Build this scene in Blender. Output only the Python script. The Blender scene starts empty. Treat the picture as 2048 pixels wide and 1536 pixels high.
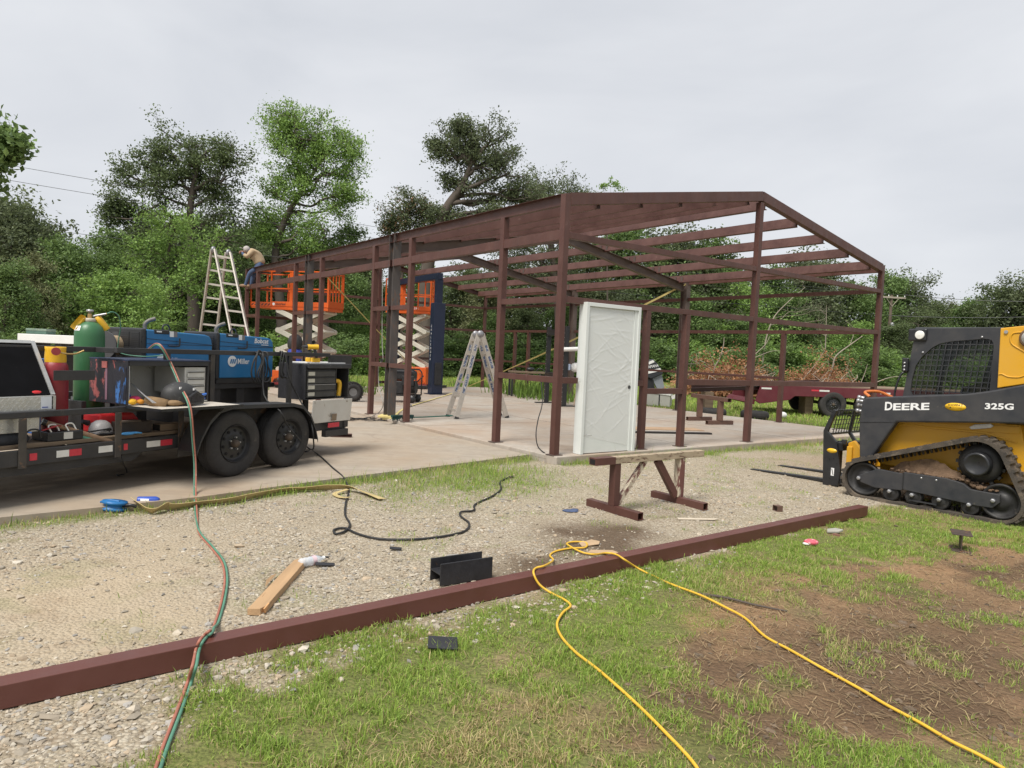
import bpy, bmesh, math, random
import numpy as np
from mathutils import Matrix, Vector

random.seed(7)
rng = np.random.default_rng(7)
scene = bpy.context.scene
COL = scene.collection
R = math.radians

# ---------------------------------------------------------------- camera
# solved from the 30 x 50 x 12 ft steel frame; z = 0 is the top of the slab
PITCH, ROLL, FPX, HC = 0.0453, 0.0435, 1396.0, 1.424
_fw = np.array([0, math.cos(PITCH), -math.sin(PITCH)])
_u0 = np.array([0, math.sin(PITCH), math.cos(PITCH)])
_r0 = np.array([1.0, 0, 0])
_rt = math.cos(ROLL) * _r0 + math.sin(ROLL) * _u0
_up = -math.sin(ROLL) * _r0 + math.cos(ROLL) * _u0
CP = np.array([0, 0, HC])
cam_d = bpy.data.cameras.new('camera')
cam = bpy.data.objects.new('camera', cam_d)
COL.objects.link(cam)
m = Matrix.Identity(4)
for k in range(3):
    m[k][0], m[k][1], m[k][2], m[k][3] = _rt[k], _up[k], -_fw[k], CP[k]
cam.matrix_world = m
cam_d.sensor_fit = 'HORIZONTAL'
cam_d.sensor_width = 36.0
cam_d.lens = 36.0 * FPX / 2048.0
cam_d.clip_start = 0.05
cam_d.clip_end = 3000
scene.camera = cam

# ---------------------------------------------------------------- sky, sun, exposure
SUN_AZ, SUN_EL = 240.0, 58.0      # compass-like: degrees from +X, counter-clockwise
world = bpy.data.worlds.new('World')
scene.world = world
world.use_nodes = True
nt = world.node_tree
nt.nodes.clear()
o_ = nt.nodes.new('ShaderNodeOutputWorld')
bg = nt.nodes.new('ShaderNodeBackground')
sky = nt.nodes.new('ShaderNodeTexSky')
sky.sky_type = 'NISHITA'
sky.sun_disc = False
sky.sun_elevation = R(SUN_EL)
sky.sun_rotation = R(90.0 - SUN_AZ)
tc = nt.nodes.new('ShaderNodeTexCoord')
mp = nt.nodes.new('ShaderNodeMapping')
mp.inputs['Scale'].default_value = (1.2, 1.2, 3.2)
nz = nt.nodes.new('ShaderNodeTexNoise')
nz.inputs['Scale'].default_value = 1.6
nz.inputs['Detail'].default_value = 5
nz.inputs['Roughness'].default_value = 0.5
nz.inputs['Distortion'].default_value = 0.4
cr_ = nt.nodes.new('ShaderNodeValToRGB')
cr_.color_ramp.elements[0].position = 0.36
cr_.color_ramp.elements[0].color = (0.63, 0.652, 0.695, 1)
cr_.color_ramp.elements[1].position = 0.66
cr_.color_ramp.elements[1].color = (0.765, 0.78, 0.81, 1)
vm = nt.nodes.new('ShaderNodeVectorMath')
vm.operation = 'SCALE'
vm.inputs['Scale'].default_value = 8.1       # cloud deck in the sky texture's own units
mx = nt.nodes.new('ShaderNodeMix')
mx.data_type = 'RGBA'
mx.inputs['Factor'].default_value = 0.95
nt.links.new(tc.outputs['Generated'], mp.inputs['Vector'])
nt.links.new(mp.outputs['Vector'], nz.inputs['Vector'])
nt.links.new(nz.outputs['Fac'], cr_.inputs['Fac'])
nt.links.new(cr_.outputs['Color'], vm.inputs[0])
nt.links.new(sky.outputs['Color'], mx.inputs['A'])
nt.links.new(vm.outputs['Vector'], mx.inputs['B'])
nt.links.new(mx.outputs['Result'], bg.inputs['Color'])
bg.inputs['Strength'].default_value = 0.10
nt.links.new(bg.outputs['Background'], o_.inputs['Surface'])

sun_d = bpy.data.lights.new('sun', 'SUN')
sun_d.energy = 3.4
sun_d.angle = R(24)
sun_d.color = (1.0, 0.955, 0.88)
sun = bpy.data.objects.new('sun', sun_d)
COL.objects.link(sun)
sd = Vector((math.cos(R(SUN_AZ)) * math.cos(R(SUN_EL)), math.sin(R(SUN_AZ)) * math.cos(R(SUN_EL)), math.sin(R(SUN_EL))))
sun.rotation_euler = sd.to_track_quat('Z', 'Y').to_euler()
sun.location = (0, 0, 40)

vs = scene.view_settings
vs.view_transform = 'Standard'
vs.look = 'None'
vs.exposure = 0.42
vs.gamma = 1.0
vs.use_curve_mapping = False

# ---------------------------------------------------------------- helpers: pixels -> places
def ray(px, py):
    return _fw + _rt * (px - 1024) / FPX + _up * (768 - py) / FPX
def gp(px, py, z=-0.10):                       # where the ray meets the level z
    d = ray(px, py)
    return CP + d * (z - HC) / d[2]
def aty(px, py, Y):                            # where the ray reaches the distance Y
    d = ray(px, py)
    return CP + d * Y / d[1]
def proj(P):
    d = np.atleast_2d(P) - CP
    z = d @ _fw
    return np.stack([1024 + FPX * (d @ _rt) / z, 768 - FPX * (d @ _up) / z, z], 1)
YAW = 0.6409
BC = np.array([0.6249, 9.7381])
UU = np.array([-math.sin(YAW), math.cos(YAW)])
VV = np.array([math.cos(YAW), math.sin(YAW)])
def bw(v, u, z=0.0):                           # building (x along gable, y along side wall) -> world
    q = BC + u * UU + v * VV
    return np.array([q[0], q[1], z])

# ---------------------------------------------------------------- helpers: materials
def _noise(nt, vec, scale, detail=4, rough=0.55, dist=0.0):
    n = nt.nodes.new('ShaderNodeTexNoise')
    n.inputs['Scale'].default_value = scale
    n.inputs['Detail'].default_value = detail
    n.inputs['Roughness'].default_value = rough
    n.inputs['Distortion'].default_value = dist
    nt.links.new(vec, n.inputs['Vector'])
    return n
def _ramp(nt, fac, stops):
    r = nt.nodes.new('ShaderNodeValToRGB')
    el = r.color_ramp.elements
    while len(el) < len(stops):
        el.new(0.5)
    for e, (p, c) in zip(el, stops):
        e.position = p
        e.color = (c[0], c[1], c[2], 1) if not isinstance(c, (int, float)) else (c, c, c, 1)
    nt.links.new(fac, r.inputs['Fac'])
    return r
def _mix(nt, fac, a, b, blend='MIX'):
    x = nt.nodes.new('ShaderNodeMix')
    x.data_type = 'RGBA'
    x.blend_type = blend
    for s, v in (('Factor', fac), ('A', a), ('B', b)):
        if isinstance(v, (int, float)):
            x.inputs[s].default_value = v
        elif isinstance(v, tuple):
            x.inputs[s].default_value = (v[0], v[1], v[2], 1)
        else:
            nt.links.new(v, x.inputs[s])
    return x.outputs['Result']
def newmat(name):
    m = bpy.data.materials.new(name)
    m.use_nodes = True
    nt = m.node_tree
    nt.nodes.clear()
    out = nt.nodes.new('ShaderNodeOutputMaterial')
    b = nt.nodes.new('ShaderNodeBsdfPrincipled')
    nt.links.new(b.outputs['BSDF'], out.inputs['Surface'])
    tc = nt.nodes.new('ShaderNodeTexCoord')
    return m, nt, b, tc, out
MATS = {}
def pm(name, base, rough=0.6, metal=0.0, var=0.18, scale=6.0, wear=None, wear_amt=0.0, wear_scale=9.0,
       bump=0.0, bump_scale=60.0, stretch=(1, 1, 1), spec=0.5, dust=0.0, dust_col=(0.33, 0.27, 0.2), coat=0.0):
    """painted / raw surface: tone variation, patches of wear, dust, fine relief"""
    if name in MATS:
        return MATS[name]
    m, nt, b, tc, out = newmat(name)
    mp = nt.nodes.new('ShaderNodeMapping')
    mp.inputs['Scale'].default_value = stretch
    nt.links.new(tc.outputs['Object'], mp.inputs['Vector'])
    v = mp.outputs['Vector']
    n1 = _noise(nt, v, scale, 5, 0.6)
    r1 = _ramp(nt, n1.outputs['Fac'], [(0.25, tuple(c * (1 - var) for c in base)), (0.75, tuple(min(1, c * (1 + var)) for c in base))])
    col = r1.outputs['Color']
    if wear is not None and wear_amt > 0:
        n2 = _noise(nt, v, wear_scale, 8, 0.68, 0.6)
        t = 0.5 + 0.22 * (1 - 2 * wear_amt)
        r2 = _ramp(nt, n2.outputs['Fac'], [(t - 0.03, 0.0), (t + 0.03, 1.0)])
        col = _mix(nt, r2.outputs['Color'], col, wear)
    if dust > 0:
        n3 = _noise(nt, tc.outputs['Object'], 3.0, 6, 0.65)
        r3 = _ramp(nt, n3.outputs['Fac'], [(0.35, 0.0), (0.8, dust)])
        col = _mix(nt, r3.outputs['Color'], col, dust_col)
    nt.links.new(col, b.inputs['Base Color'])
    nr = _noise(nt, v, scale * 4, 4, 0.6)
    rr = _ramp(nt, nr.outputs['Fac'], [(0.3, max(0, rough - 0.1)), (0.7, min(1, rough + 0.12))])
    nt.links.new(rr.outputs['Color'], b.inputs['Roughness'])
    b.inputs['Metallic'].default_value = metal
    b.inputs['Specular IOR Level'].default_value = spec
    if coat:
        b.inputs['Coat Weight'].default_value = coat
        b.inputs['Coat Roughness'].default_value = 0.15
    if bump > 0:
        nb = _noise(nt, v, bump_scale, 5, 0.65)
        bp = nt.nodes.new('ShaderNodeBump')
        bp.inputs['Strength'].default_value = bump
        bp.inputs['Distance'].default_value = 0.01
        nt.links.new(nb.outputs['Fac'], bp.inputs['Height'])
        nt.links.new(bp.outputs['Normal'], b.inputs['Normal'])
    MATS[name] = m
    return m

# ---------------------------------------------------------------- helpers: meshes
def rotz(a):
    c, s = math.cos(a), math.sin(a)
    return np.array([[c, -s, 0], [s, c, 0], [0, 0, 1.0]])
def basis(d, up=(0, 0, 1)):
    d = np.asarray(d, float); d = d / np.linalg.norm(d)
    up = np.asarray(up, float)
    if abs(d @ up) > 0.99:
        up = np.array([1.0, 0, 0]) if abs(d[0]) < 0.9 else np.array([0, 1.0, 0])
    x = np.cross(up, d); x /= np.linalg.norm(x)
    y = np.cross(d, x)
    return x, y, d
def smooth_path(pts, n=6):
    P = np.asarray(pts, float)
    if len(P) < 3:
        return P
    Q = np.vstack([2 * P[0] - P[1], P, 2 * P[-1] - P[-2]])
    out = []
    for i in range(1, len(Q) - 2):
        a, b, c, d = Q[i - 1], Q[i], Q[i + 1], Q[i + 2]
        for t in np.linspace(0, 1, n, endpoint=False):
            out.append(0.5 * ((2 * b) + (-a + c) * t + (2 * a - 5 * b + 4 * c - d) * t * t + (-a + 3 * b - 3 * c + d) * t ** 3))
    out.append(P[-1])
    return np.array(out)
class MB:
    def __init__(s):
        s.v, s.f, s.sm = [], [], []
    def add(s, V, F, smooth=False):
        o = len(s.v)
        s.v.extend([tuple(map(float, p)) for p in V])
        s.f.extend([tuple(o + i for i in f) for f in F])
        s.sm.extend([smooth] * len(F))
        return s
    def box(s, c, size, M=None):
        c = np.asarray(c, float); h = np.asarray(size, float) / 2
        V = np.array([[x, y, z] for x in (-1, 1) for y in (-1, 1) for z in (-1, 1)]) * h
        if M is not None:
            V = V @ np.asarray(M).T
        return s.add(V + c, [(0, 1, 3, 2), (4, 6, 7, 5), (0, 4, 5, 1), (2, 3, 7, 6), (0, 2, 6, 4), (1, 5, 7, 3)])
    def b2(s, lo, hi):
        lo, hi = np.asarray(lo, float), np.asarray(hi, float)
        return s.box((lo + hi) / 2, np.abs(hi - lo))
    def bar(s, p0, p1, w, h, up=(0, 0, 1)):
        p0, p1 = np.asarray(p0, float), np.asarray(p1, float)
        x, y, d = basis(p1 - p0, up)
        L = np.linalg.norm(p1 - p0)
        return s.box((p0 + p1) / 2, (w, h, L), np.stack([x, y, d], 1))
    def section(s, poly, p0, p1, up=(0, 0, 1)):          # extrude a 2-D section along p0 -> p1
        p0, p1 = np.asarray(p0, float), np.asarray(p1, float)
        x, y, d = basis(p1 - p0, up)
        n = len(poly)
        A = [p0 + x * a + y * b for a, b in poly]
        B = [p1 + x * a + y * b for a, b in poly]
        F = [(i, (i + 1) % n, n + (i + 1) % n, n + i) for i in range(n)]
        F += [tuple(range(n))[::-1], tuple(range(n, 2 * n))]
        return s.add(A + B, F)
    def chan(s, p0, p1, w, h, t=0.008, up=(0, 0, 1), flip=1):    # C section, web on the +x side times flip
        a, b = w / 2 * flip, h / 2
        t1 = t * flip
        poly = [(a, -b), (a, b), (-a, b), (-a, b - t), (a - t1, b - t), (a - t1, -b + t), (-a, -b + t), (-a, -b)]
        return s.section(poly if flip < 0 else poly, p0, p1, up)
    def ibeam(s, p0, p1, w, h, tf=0.012, tw=0.01, up=(0, 0, 1)):
        a, b, c = w / 2, h / 2, tw / 2
        poly = [(-a, -b), (a, -b), (a, -b + tf), (c, -b + tf), (c, b - tf), (a, b - tf), (a, b), (-a, b), (-a, b - tf), (-c, b - tf), (-c, -b + tf), (-a, -b + tf)]
        return s.section(poly, p0, p1, up)
    def hollow(s, p0, p1, w, h, t=0.006, up=(0, 0, 1)):          # open tube with visible hollow ends
        p0, p1 = np.asarray(p0, float), np.asarray(p1, float)
        x, y, d = basis(p1 - p0, up)
        def ring(p, q): return [p + x * sx * (w / 2 - q) + y * sy * (h / 2 - q) for sx, sy in ((-1, -1), (1, -1), (1, 1), (-1, 1))]
        V = ring(p0, 0) + ring(p1, 0) + ring(p0, t) + ring(p1, t)
        F = []
        for i in range(4):
            j = (i + 1) % 4
            F += [(i, j, 4 + j, 4 + i), (8 + j, 8 + i, 12 + i, 12 + j), (j, i, 8 + i, 8 + j), (4 + i, 4 + j, 12 + j, 12 + i)]
        return s.add(V, F)
    def cyl(s, p0, p1, r0, r1=None, n=16, caps=True, smooth=True):
        p0, p1 = np.asarray(p0, float), np.asarray(p1, float)
        r1 = r0 if r1 is None else r1
        x, y, d = basis(p1 - p0)
        A, B = [], []
        for k in range(n):
            t = 2 * math.pi * k / n
            e = x * math.cos(t) + y * math.sin(t)
            A.append(p0 + e * r0); B.append(p1 + e * r1)
        s.add(A + B, [(k, (k + 1) % n, n + (k + 1) % n, n + k) for k in range(n)], smooth)
        if caps:
            s.add(A, [tuple(range(n))[::-1]]); s.add(B, [tuple(range(n))])
        return s
    def lathe(s, p, axis, prof, n=24, smooth=True, a0=0.0, a1=2 * math.pi):     # prof: (radius, along)
        p = np.asarray(p, float)
        x, y, d = basis(axis)
        full = abs(a1 - a0 - 2 * math.pi) < 1e-6
        m = n if full else n + 1
        V = []
        for r, h in prof:
            for k in range(m):
                t = a0 + (a1 - a0) * k / n
                V.append(p + d * h + (x * math.cos(t) + y * math.sin(t)) * r)
        F = []
        for i in range(len(prof) - 1):
            for k in range(n):
                k2 = (k + 1) % m
                F.append((i * m + k, i * m + k2, (i + 1) * m + k2, (i + 1) * m + k))
        return s.add(V, F, smooth)
    def tube(s, pts, r, n=8, sm=6, caps=True):
        P = smooth_path(pts, sm) if sm else np.asarray(pts, float)
        m = len(P)
        rr = np.full(m, r) if np.isscalar(r) else np.interp(np.linspace(0, 1, m), np.linspace(0, 1, len(r)), r)
        T = np.gradient(P, axis=0)
        T /= np.maximum(np.linalg.norm(T, axis=1, keepdims=True), 1e-9)
        x, y, d = basis(T[0])
        V = []
        for i in range(m):
            x = x - T[i] * (x @ T[i])
            x /= max(np.linalg.norm(x), 1e-9)
            y = np.cross(T[i], x)
            for k in range(n):
                t = 2 * math.pi * k / n
                V.append(P[i] + (x * math.cos(t) + y * math.sin(t)) * rr[i])
        F = [(i * n + k, i * n + (k + 1) % n, (i + 1) * n + (k + 1) % n, (i + 1) * n + k) for i in range(m - 1) for k in range(n)]
        s.add(V, F, True)
        if caps:
            s.add(V[:n], [tuple(range(n))[::-1]]); s.add(V[-n:], [tuple(range(n))])
        return s
    def prism(s, poly, o, ex, ey, depth):                        # polygon in (ex, ey), extruded along ex x ey
        o, ex, ey = (np.asarray(q, float) for q in (o, ex, ey))
        ez = np.cross(ex, ey)
        n = len(poly)
        A = [o + ex * a + ey * b for a, b in poly]
        B = [p + ez * depth for p in A]
        return s.add(A + B, [(i, (i + 1) % n, n + (i + 1) % n, n + i) for i in range(n)] + [tuple(range(n))[::-1], tuple(range(n, 2 * n))])
    def ball(s, c, r, n=12, m=8, sc=(1, 1, 1), M=None):
        V, F = [], []
        for i in range(m + 1):
            ph = math.pi * i / m
            for k in range(n):
                t = 2 * math.pi * k / n
                V.append((math.sin(ph) * math.cos(t) * sc[0], math.sin(ph) * math.sin(t) * sc[1], math.cos(ph) * sc[2]))
        V = np.array(V) * r
        if M is not None:
            V = V @ np.asarray(M).T
        for i in range(m):
            for k in range(n):
                F.append((i * n + k, (i + 1) * n + k, (i + 1) * n + (k + 1) % n, i * n + (k + 1) % n))
        return s.add(V + np.asarray(c, float), F, True)
    def ribbon(s, pts, w, t=0.003, sm=6, side=None, twist=None):   # flat strap along a path
        P = smooth_path(pts, sm)
        T = np.gradient(P, axis=0); T /= np.linalg.norm(T, axis=1, keepdims=True)
        m = len(P); V = []
        for i in range(m):
            sd_ = np.cross(T[i], (0, 0, 1)) if side is None else np.asarray(side, float)
            nrm = np.linalg.norm(sd_)
            sd_ = sd_ / nrm if nrm > 1e-4 else np.array([1.0, 0, 0])
            nn = np.cross(sd_, T[i])
            if twist is not None:
                a = np.interp(i / (m - 1), np.linspace(0, 1, len(twist)), twist)
                sd_, nn = sd_ * math.cos(a) + nn * math.sin(a), nn * math.cos(a) - sd_ * math.sin(a)
            for q in ((-1, -1), (1, -1), (1, 1), (-1, 1)):
                V.append(P[i] + sd_ * q[0] * w / 2 + nn * q[1] * t / 2)
        F = [(i * 4 + k, i * 4 + (k + 1) % 4, (i + 1) * 4 + (k + 1) % 4, (i + 1) * 4 + k) for i in range(m - 1) for k in range(4)]
        F += [(3, 2, 1, 0), tuple((m - 1) * 4 + k for k in range(4))]
        return s.add(V, F, False)
    def build(s, name, mat, parent=None, bevel=0.0, origin=None, kind=None, label=None):
        V = np.array(s.v)
        if origin is not None:
            V = V - np.asarray(origin, float)
        me = bpy.data.meshes.new(name)
        me.from_pydata([tuple(p) for p in V], [], s.f)
        bm = bmesh.new(); bm.from_mesh(me)
        bmesh.ops.recalc_face_normals(bm, faces=bm.faces)
        bm.to_mesh(me); bm.free()
        me.polygons.foreach_set('use_smooth', s.sm)
        me.materials.append(mat)
        ob = bpy.data.objects.new(name, me)
        COL.objects.link(ob)
        if parent is not None:
            ob.parent = parent
        if origin is not None:
            ob.location = origin
        if bevel:
            bv = ob.modifiers.new('bevel', 'BEVEL')
            bv.width = bevel; bv.segments = 2; bv.limit_method = 'ANGLE'; bv.angle_limit = R(40)
        if kind:
            ob['kind'] = kind
        if label:
            ob['label'] = label
        return ob
def npmesh(name, V, F, mat, col=None, smooth=False):
    """V (n,3), F (m,3|4) -> object, optional per-vertex colour attribute 'tint'"""
    me = bpy.data.meshes.new(name)
    V = np.asarray(V, np.float32); F = np.asarray(F, np.int32)
    k = F.shape[1]
    me.vertices.add(len(V)); me.vertices.foreach_set('co', V.ravel())
    me.loops.add(F.size); me.loops.foreach_set('vertex_index', F.ravel())
    me.polygons.add(len(F))
    me.polygons.foreach_set('loop_start', np.arange(0, F.size, k, dtype=np.int32))
    me.polygons.foreach_set('loop_total', np.full(len(F), k, np.int32))
    me.polygons.foreach_set('use_smooth', np.full(len(F), bool(smooth)))
    if col is not None:
        at = me.color_attributes.new('tint', 'FLOAT_COLOR', 'POINT')
        c4 = np.ones((len(V), 4), np.float32); c4[:, :3] = col
        at.data.foreach_set('color', c4.ravel())
    me.update(calc_edges=True)
    me.validate()
    me.materials.append(mat)
    ob = bpy.data.objects.new(name, me)
    COL.objects.link(ob)
    return ob
def thing(name, label, cat, loc=(0, 0, 0), rz=0.0, group=None):
    o = bpy.data.objects.new(name, None)
    COL.objects.link(o)
    o.empty_display_size = 0.2
    o.location = [float(q) for q in loc]
    o.rotation_euler = (0, 0, rz)
    return tag(o, label, cat, group)
def tag(o, label, cat, group=None):
    o['label'] = label; o['category'] = cat
    if group:
        o['group'] = group
    return o
def struct(o):
    o['kind'] = 'structure'
    return o
def copy_tree(o, parent=None):
    c = o.copy(); COL.objects.link(c)
    if parent is not None:
        c.parent = parent
    for ch in list(o.children):
        copy_tree(ch, c)
    return c
def text_mb(txt, height, origin, ex, ey, depth=0.004, offset=0.0, shear=0.0, width=None):
    """flat raised lettering; height = cap height, written along ex, up along ey"""
    cu = bpy.data.curves.new('txt', 'FONT')
    cu.body = txt; cu.size = 1.0; cu.extrude = 0.0; cu.offset = offset; cu.shear = shear
    cu.resolution_u = 3
    ob = bpy.data.objects.new('txt', cu)
    COL.objects.link(ob)
    dg = bpy.context.evaluated_depsgraph_get()
    me = bpy.data.meshes.new_from_object(ob.evaluated_get(dg))
    V = np.array([v.co[:] for v in me.vertices]); F = [tuple(p.vertices) for p in me.polygons]
    bpy.data.objects.remove(ob); bpy.data.curves.remove(cu); bpy.data.meshes.remove(me)
    lo, hi = V.min(0), V.max(0)
    sy = height / 0.72
    sx = sy if width is None else width / (hi[0] - lo[0])
    ex, ey, origin = (np.asarray(q, float) for q in (ex, ey, origin))
    ez = np.cross(ex, ey)
    P = origin + np.outer((V[:, 0] - lo[0]) * sx, ex) + np.outer(V[:, 1] * sy, ey) + ez * depth
    mb = MB(); mb.add(P, F)
    return mb

# value noise for zones and scatter
_lat = np.random.default_rng(3).random((64, 64))
def vnoise(x, y, s):
    x, y = np.asarray(x) * s, np.asarray(y) * s
    xi, yi = np.floor(x).astype(int), np.floor(y).astype(int)
    fx, fy = x - xi, y - yi
    fx, fy = fx * fx * (3 - 2 * fx), fy * fy * (3 - 2 * fy)
    g_ = lambda a, b: _lat[a % 64, b % 64]
    return (g_(xi, yi) * (1 - fx) + g_(xi + 1, yi) * fx) * (1 - fy) + (g_(xi, yi + 1) * (1 - fx) + g_(xi + 1, yi + 1) * fx) * fy
def fbm(x, y, s, o=4):
    t = 0; a = 0.5; n = 0
    for k in range(o):
        t = t + a * vnoise(np.asarray(x) + 13.7 * k, np.asarray(y) - 7.3 * k, s * 2 ** k); n += a; a *= 0.5
    return t / n
# ================================================================ THE SETTING
def to_uv(x, y):
    dx, dy = np.asarray(x) - BC[0], np.asarray(y) - BC[1]
    return dx * UU[0] + dy * UU[1], dx * VV[0] + dy * VV[1]
def sstep(a, b, x):
    t = np.clip((x - a) / (b - a), 0, 1)
    return t * t * (3 - 2 * t)
def poly_in(x, y, poly):
    x, y = np.asarray(x, float), np.asarray(y, float)
    ins = np.zeros(x.shape, bool)
    n = len(poly)
    for i in range(n):
        (x0, y0), (x1, y1) = poly[i], poly[(i + 1) % n]
        c = ((y0 > y) != (y1 > y)) & (x < (x1 - x0) * (y - y0) / (y1 - y0 + 1e-12) + x0)
        ins ^= c
    return ins
SLAB_W, SLAB_L = 9.144, 15.24
slab_poly = [tuple(bw(v, u)[:2]) for v, u in ((-0.03, -0.10), (SLAB_W + 0.12, -0.10), (SLAB_W + 0.12, SLAB_L + 0.15), (-0.03, SLAB_L + 0.15))]
_e = [gp(1092, 912)[:2], gp(1060, 915)[:2], gp(900, 936)[:2], gp(700, 961)[:2], gp(400, 1003)[:2], gp(180, 1027)[:2], gp(0, 1046)[:2]]
apron_poly = [tuple(bw(-0.034, 0.12)[:2])] + [tuple(q) for q in _e] + [(-7.5, 2.6), (-16, 5), (-18, 22), tuple(bw(-0.034, SLAB_L + 0.1)[:2])]
# near edge of the drive as u(v), for the verge of grass
_ev = sorted([(to_uv(*q)[1], to_uv(*q)[0]) for q in _e] + [(-12.0, -1.2)])
EV, EU = np.array([q[0] for q in _ev]), np.array([q[1] for q in _ev])
# grass / gravel limit, read off the ground in the photograph
_gb = [gp(*q)[:2] for q in ((180, 1536), (330, 1470), (430, 1390), (560, 1330), (700, 1290), (800, 1245), (950, 1212), (1150, 1175), (1300, 1125), (1500, 1085), (1650, 1040), (1740, 1012), (1850, 990))]
_gv = sorted([(float(to_uv(*q)[1]), float(to_uv(*q)[0])) for q in _gb] + [(-12.0, -5.4), (12.0, -1.6)])
GV, GU = np.array([q[0] for q in _gv]), np.array([q[1] for q in _gv])
def blobs(x, y, lst):
    t = np.zeros(np.shape(x))
    for px, py, r, w in lst:
        c = gp(px, py)
        t = t + w * np.exp(-(((x - c[0]) ** 2 + (y - c[1]) ** 2) / (r * r)))
    return t
GRASS_BLOBS = [(900, 955, 0.9, .9), (1000, 950, .8, .6), (800, 985, .5, .3), (1250, 900, .6, .4), (1480, 890, .7, .5), (1580, 895, .6, .5), (1640, 905, .5, .4), (860, 1010, .5, .25), (1000, 975, .5, .3),
               (2000, 1075, .5, .35), (1560, 1040, .4, .2), (960, 1355, .6, .3), (700, 1480, .5, .3), (1250, 1230, .5, .4), (1330, 1290, .35, .3)]
SOIL_BLOBS = [(1480, 1235, .40, .7), (1640, 1180, .55, .8), (1800, 1150, .55, .7), (1960, 1190, .7, .9), (1700, 1290, .55, 1), (1900, 1290, .7, 1), (1500, 1350, .30, .9), (1620, 1420, .30, .8), (1760, 1430, .35, .7), (1440, 1430, .2, .9), (1330, 1395, .13, .9), (1270, 1480, .09, .8), (2050, 1340, .8, 1), (2100, 1230, .9, 1), (2000, 1110, .5, .8), (2100, 1130, .6, .8), (1980, 1430, .4, .8), (1560, 1490, .12, .6), (1560, 1270, .3, .9), (1420, 1300, .2, .7), (1200, 1320, .08, .5)]
PATCH_BLOBS = [(1565, 1375, .10, .9), (1760, 1245, .16, .7), (1860, 1190, .18, .6), (1960, 1490, .10, .9), (1700, 1500, .13, .8), (1840, 1450, .08, .8), (1640, 1240, .14, .6), (1950, 1110, .2, .4), (1450, 1190, .3, .5), (1350, 1250, .25, .6), (1720, 1350, .08, .5), (1900, 1390, .1, .4)]
MUD_BLOBS = [(1700, 1290, .55, .85), (1900, 1210, .7, .8), (1660, 1460, .3, .55), (1480, 1420, .3, .7), (1330, 1400, .2, .7), (1790, 1400, .4, .6), (2000, 1330, .6, .8), (1180, 1330, .12, .5), (1520, 1500, .18, .5),
             (1980, 1120, .6, .5), (1560, 1310, .35, .5), (1270, 1470, .14, .6), (1100, 1290, .1, .3)]
SAND_BLOBS = [(1450, 1230, .35, .8), (1600, 1150, .5, .8), (1820, 1120, .5, .6), (1420, 1260, .2, .8), (1900, 1060, .6, .6), (2030, 1060, .5, .8), (1130, 1200, .2, .4), (1480, 1315, .12, .7), (1500, 1200, .3, .5)]
STAIN_BLOBS = [(1200, 1088, .38, 1.1), (1060, 1125, .3, .8), (960, 1150, .22, .7), (1130, 1060, .3, .6), (1260, 1060, .3, .6), (1330, 1020, .4, .25), (1240, 1075, .25, .4)]
DRY_BLOBS = [(1000, 1480, .22, .9), (1180, 1460, .2, .8), (880, 1500, .2, .5), (700, 1510, .2, .4), (1850, 1310, .6, .5), (1700, 1190, .6, .4), (1080, 1410, .2, .5)]
CAR_BLOBS = [(200, 1180, .6, .7), (120, 1300, .5, .6), (330, 1090, .6, .5), (60, 1150, .6, .5), (350, 1240, .3, .5)]     # wheel-packed fines
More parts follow.
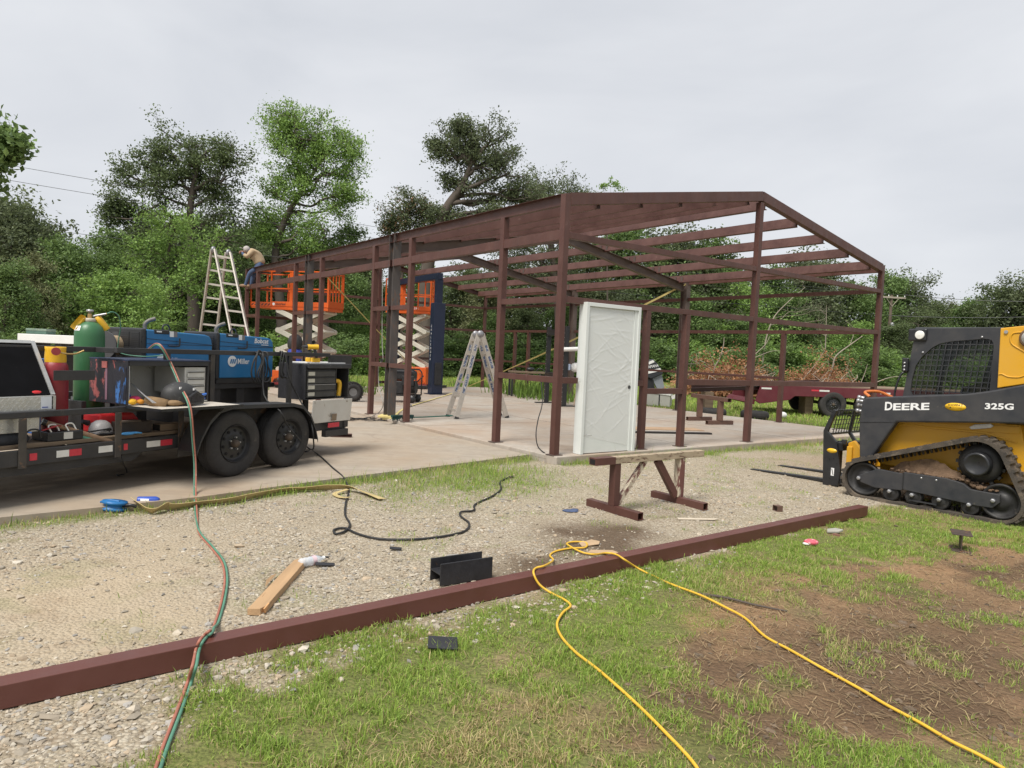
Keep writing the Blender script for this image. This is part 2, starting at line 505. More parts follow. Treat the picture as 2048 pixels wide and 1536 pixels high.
def zones(x, y):
    x, y = np.asarray(x, float), np.asarray(y, float)
    u, v = to_uv(x, y)
    n1, n2, n3 = fbm(x, y, 1.3), fbm(x + 31, y, 4.2), fbm(x, y + 17, 0.35)
    ub = np.interp(v, GV, GU) + (n1 - .5) * 0.75 + (n2 - .5) * .5
    lawn = sstep(0.16, -0.16, u - ub)                     # camera side of the limit
    # other sides of the building: grass everywhere past the work yard
    far = np.maximum(sstep(9.6, 10.6, v + (n1 - .5)) * sstep(-1.5, 1.0, u), sstep(15.6, 16.4, u))
    edge = np.where(v < 0, np.interp(v, EV, EU), -0.10)
    dv = edge - u
    verge = sstep(0.42 + .5 * (n1 - .5) + .25 * (n2 - .5), 0.02, dv) * (dv > -0.3) * (v < 9.3)
    verge = verge * np.where((v > 3.2), .55, 1.0) * np.where(v < -4.2, .8, 1.0)
    gb = blobs(x, y, GRASS_BLOBS)
    tuft = sstep(.60, .74, n2) * sstep(.45, .6, n3) * .5 + sstep(.63, .72, fbm(x + 5, y + 9, 2.3)) * .35
    grass = np.clip(np.maximum.reduce([lawn, far, verge * 1.0, np.clip(gb * (0.25 + 1.5 * n2), 0, 1) * .75, tuft * .55]), 0, 1)
    mud = np.clip(blobs(x, y, MUD_BLOBS) * (0.35 + 1.3 * n1), 0, 1)
    sand = np.clip(blobs(x, y, SAND_BLOBS) * (0.3 + 1.4 * n1), 0, 1)
    soil = np.clip(blobs(x, y, SOIL_BLOBS), 0, 1) * lawn
    patch = np.clip(blobs(x, y, PATCH_BLOBS) * (.3 + 1.4 * n2), 0, 1)
    n4 = fbm(x + 2, y + 40, 7.5)
    soil = np.clip(soil * 1.35 - .9 * patch - .75 * sstep(.46, .64, n2) - .35 * sstep(.5, .7, n4) - .35 * sstep(.45, .7, fbm(x + 60, y, .8)), 0, 1)
    grass = grass * (1 - .93 * soil)
    mud = np.clip(np.maximum(mud * .9, soil * sstep(.38, .62, n1 + .15 * (n2 - .5)) * 1.0), 0, 1)
    sand = np.clip(np.maximum(sand, soil * .8) - mud * .55, 0, 1)
    bare = sstep(.56, .68, fbm(x - 8, y + 3, 1.9)) * lawn
    grass = np.clip(grass * (1 - .5 * bare), 0, 1)
    stain = np.clip(blobs(x, y, STAIN_BLOBS) * (.3 + 1.7 * n2), 0, 1)
    dry = np.clip(blobs(x, y, DRY_BLOBS) + .5 * sstep(.5, .75, fbm(x + 3, y + 21, .9)), 0, 1)
    fines = np.clip(blobs(x, y, CAR_BLOBS) * (.5 + n1), 0, 1)
    gravel = np.clip(1 - lawn - .9 * far, 0, 1) * (1 - .6 * sstep(2.0, 5.0, v) * sstep(0, -2, u))
    return dict(grass=grass, mud=np.maximum(mud, stain), sand=sand, dry=dry, gravel=gravel, fines=fines, lawn=lawn, soil=soil, stain=stain)
def gz(x, y):
    """ground level"""
    x, y = np.asarray(x, float), np.asarray(y, float)
    u, v = to_uv(x, y)
    near = np.exp(-((x * x + (y - 5) ** 2) / 90.0))
    h = -0.105 + near * ((fbm(x, y, 1.1) - .5) * .03 + (fbm(x + 9, y, 5.0) - .5) * .012)
    h = h - 0.02 * sstep(2.5, 5.0, x) * sstep(11, 8, y)
    h = h + (1 - near) * (fbm(x, y, .12) - .5) * .25 * sstep(22, 60, np.hypot(x, y))
    return h

def grid_axis(lo, a, b, hi, step, grow=1.22):
    mid = np.arange(a, b + 1e-6, step)
    r, s = [], step
    q = b
    while q < hi:
        s *= grow; q += s; r.append(q)
    l, s, q = [], step, a
    while q > lo:
        s *= grow; q -= s; l.append(q)
    return np.concatenate([np.array(l[::-1]), mid, np.array(r)])
gx_ = grid_axis(-400, -5.0, 7.2, 400, 0.05)
gy_ = grid_axis(-60, 1.9, 11.5, 600, 0.05)
X, Y = np.meshgrid(gx_, gy_)
Zg = gz(X, Y)
inside = poly_in(X, Y, slab_poly) | poly_in(X, Y, apron_poly)
Zg = np.where(inside, np.minimum(Zg, -0.135), Zg)
zn = zones(X.ravel(), Y.ravel())
tint = np.stack([zn['gravel'], zn['grass'], zn['mud']], 1)
ny, nx = X.shape
idx = np.arange(nx * ny).reshape(ny, nx)
Fq = np.stack([idx[:-1, :-1], idx[:-1, 1:], idx[1:, 1:], idx[1:, :-1]], -1).reshape(-1, 4)

# --- ground material: packed dirt, crushed limestone, thatch under the grass, mud
m, nt, b, tc, out = newmat('ground_material')
at = nt.nodes.new('ShaderNodeVertexColor'); at.layer_name = 'tint'
sep = nt.nodes.new('ShaderNodeSeparateColor')
nt.links.new(at.outputs['Color'], sep.inputs['Color'])
at2 = nt.nodes.new('ShaderNodeVertexColor'); at2.layer_name = 'tint2'
sep2 = nt.nodes.new('ShaderNodeSeparateColor')
nt.links.new(at2.outputs['Color'], sep2.inputs['Color'])
V0 = tc.outputs['Object']
nA = _noise(nt, V0, 2.2, 8, .62)
nB = _noise(nt, V0, 38, 6, .7)
dirt = _ramp(nt, nA.outputs['Fac'], [(.3, (.23, .145, .085)), (.52, (.30, .20, .125)), (.72, (.36, .26, .175))]).outputs['Color']
dirt = _mix(nt, _ramp(nt, nB.outputs['Fac'], [(.35, .35), (.65, 0.0)]).outputs['Color'], dirt, (.13, .085, .05))
vo = nt.nodes.new('ShaderNodeTexVoronoi'); vo.inputs['Scale'].default_value = 54
vo2 = nt.nodes.new('ShaderNodeTexVoronoi'); vo2.inputs['Scale'].default_value = 140
nt.links.new(V0, vo.inputs['Vector']); nt.links.new(V0, vo2.inputs['Vector'])
st = _ramp(nt, vo.outputs['Color'], [(.15, (.27, .225, .16)), (.5, (.42, .36, .275)), (.85, (.55, .50, .405))]).outputs['Color']
st2 = _ramp(nt, vo2.outputs['Color'], [(.2, (.30, .245, .175)), (.8, (.48, .42, .32))]).outputs['Color']
st = _mix(nt, _ramp(nt, nA.outputs['Fac'], [(.4, 0.0), (.6, 1.0)]).outputs['Color'], st, st2)
st = _mix(nt, _ramp(nt, vo.outputs['Distance'], [(.45, 0.0), (.8, .6)]).outputs['Color'], st, (.17, .135, .095))
fine = _ramp(nt, nB.outputs['Fac'], [(.3, (.37, .295, .20)), (.7, (.48, .40, .295))]).outputs['Color']
st = _mix(nt, sep2.outputs['Blue'], st, fine)
gv_ = nt.nodes.new('ShaderNodeMath'); gv_.operation = 'MULTIPLY'
nt.links.new(sep.outputs['Red'], gv_.inputs[0])
nt.links.new(_ramp(nt, nA.outputs['Fac'], [(.22, .45), (.45, 1.0)]).outputs['Color'], gv_.inputs[1])
c = _mix(nt, gv_.outputs[0], dirt, st)
c = _mix(nt, sep2.outputs['Red'], c, _ramp(nt, nB.outputs['Fac'], [(.3, (.29, .165, .085)), (.7, (.42, .26, .145))]).outputs['Color'])
thatch = _ramp(nt, nB.outputs['Fac'], [(.3, (.075, .10, .024)), (.55, (.14, .175, .046)), (.75, (.26, .24, .09))]).outputs['Color']
gm_ = nt.nodes.new('ShaderNodeMath'); gm_.operation = 'MULTIPLY'; gm_.inputs[1].default_value = .85
nt.links.new(sep.outputs['Green'], gm_.inputs[0])
c = _mix(nt, gm_.outputs[0], c, thatch)
mudc = _ramp(nt, nB.outputs['Fac'], [(.3, (.05, .032, .02)), (.7, (.135, .086, .052))]).outputs['Color']
mm_ = nt.nodes.new('ShaderNodeMath'); mm_.operation = 'MULTIPLY'; mm_.inputs[1].default_value = .85
nt.links.new(sep.outputs['Blue'], mm_.inputs[0])
c = _mix(nt, mm_.outputs[0], c, mudc)
nt.links.new(c, b.inputs['Base Color'])
b.inputs['Roughness'].default_value = .95
b.inputs['Specular IOR Level'].default_value = .2
bp = nt.nodes.new('ShaderNodeBump'); bp.inputs['Strength'].default_value = .9; bp.inputs['Distance'].default_value = .012
bp2 = nt.nodes.new('ShaderNodeBump'); bp2.inputs['Strength'].default_value = .6; bp2.inputs['Distance'].default_value = .02
nt.links.new(vo.outputs['Distance'], bp.inputs['Height']); bp.invert = True
nt.links.new(nB.outputs['Fac'], bp2.inputs['Height'])
nt.links.new(bp.outputs['Normal'], bp2.inputs['Normal'])
nt.links.new(bp2.outputs['Normal'], b.inputs['Normal'])
ground = npmesh('ground', np.stack([X.ravel(), Y.ravel(), Zg.ravel()], 1), Fq, m, tint, smooth=True)
a2 = ground.data.color_attributes.new('tint2', 'FLOAT_COLOR', 'POINT')
c4 = np.ones((nx * ny, 4), np.float32); c4[:, 0] = zn['sand']; c4[:, 1] = zn['dry']; c4[:, 2] = zn['fines']
a2.data.foreach_set('color', c4.ravel())
struct(ground)

# --- concrete
def concrete(name, base, red, amt):
    m, nt, b, tc, out = newmat(name)
    V0 = tc.outputs['Object']
    n1 = _noise(nt, V0, .55, 7, .62); n2 = _noise(nt, V0, 6, 7, .7); n3 = _noise(nt, V0, 120, 3, .6)
    mp = nt.nodes.new('ShaderNodeMapping'); mp.inputs['Rotation'].default_value = (0, 0, .9); mp.inputs['Scale'].default_value = (.6, 5, 1)
    nt.links.new(V0, mp.inputs['Vector'])
    n4 = _noise(nt, mp.outputs['Vector'], 1.6, 6, .65)
    c = _ramp(nt, n2.outputs['Fac'], [(.3, tuple(q * .86 for q in base)), (.7, tuple(q * 1.1 for q in base))]).outputs['Color']
    c = _mix(nt, _ramp(nt, n1.outputs['Fac'], [(.38, 0.0), (.66, amt)]).outputs['Color'], c, red)
    c = _mix(nt, _ramp(nt, n4.outputs['Fac'], [(.5, 0.0), (.74, .6)]).outputs['Color'], c, (.25, .2, .16))
    c = _mix(nt, _ramp(nt, _noise(nt, V0, 2.1, 9, .75, .5).outputs['Fac'], [(.58, 0.0), (.68, .5)]).outputs['Color'], c, (.19, .14, .11))
    nt.links.new(c, b.inputs['Base Color'])
    b.inputs['Roughness'].default_value = .85
    b.inputs['Specular IOR Level'].default_value = .3
    bp = nt.nodes.new('ShaderNodeBump'); bp.inputs['Strength'].default_value = .25; bp.inputs['Distance'].default_value = .004
    nt.links.new(n3.outputs['Fac'], bp.inputs['Height']); nt.links.new(bp.outputs['Normal'], b.inputs['Normal'])
    return m
def slab_mesh(name, poly, top, bot, mat, bevel):
    mb = MB()
    n = len(poly)
    A = [(x, y, top) for x, y in poly]; B = [(x, y, bot) for x, y in poly]
    mb.add(A + B, [tuple(range(n)), tuple(range(n, 2 * n))[::-1]] + [(i, n + i, n + (i + 1) % n, (i + 1) % n) for i in range(n)])
    return struct(mb.build(name, mat, None, bevel))
slab_mesh('concrete_slab', slab_poly, 0.0, -0.4, concrete('slab_concrete', (.40, .362, .315), (.345, .255, .185), .8), .012)
_dn = apron_poly[0:1] + apron_poly[1:9]
_db = [tuple(bw(-0.034, 6 + k * 1.1)[:2]) if k == 0 else None for k in range(len(_dn))]
_db = [tuple(np.array(bw(-0.034, SLAB_L + .1)[:2]) * (1 - t) + np.array((-20.0, 20.0)) * t) for t in np.linspace(0, 1, len(_dn))]
mb = MB()
for k in range(len(_dn) - 1):
    q = [_dn[k], _dn[k + 1], _db[k + 1], _db[k]]
    mb.add([(x, y, -.055) for x, y in q], [(0, 1, 2, 3)])
    mb.add([(x, y, z) for z in (-.055, -.35) for x, y in q[:2]], [(0, 2, 3, 1)])
_drv = mb.build('concrete_driveway', concrete('drive_concrete', (.345, .30, .245), (.33, .245, .165), .7))
struct(_drv)

# saw joints of the slab
_slab = bpy.data.objects['concrete_slab']
for v in (3.05, 6.1):
    mb = MB().bar(bw(v, -.09, .001), bw(v, SLAB_L + .14, .001), .009, .002)
    mb.build('saw_joint', pm('joint_dirt', (.13, .10, .08), .9, 0, .3, 6), _slab)
for u in (3.81, 7.62, 11.43):
    for v0_, v1_ in ((-.02, 3.04), (3.06, 6.09), (6.11, 9.25)):
        MB().bar(bw(v0_, u, .001), bw(v1_, u, .001), .009, .002).build('saw_joint', MATS['joint_dirt'], _slab)
# ================================================================ STEEL BUILDING FRAME
RED = pm('red_oxide_steel', (.078, .029, .022), .5, 0, .25, 3.5, (.17, .09, .072), .10, 9, .12, 30, (1, 1, .3), dust=.4, dust_col=(.16, .085, .068))
RED2 = pm('red_oxide_purlin', (.088, .036, .029), .5, 0, .22, 3, (.18, .10, .08), .10, 9, .1, 30, dust=.4, dust_col=(.17, .10, .085))
MILL = pm('dark_mill_steel', (.082, .074, .072), .5, .25, .3, 5, (.14, .085, .06), .3, 10, .15, 40, (1, 1, .4), dust=.25, dust_col=(.16, .12, .1))
MILLH = pm('grey_mill_steel', (.125, .092, .080), .5, .3, .25, 4, (.16, .085, .055), .1, 9, .12, 40)
frame = thing('steel_building_frame', 'dark red open steel frame of a gabled metal building on the concrete slab', 'building frame', bw(0, 0, 0), YAW)
EAVE, RIDGE, W2 = 3.66, 4.46, SLAB_W / 2
SL = (RIDGE - EAVE) / W2
def roofz(v): return EAVE + SL * (W2 - abs(v - W2))
T4 = .102
def post(v, u, z1, w=T4, mat=RED, z0=0.004, name='post', plate=True):
    o = MB().b2((v - w / 2, u - w / 2, z0), (v + w / 2, u + w / 2, z1)).build(name, mat, frame, .006)
    if plate:
        MB().b2((v - w * .85, u - w * .85, 0.001), (v + w * .85, u + w * .85, .011)).build('base_plate', MILLH, o)
    return o
# side wall towards the drive (x = 0)
LP = [.051, 1.48, 4.46, 6.05, 8.98, 10.8, 14.05, SLAB_L - .051]
LC = [5.24, 9.93]
for u in LP:
    post(.053, u, EAVE - .16 if 0.1 < u < 15 else EAVE - .01)
def icol(v, u, z1, mat):
    mb = MB().ibeam((v, u, .012), (v, u, z1), .165, .21, .014, .012, up=(0, 1, 0))
    o = mb.build('column', mat, frame, .003)
    MB().b2((v - .14, u - .15, .001), (v + .14, u + .15, .013)).build('base_plate', MILLH, o)
    for sx in (-1, 1):
        for sy in (-1, 1):
            MB().cyl((v + sx * .11, u + sy * .12, .013), (v + sx * .11, u + sy * .12, .04), .013, n=6, smooth=False).build('bolt', MILLH, o)
    return o
for u in LC:
    icol(.088, u, EAVE - .02, MILL)
def girt(p0, p1, w=.09, h=.085, name='girt', mat=RED):
    return MB().chan(p0, p1, w, h, .006, flip=1 if abs(p1[1] - p0[1]) > abs(p1[0] - p0[0]) else -1).build(name, mat, frame, .003)
def segs(stops, lo, hi, wid=T4):
    """gaps between posts"""
    s = sorted(stops)
    return [(a + wid / 2 - .002, b_ - wid / 2 + .002) for a, b_ in zip(s[:-1], s[1:]) if a >= lo - .01 and b_ <= hi + .01]
# eave strut (fascia) in lengths between the main columns
for a, b_ in ((.104, LC[0] - .006), (LC[0] + .006, LC[1] - .006), (LC[1] + .006, SLAB_L - .104)):
    MB().chan((.042, a, EAVE - .083), (.042, b_, EAVE - .083), .075, .160, .005, flip=-1).build('eave_strut', RED2, frame, .003)
for k, c_ in enumerate(LC):
    MB().b2((.0, c_ - .16, EAVE - .155), (.003, c_ - .153, EAVE - .01)).build('weld_seam', MILLH, frame)
for a, b_ in segs(LP + LC, 0, 15.3):
    if b_ - a < 1.7:
        for z in (1.06, 2.20):
            girt((.053, a, z), (.053, b_, z))
    girt((.053, a, 3.09), (.053, b_, 3.09), .09, .135, 'header')
# far side wall (x = W)
VR = SLAB_W - .053
RP = [.051, 2.28, 12.35, 13.15, SLAB_L - .051]
RC = [5.34, 9.98]
for u in RP:
    if u in (.051, SLAB_L - .051):
        post(VR, u, EAVE - .01)
    else:
        post(VR, u, 2.165)
for u in RC:
    icol(VR - .035, u, EAVE - .02, MILLH)
for a, b_ in segs([RP[0], RC[0], RC[1], RP[-1]], 0, 15.3):
    girt((VR, a, 2.20), (VR, b_, 2.20)); girt((VR, a, 3.09), (VR, b_, 3.09))
    MB().chan((VR + .01, a, EAVE - .083), (VR + .01, b_, EAVE - .083), .075, .165, .005).build('eave_strut', RED2, frame, .003)
for a, b_ in ((2.33, 5.26), (5.42, 9.9), (10.06, 12.3), (13.2, 15.13)):
    girt((VR, a, 1.08), (VR, b_, 1.08), .06, .06)
girt((VR, 12.40, .93), (VR, 13.10, .93), .06, .06)
# near gable (y = 0) and far gable (y = L)
def gable(u, sgn, far=False):
    cp_ = post(W2, u, RIDGE - .2)
    for z in (2.20, 3.09) if not far else (1.06, 2.20, 3.09):
        girt((.104, u, z), (W2 - .05, u, z)); girt((W2 + .05, u, z), (VR - .05, u, z))
    # rafters: channel, web outside
    for va, vb in ((.104, W2), (SLAB_W - .104, W2)):
        p0 = np.array([va, u + sgn * .0, roofz(va) - .09]); p1 = np.array([vb, u + sgn * .0, RIDGE - .09])
        MB().chan(p0, p1, .11, .165, .006, flip=-1 if (va < W2) == (sgn < 0) else 1).build('rafter', RED, frame, .003)
gable(.051, -1)
gable(SLAB_L - .051, 1, True)
# door bay of the near gable
post(1.81, .051, 2.155, .095); post(2.745, .051, 2.155, .10)
girt((.104, .051, 1.06), (.40, .051, 1.06)); girt((1.58, .051, 1.03), (1.76, .051, 1.03))
girt((1.86, .051, .91), (2.69, .051, .91)); girt((2.80, .051, 1.06), (W2 - .05, .051, 1.06), .09, .095); girt((W2 + .05, .051, 1.06), (VR - .05, .051, 1.06), .09, .095)
# interior frames: wide-flange rafters from column to ridge
for k in range(2):
    for va, vb, uc in ((.19, W2, LC[k]), (SLAB_W - .19, W2, RC[k])):
        um = (LC[k] + RC[k]) / 2
        MB().ibeam((va, uc, roofz(va) - .29), (vb, um, RIDGE - .29), .135, .21, .011, .009).build('rafter', MILLH, frame, .003)
# purlins, each one piece from gable to gable, set between the frames
PV = [.62, 1.70, 2.78, 3.86, W2 + .62, 5.85, 6.93, 8.0]
for v in [.72, 1.62, 2.52, 3.42, 4.30, 4.86, 5.86, 6.86, 7.80, 8.72]:
    z = roofz(v) - .125
    left = v < W2
    nrm = np.array([(-SL if left else SL), 0, 1.0]); nrm /= np.linalg.norm(nrm)
    MB().chan((v, .11, z), (v, SLAB_L - .11, z), .07, .20 if left else .185, .005, up=nrm, flip=1).build('purlin', RED2, frame, .003)
    for k in range(2):
        for dy in (-.11, .11):
            uu = (LC[k] + RC[k]) / 2 + dy
            MB().box((v + (.045 if left else -.045), uu, z), (.008, .07, .13)).build('clip_angle', MILLH, frame)
# ================================================================ WELDING TRAILER AND ITS LOAD
TH = R(64)
TO = np.array([-3.02, 8.05])
_ta, _ti = np.array([math.cos(TH), math.sin(TH)]), np.array([-math.sin(TH), math.cos(TH)])
def TP(px, py, y):                 # ray -> (s, y, z) on the plane y of the trailer's own frame
    d = ray(px, py); t = (y - (-TO) @ _ti) / (d[:2] @ _ti)
    q = -TO + t * d[:2]
    return np.array([q @ _ta, y, HC + t * d[2]])
def TW(s, y, z):
    q = TO + s * _ta + y * _ti
    return np.array([q[0], q[1], z])
def tthing(name, label, cat, s, y, z, group=None):
    o = thing(name, label, cat, TW(s, y, z), TH, group)
    o['_o'] = (s, y, z)
    return o
class LM(MB):                      # mesh in trailer coordinates, stored relative to its thing
    def done(s, name, mat, par, bevel=0.0, **k):
        o = np.array(par['_o'] if '_o' in par else par.parent['_o'] if '_o' in par.parent else par.parent.parent['_o'])
        s.v = [tuple(np.array(p) - o) for p in s.v]
        return s.build(name, mat, par, bevel, **k)
BLK = pm('black_paint', (.022, .023, .026), .5, 0, .3, 5, (.07, .055, .045), .09, 11, .1, 50, dust=.28, dust_col=(.10, .085, .07))
BLKG = pm('black_gloss', (.016, .017, .02), .35, 0, .25, 6, (.05, .05, .05), .06, 14, .05, 60, dust=.15, dust_col=(.09, .08, .07))
BLKT = pm('black_bedliner', (.018, .018, .022), .75, 0, .3, 30, (.05, .05, .07), .12, 60, .5, 180)
RUSTB = pm('black_rusty_post', (.028, .026, .025), .65, 0, .3, 5, (.12, .065, .035), .3, 9, .2, 40, dust=.2)
SCRAPE = pm('scraped_black', (.020, .020, .026), .55, 0, .3, 6, (.36, .10, .095), .33, 7, .15, 40, (1, 1, .6))
SCRAPE2 = pm('scraped_blue', (.022, .022, .03), .55, 0, .3, 6, (.05, .16, .42), .36, 9, .15, 40, (1, 1, .45))
BLUE = pm('welder_blue', (.012, .155, .37), .38, 0, .12, 3, (.05, .16, .26), .04, 12, .04, 40, dust=.2, dust_col=(.14, .2, .26))
WHITEP = pm('worn_white', (.60, .59, .55), .5, 0, .08, 5, (.22, .17, .12), .14, 8, .1, 40, dust=.35, dust_col=(.36, .30, .22))
WHITE = pm('white_paint', (.72, .72, .70), .45, 0, .05, 4)
DECALW = pm('white_decal', (.78, .78, .78), .4, 0, .03, 8)
DPLATE = pm('aluminium_tread', (.52, .52, .50), .38, .7, .12, 8, (.3, .29, .27), .12, 9)
ALU = pm('aluminium', (.55, .54, .52), .4, .75, .1, 8, (.36, .33, .29), .14, 12, .05, 50)
REDT = pm('red_reflector', (.52, .035, .055), .35, 0, .12, 18)
WHT = pm('white_reflector', (.66, .66, .63), .35, 0, .08, 18, (.3, .27, .22), .08, 20)
RUBBER = pm('tyre_rubber', (.024, .023, .023), .8, 0, .25, 10, (.06, .052, .045), .15, 6, .3, 90, dust=.4, dust_col=(.085, .075, .065))
RIMB = pm('black_rim', (.017, .018, .021), .42, .2, .2, 9, dust=.3, dust_col=(.07, .06, .05))
WOODD = pm('weathered_plank', (.20, .145, .095), .85, 0, .3, 5, (.09, .062, .04), .2, 8, .5, 30, (.25, 3, 3))
YEL = pm('yellow_plastic', (.70, .40, .02), .4, 0, .1, 6, (.4, .25, .04), .05, 14)
REDC = pm('red_cylinder_paint', (.22, .018, .025), .42, 0, .18, 5, (.1, .02, .02), .08, 9)
GREENC = pm('green_cylinder_paint', (.032, .13, .05), .42, 0, .16, 4, (.06, .17, .08), .08, 8, .05, 40, (1, 1, .5), dust=.2, dust_col=(.09, .14, .09))
BRASS = pm('brass', (.42, .29, .12), .35, .8, .15, 12)
STEELG = pm('galvanised', (.42, .42, .43), .4, .7, .12, 9)
HOSEG = pm('green_hose', (.085, .22, .15), .6, 0, .2, 10, (.28, .31, .24), .2, 12)
HOSER = pm('red_hose', (.34, .125, .085), .6, 0, .2, 10, (.42, .28, .2), .22, 12)
CABLE = pm('black_cable', (.018, .018, .019), .6, 0, .25, 12, (.06, .055, .05), .15, 14)

def wheel(par_o, par, s, y_out, z, r, w, side=-1, holes=10, nuts=5, tread=True):
    """road wheel; side = -1: outer face towards -y"""
    ob = bpy.data.objects.new('wheel', None); COL.objects.link(ob); ob.parent = par
    ob.location = np.array((s, y_out, z)) - np.array(par_o)
    d = -side                                             # inward
    ax = (0, d, 0)
    rim_r = r * .545
    prof = [(rim_r * .98, .035), (rim_r * 1.02, .012), (rim_r * 1.12, .004), (r * .80, 0), (r * .92, .006), (r * .965, .022), (r * .985, .036)]
    g0 = [.05, .085, .11, .135, .17]
    for q in g0:
        q = q * w / .22
        prof += [(r, q - .010), (r, q - .0045), (r - .008, q - .004), (r - .008, q + .004), (r, q + .0045), (r, q + .010)]
    prof += [(r * .985, w - .036), (r * .965, w - .022), (r * .92, w - .006), (r * .8, w), (rim_r * 1.1, w - .004), (rim_r, w - .03)]
    MB().lathe((0, 0, 0), ax, prof, 48).build('tyre', RUBBER, ob)
    rim = MB()
    rim.lathe((0, 0, 0), ax, [(rim_r * 1.0, .004), (rim_r * 1.03, .0), (rim_r * 1.0, .012), (rim_r * .93, .03), (rim_r * .91, .045), (rim_r * .84, .05), (rim_r * .60, .036), (rim_r * .42, .03), (rim_r * .28, .034), (.0, .034)], 36)
    rm = rim.build('rim', RIMB, ob)
    hl = MB()
    for k in range(holes):
        a = 2 * math.pi * (k + .3) / holes
        p = np.array([math.cos(a) * rim_r * .70, 0, math.sin(a) * rim_r * .70])
        hl.cyl(p + np.array([0, d * .038, 0]), p + np.array([0, d * .06, 0]), rim_r * .085, n=10)
    hl.build('vent_holes', pm('hole_black', (.004, .004, .004), .9, 0, .05), ob, kind='stuff')
    for k in range(nuts):
        a = 2 * math.pi * (k + .1) / nuts
        p = np.array([math.cos(a) * rim_r * .34, 0, math.sin(a) * rim_r * .34])
        MB().cyl(p + np.array([0, d * .032, 0]), p + np.array([0, d * .008, 0]), .012, .009, n=6, smooth=False).build('lug_nut', STEELG, ob)
    MB().lathe((0, 0, 0), ax, [(.045, .05), (.043, .0), (.036, -.016), (.024, -.026), (0, -.028)], 16).build('hub', pm('rusty_hub', (.09, .068, .05), .7, .2, .3, 20), ob)
    return ob
tr = tthing('utility_trailer', 'black tandem axle utility trailer loaded with welding gear on the driveway', 'trailer', 0, 0.97, -.055)
TOo = (0, .97, -.055)
for yy, sd_ in ((-.29, -1), (2.26, 1)):
    for ss in (-.45, .35):
        wheel(TOo, tr, ss, yy, .307, .362, .225, sd_)
TWID = 1.97
# lower frame rails, cross members, axles
for y0, y1 in ((0, .05), (TWID - .05, TWID)):
    LM().b2((-4.3, y0, .285), (1.72, y1, .42)).done('frame_rail', BLK, tr, .006)
for s in (-3.6, -2.8, -2.0, -1.2, .9):
    LM().b2((s - .025, .05, .30), (s + .025, TWID - .05, .40)).done('cross_member', BLK, tr)
LM().b2((1.66, -.02, .30), (1.74, TWID + .02, .425)).done('rear_beam', BLK, tr, .006)
LM().b2((1.25, -.06, .20), (1.70, .02, .285)).done('rear_step', BLK, tr, .006)
for ss in (-.45, .35):
    LM().cyl((ss, -.1, .307), (ss, TWID + .1, .307), .035, n=10).done('axle', BLK, tr)
    LM().ribbon([(ss - .36, .06, .30), (ss, .06, .235), (ss + .36, .06, .30)], .045, .02, side=(0, 1, 0)).done('leaf_spring', BLK, tr)
# skirt below the front part of the rail, as the photograph shows under the posts
LM().prism([(-3.1, .285), (-1.28, .285), (-1.42, .20), (-1.62, .20), (-2.9, .20)], (0, .06, 0), (1, 0, 0), (0, 0, 1), -.01).done('skirt_plate', BLK, tr)
for k in range(9):
    y = .055 + k * .207
    LM().b2((-4.25, y, .425), (1.65, y + .198, .46)).done('plank', WOODD, tr, .004)
# side rail and posts
LM().b2((-4.3, .0, .690), (-.93, .05, .745)).done('side_rail', BLK, tr, .006)
for s in (-4.1, -3.3, -2.46, -1.61, -.92):
    LM().b2((s - .032, -.012, .265), (s + .032, .0, .69) if s < -3 else (s + .032, -.001, .691)).done('rail_post', RUSTB, tr, .003)
LM().b2((-4.3, TWID - .05, .690), (1.7, TWID, .745)).done('side_rail', BLK, tr, .006)
for s in (-3.5, -2.2, -.9, .4, 1.6):
    LM().b2((s - .03, TWID - .048, .42), (s + .03, TWID - .002, .69)).done('rail_post', RUSTB, tr, .003)
for (xa, xb, mt) in ((59, 74, REDT), (113, 138, WHT), (138.4, 163, REDT), (197, 225, WHT), (247, 255, REDT), (293, 320, WHT), (320.4, 344, REDT)):
    a, b_ = TP(xa, 900, 0)[0], TP(xb, 890, 0)[0]
    LM().b2((a, -.004, .325), (b_, -.001, .385)).done('reflector_tape', mt, tr)
LM().b2((1.28, -.066, .325), (1.5, -.061, .385)).done('reflector_tape', REDT, tr)
# fender: folded sheet with an outer lip
fp = [(-.99, .27), (-.93, .42), (-.83, .58), (-.70, .69), (-.55, .725), (.36, .705), (.52, .67), (.65, .56), (.74, .40), (.79, .24)]
for y0, y1 in ((-.335, -.055), (TWID + .055, TWID + .335)):
    mb = LM()
    for (a, za), (c, zc) in zip(fp[:-1], fp[1:]):
        mb.prism([(a, za), (c, zc), (c, zc + .006), (a, za + .006)], (0, y1, 0), (1, 0, 0), (0, 0, 1), y1 - y0)
        mb.prism([(a, za - .035), (c, zc - .035), (c, zc), (a, za)], (0, y0 + .006 if y0 < 0 else y1, 0), (1, 0, 0), (0, 0, 1), .006)
    mb.done('fender', BLK, tr)
    LM().prism(fp + [(.79, .2), (-.99, .2)], (0, -.048 if y0 < 0 else TWID + .052, 0), (1, 0, 0), (0, 0, 1), .004).done('inner_panel', RUSTB, tr)
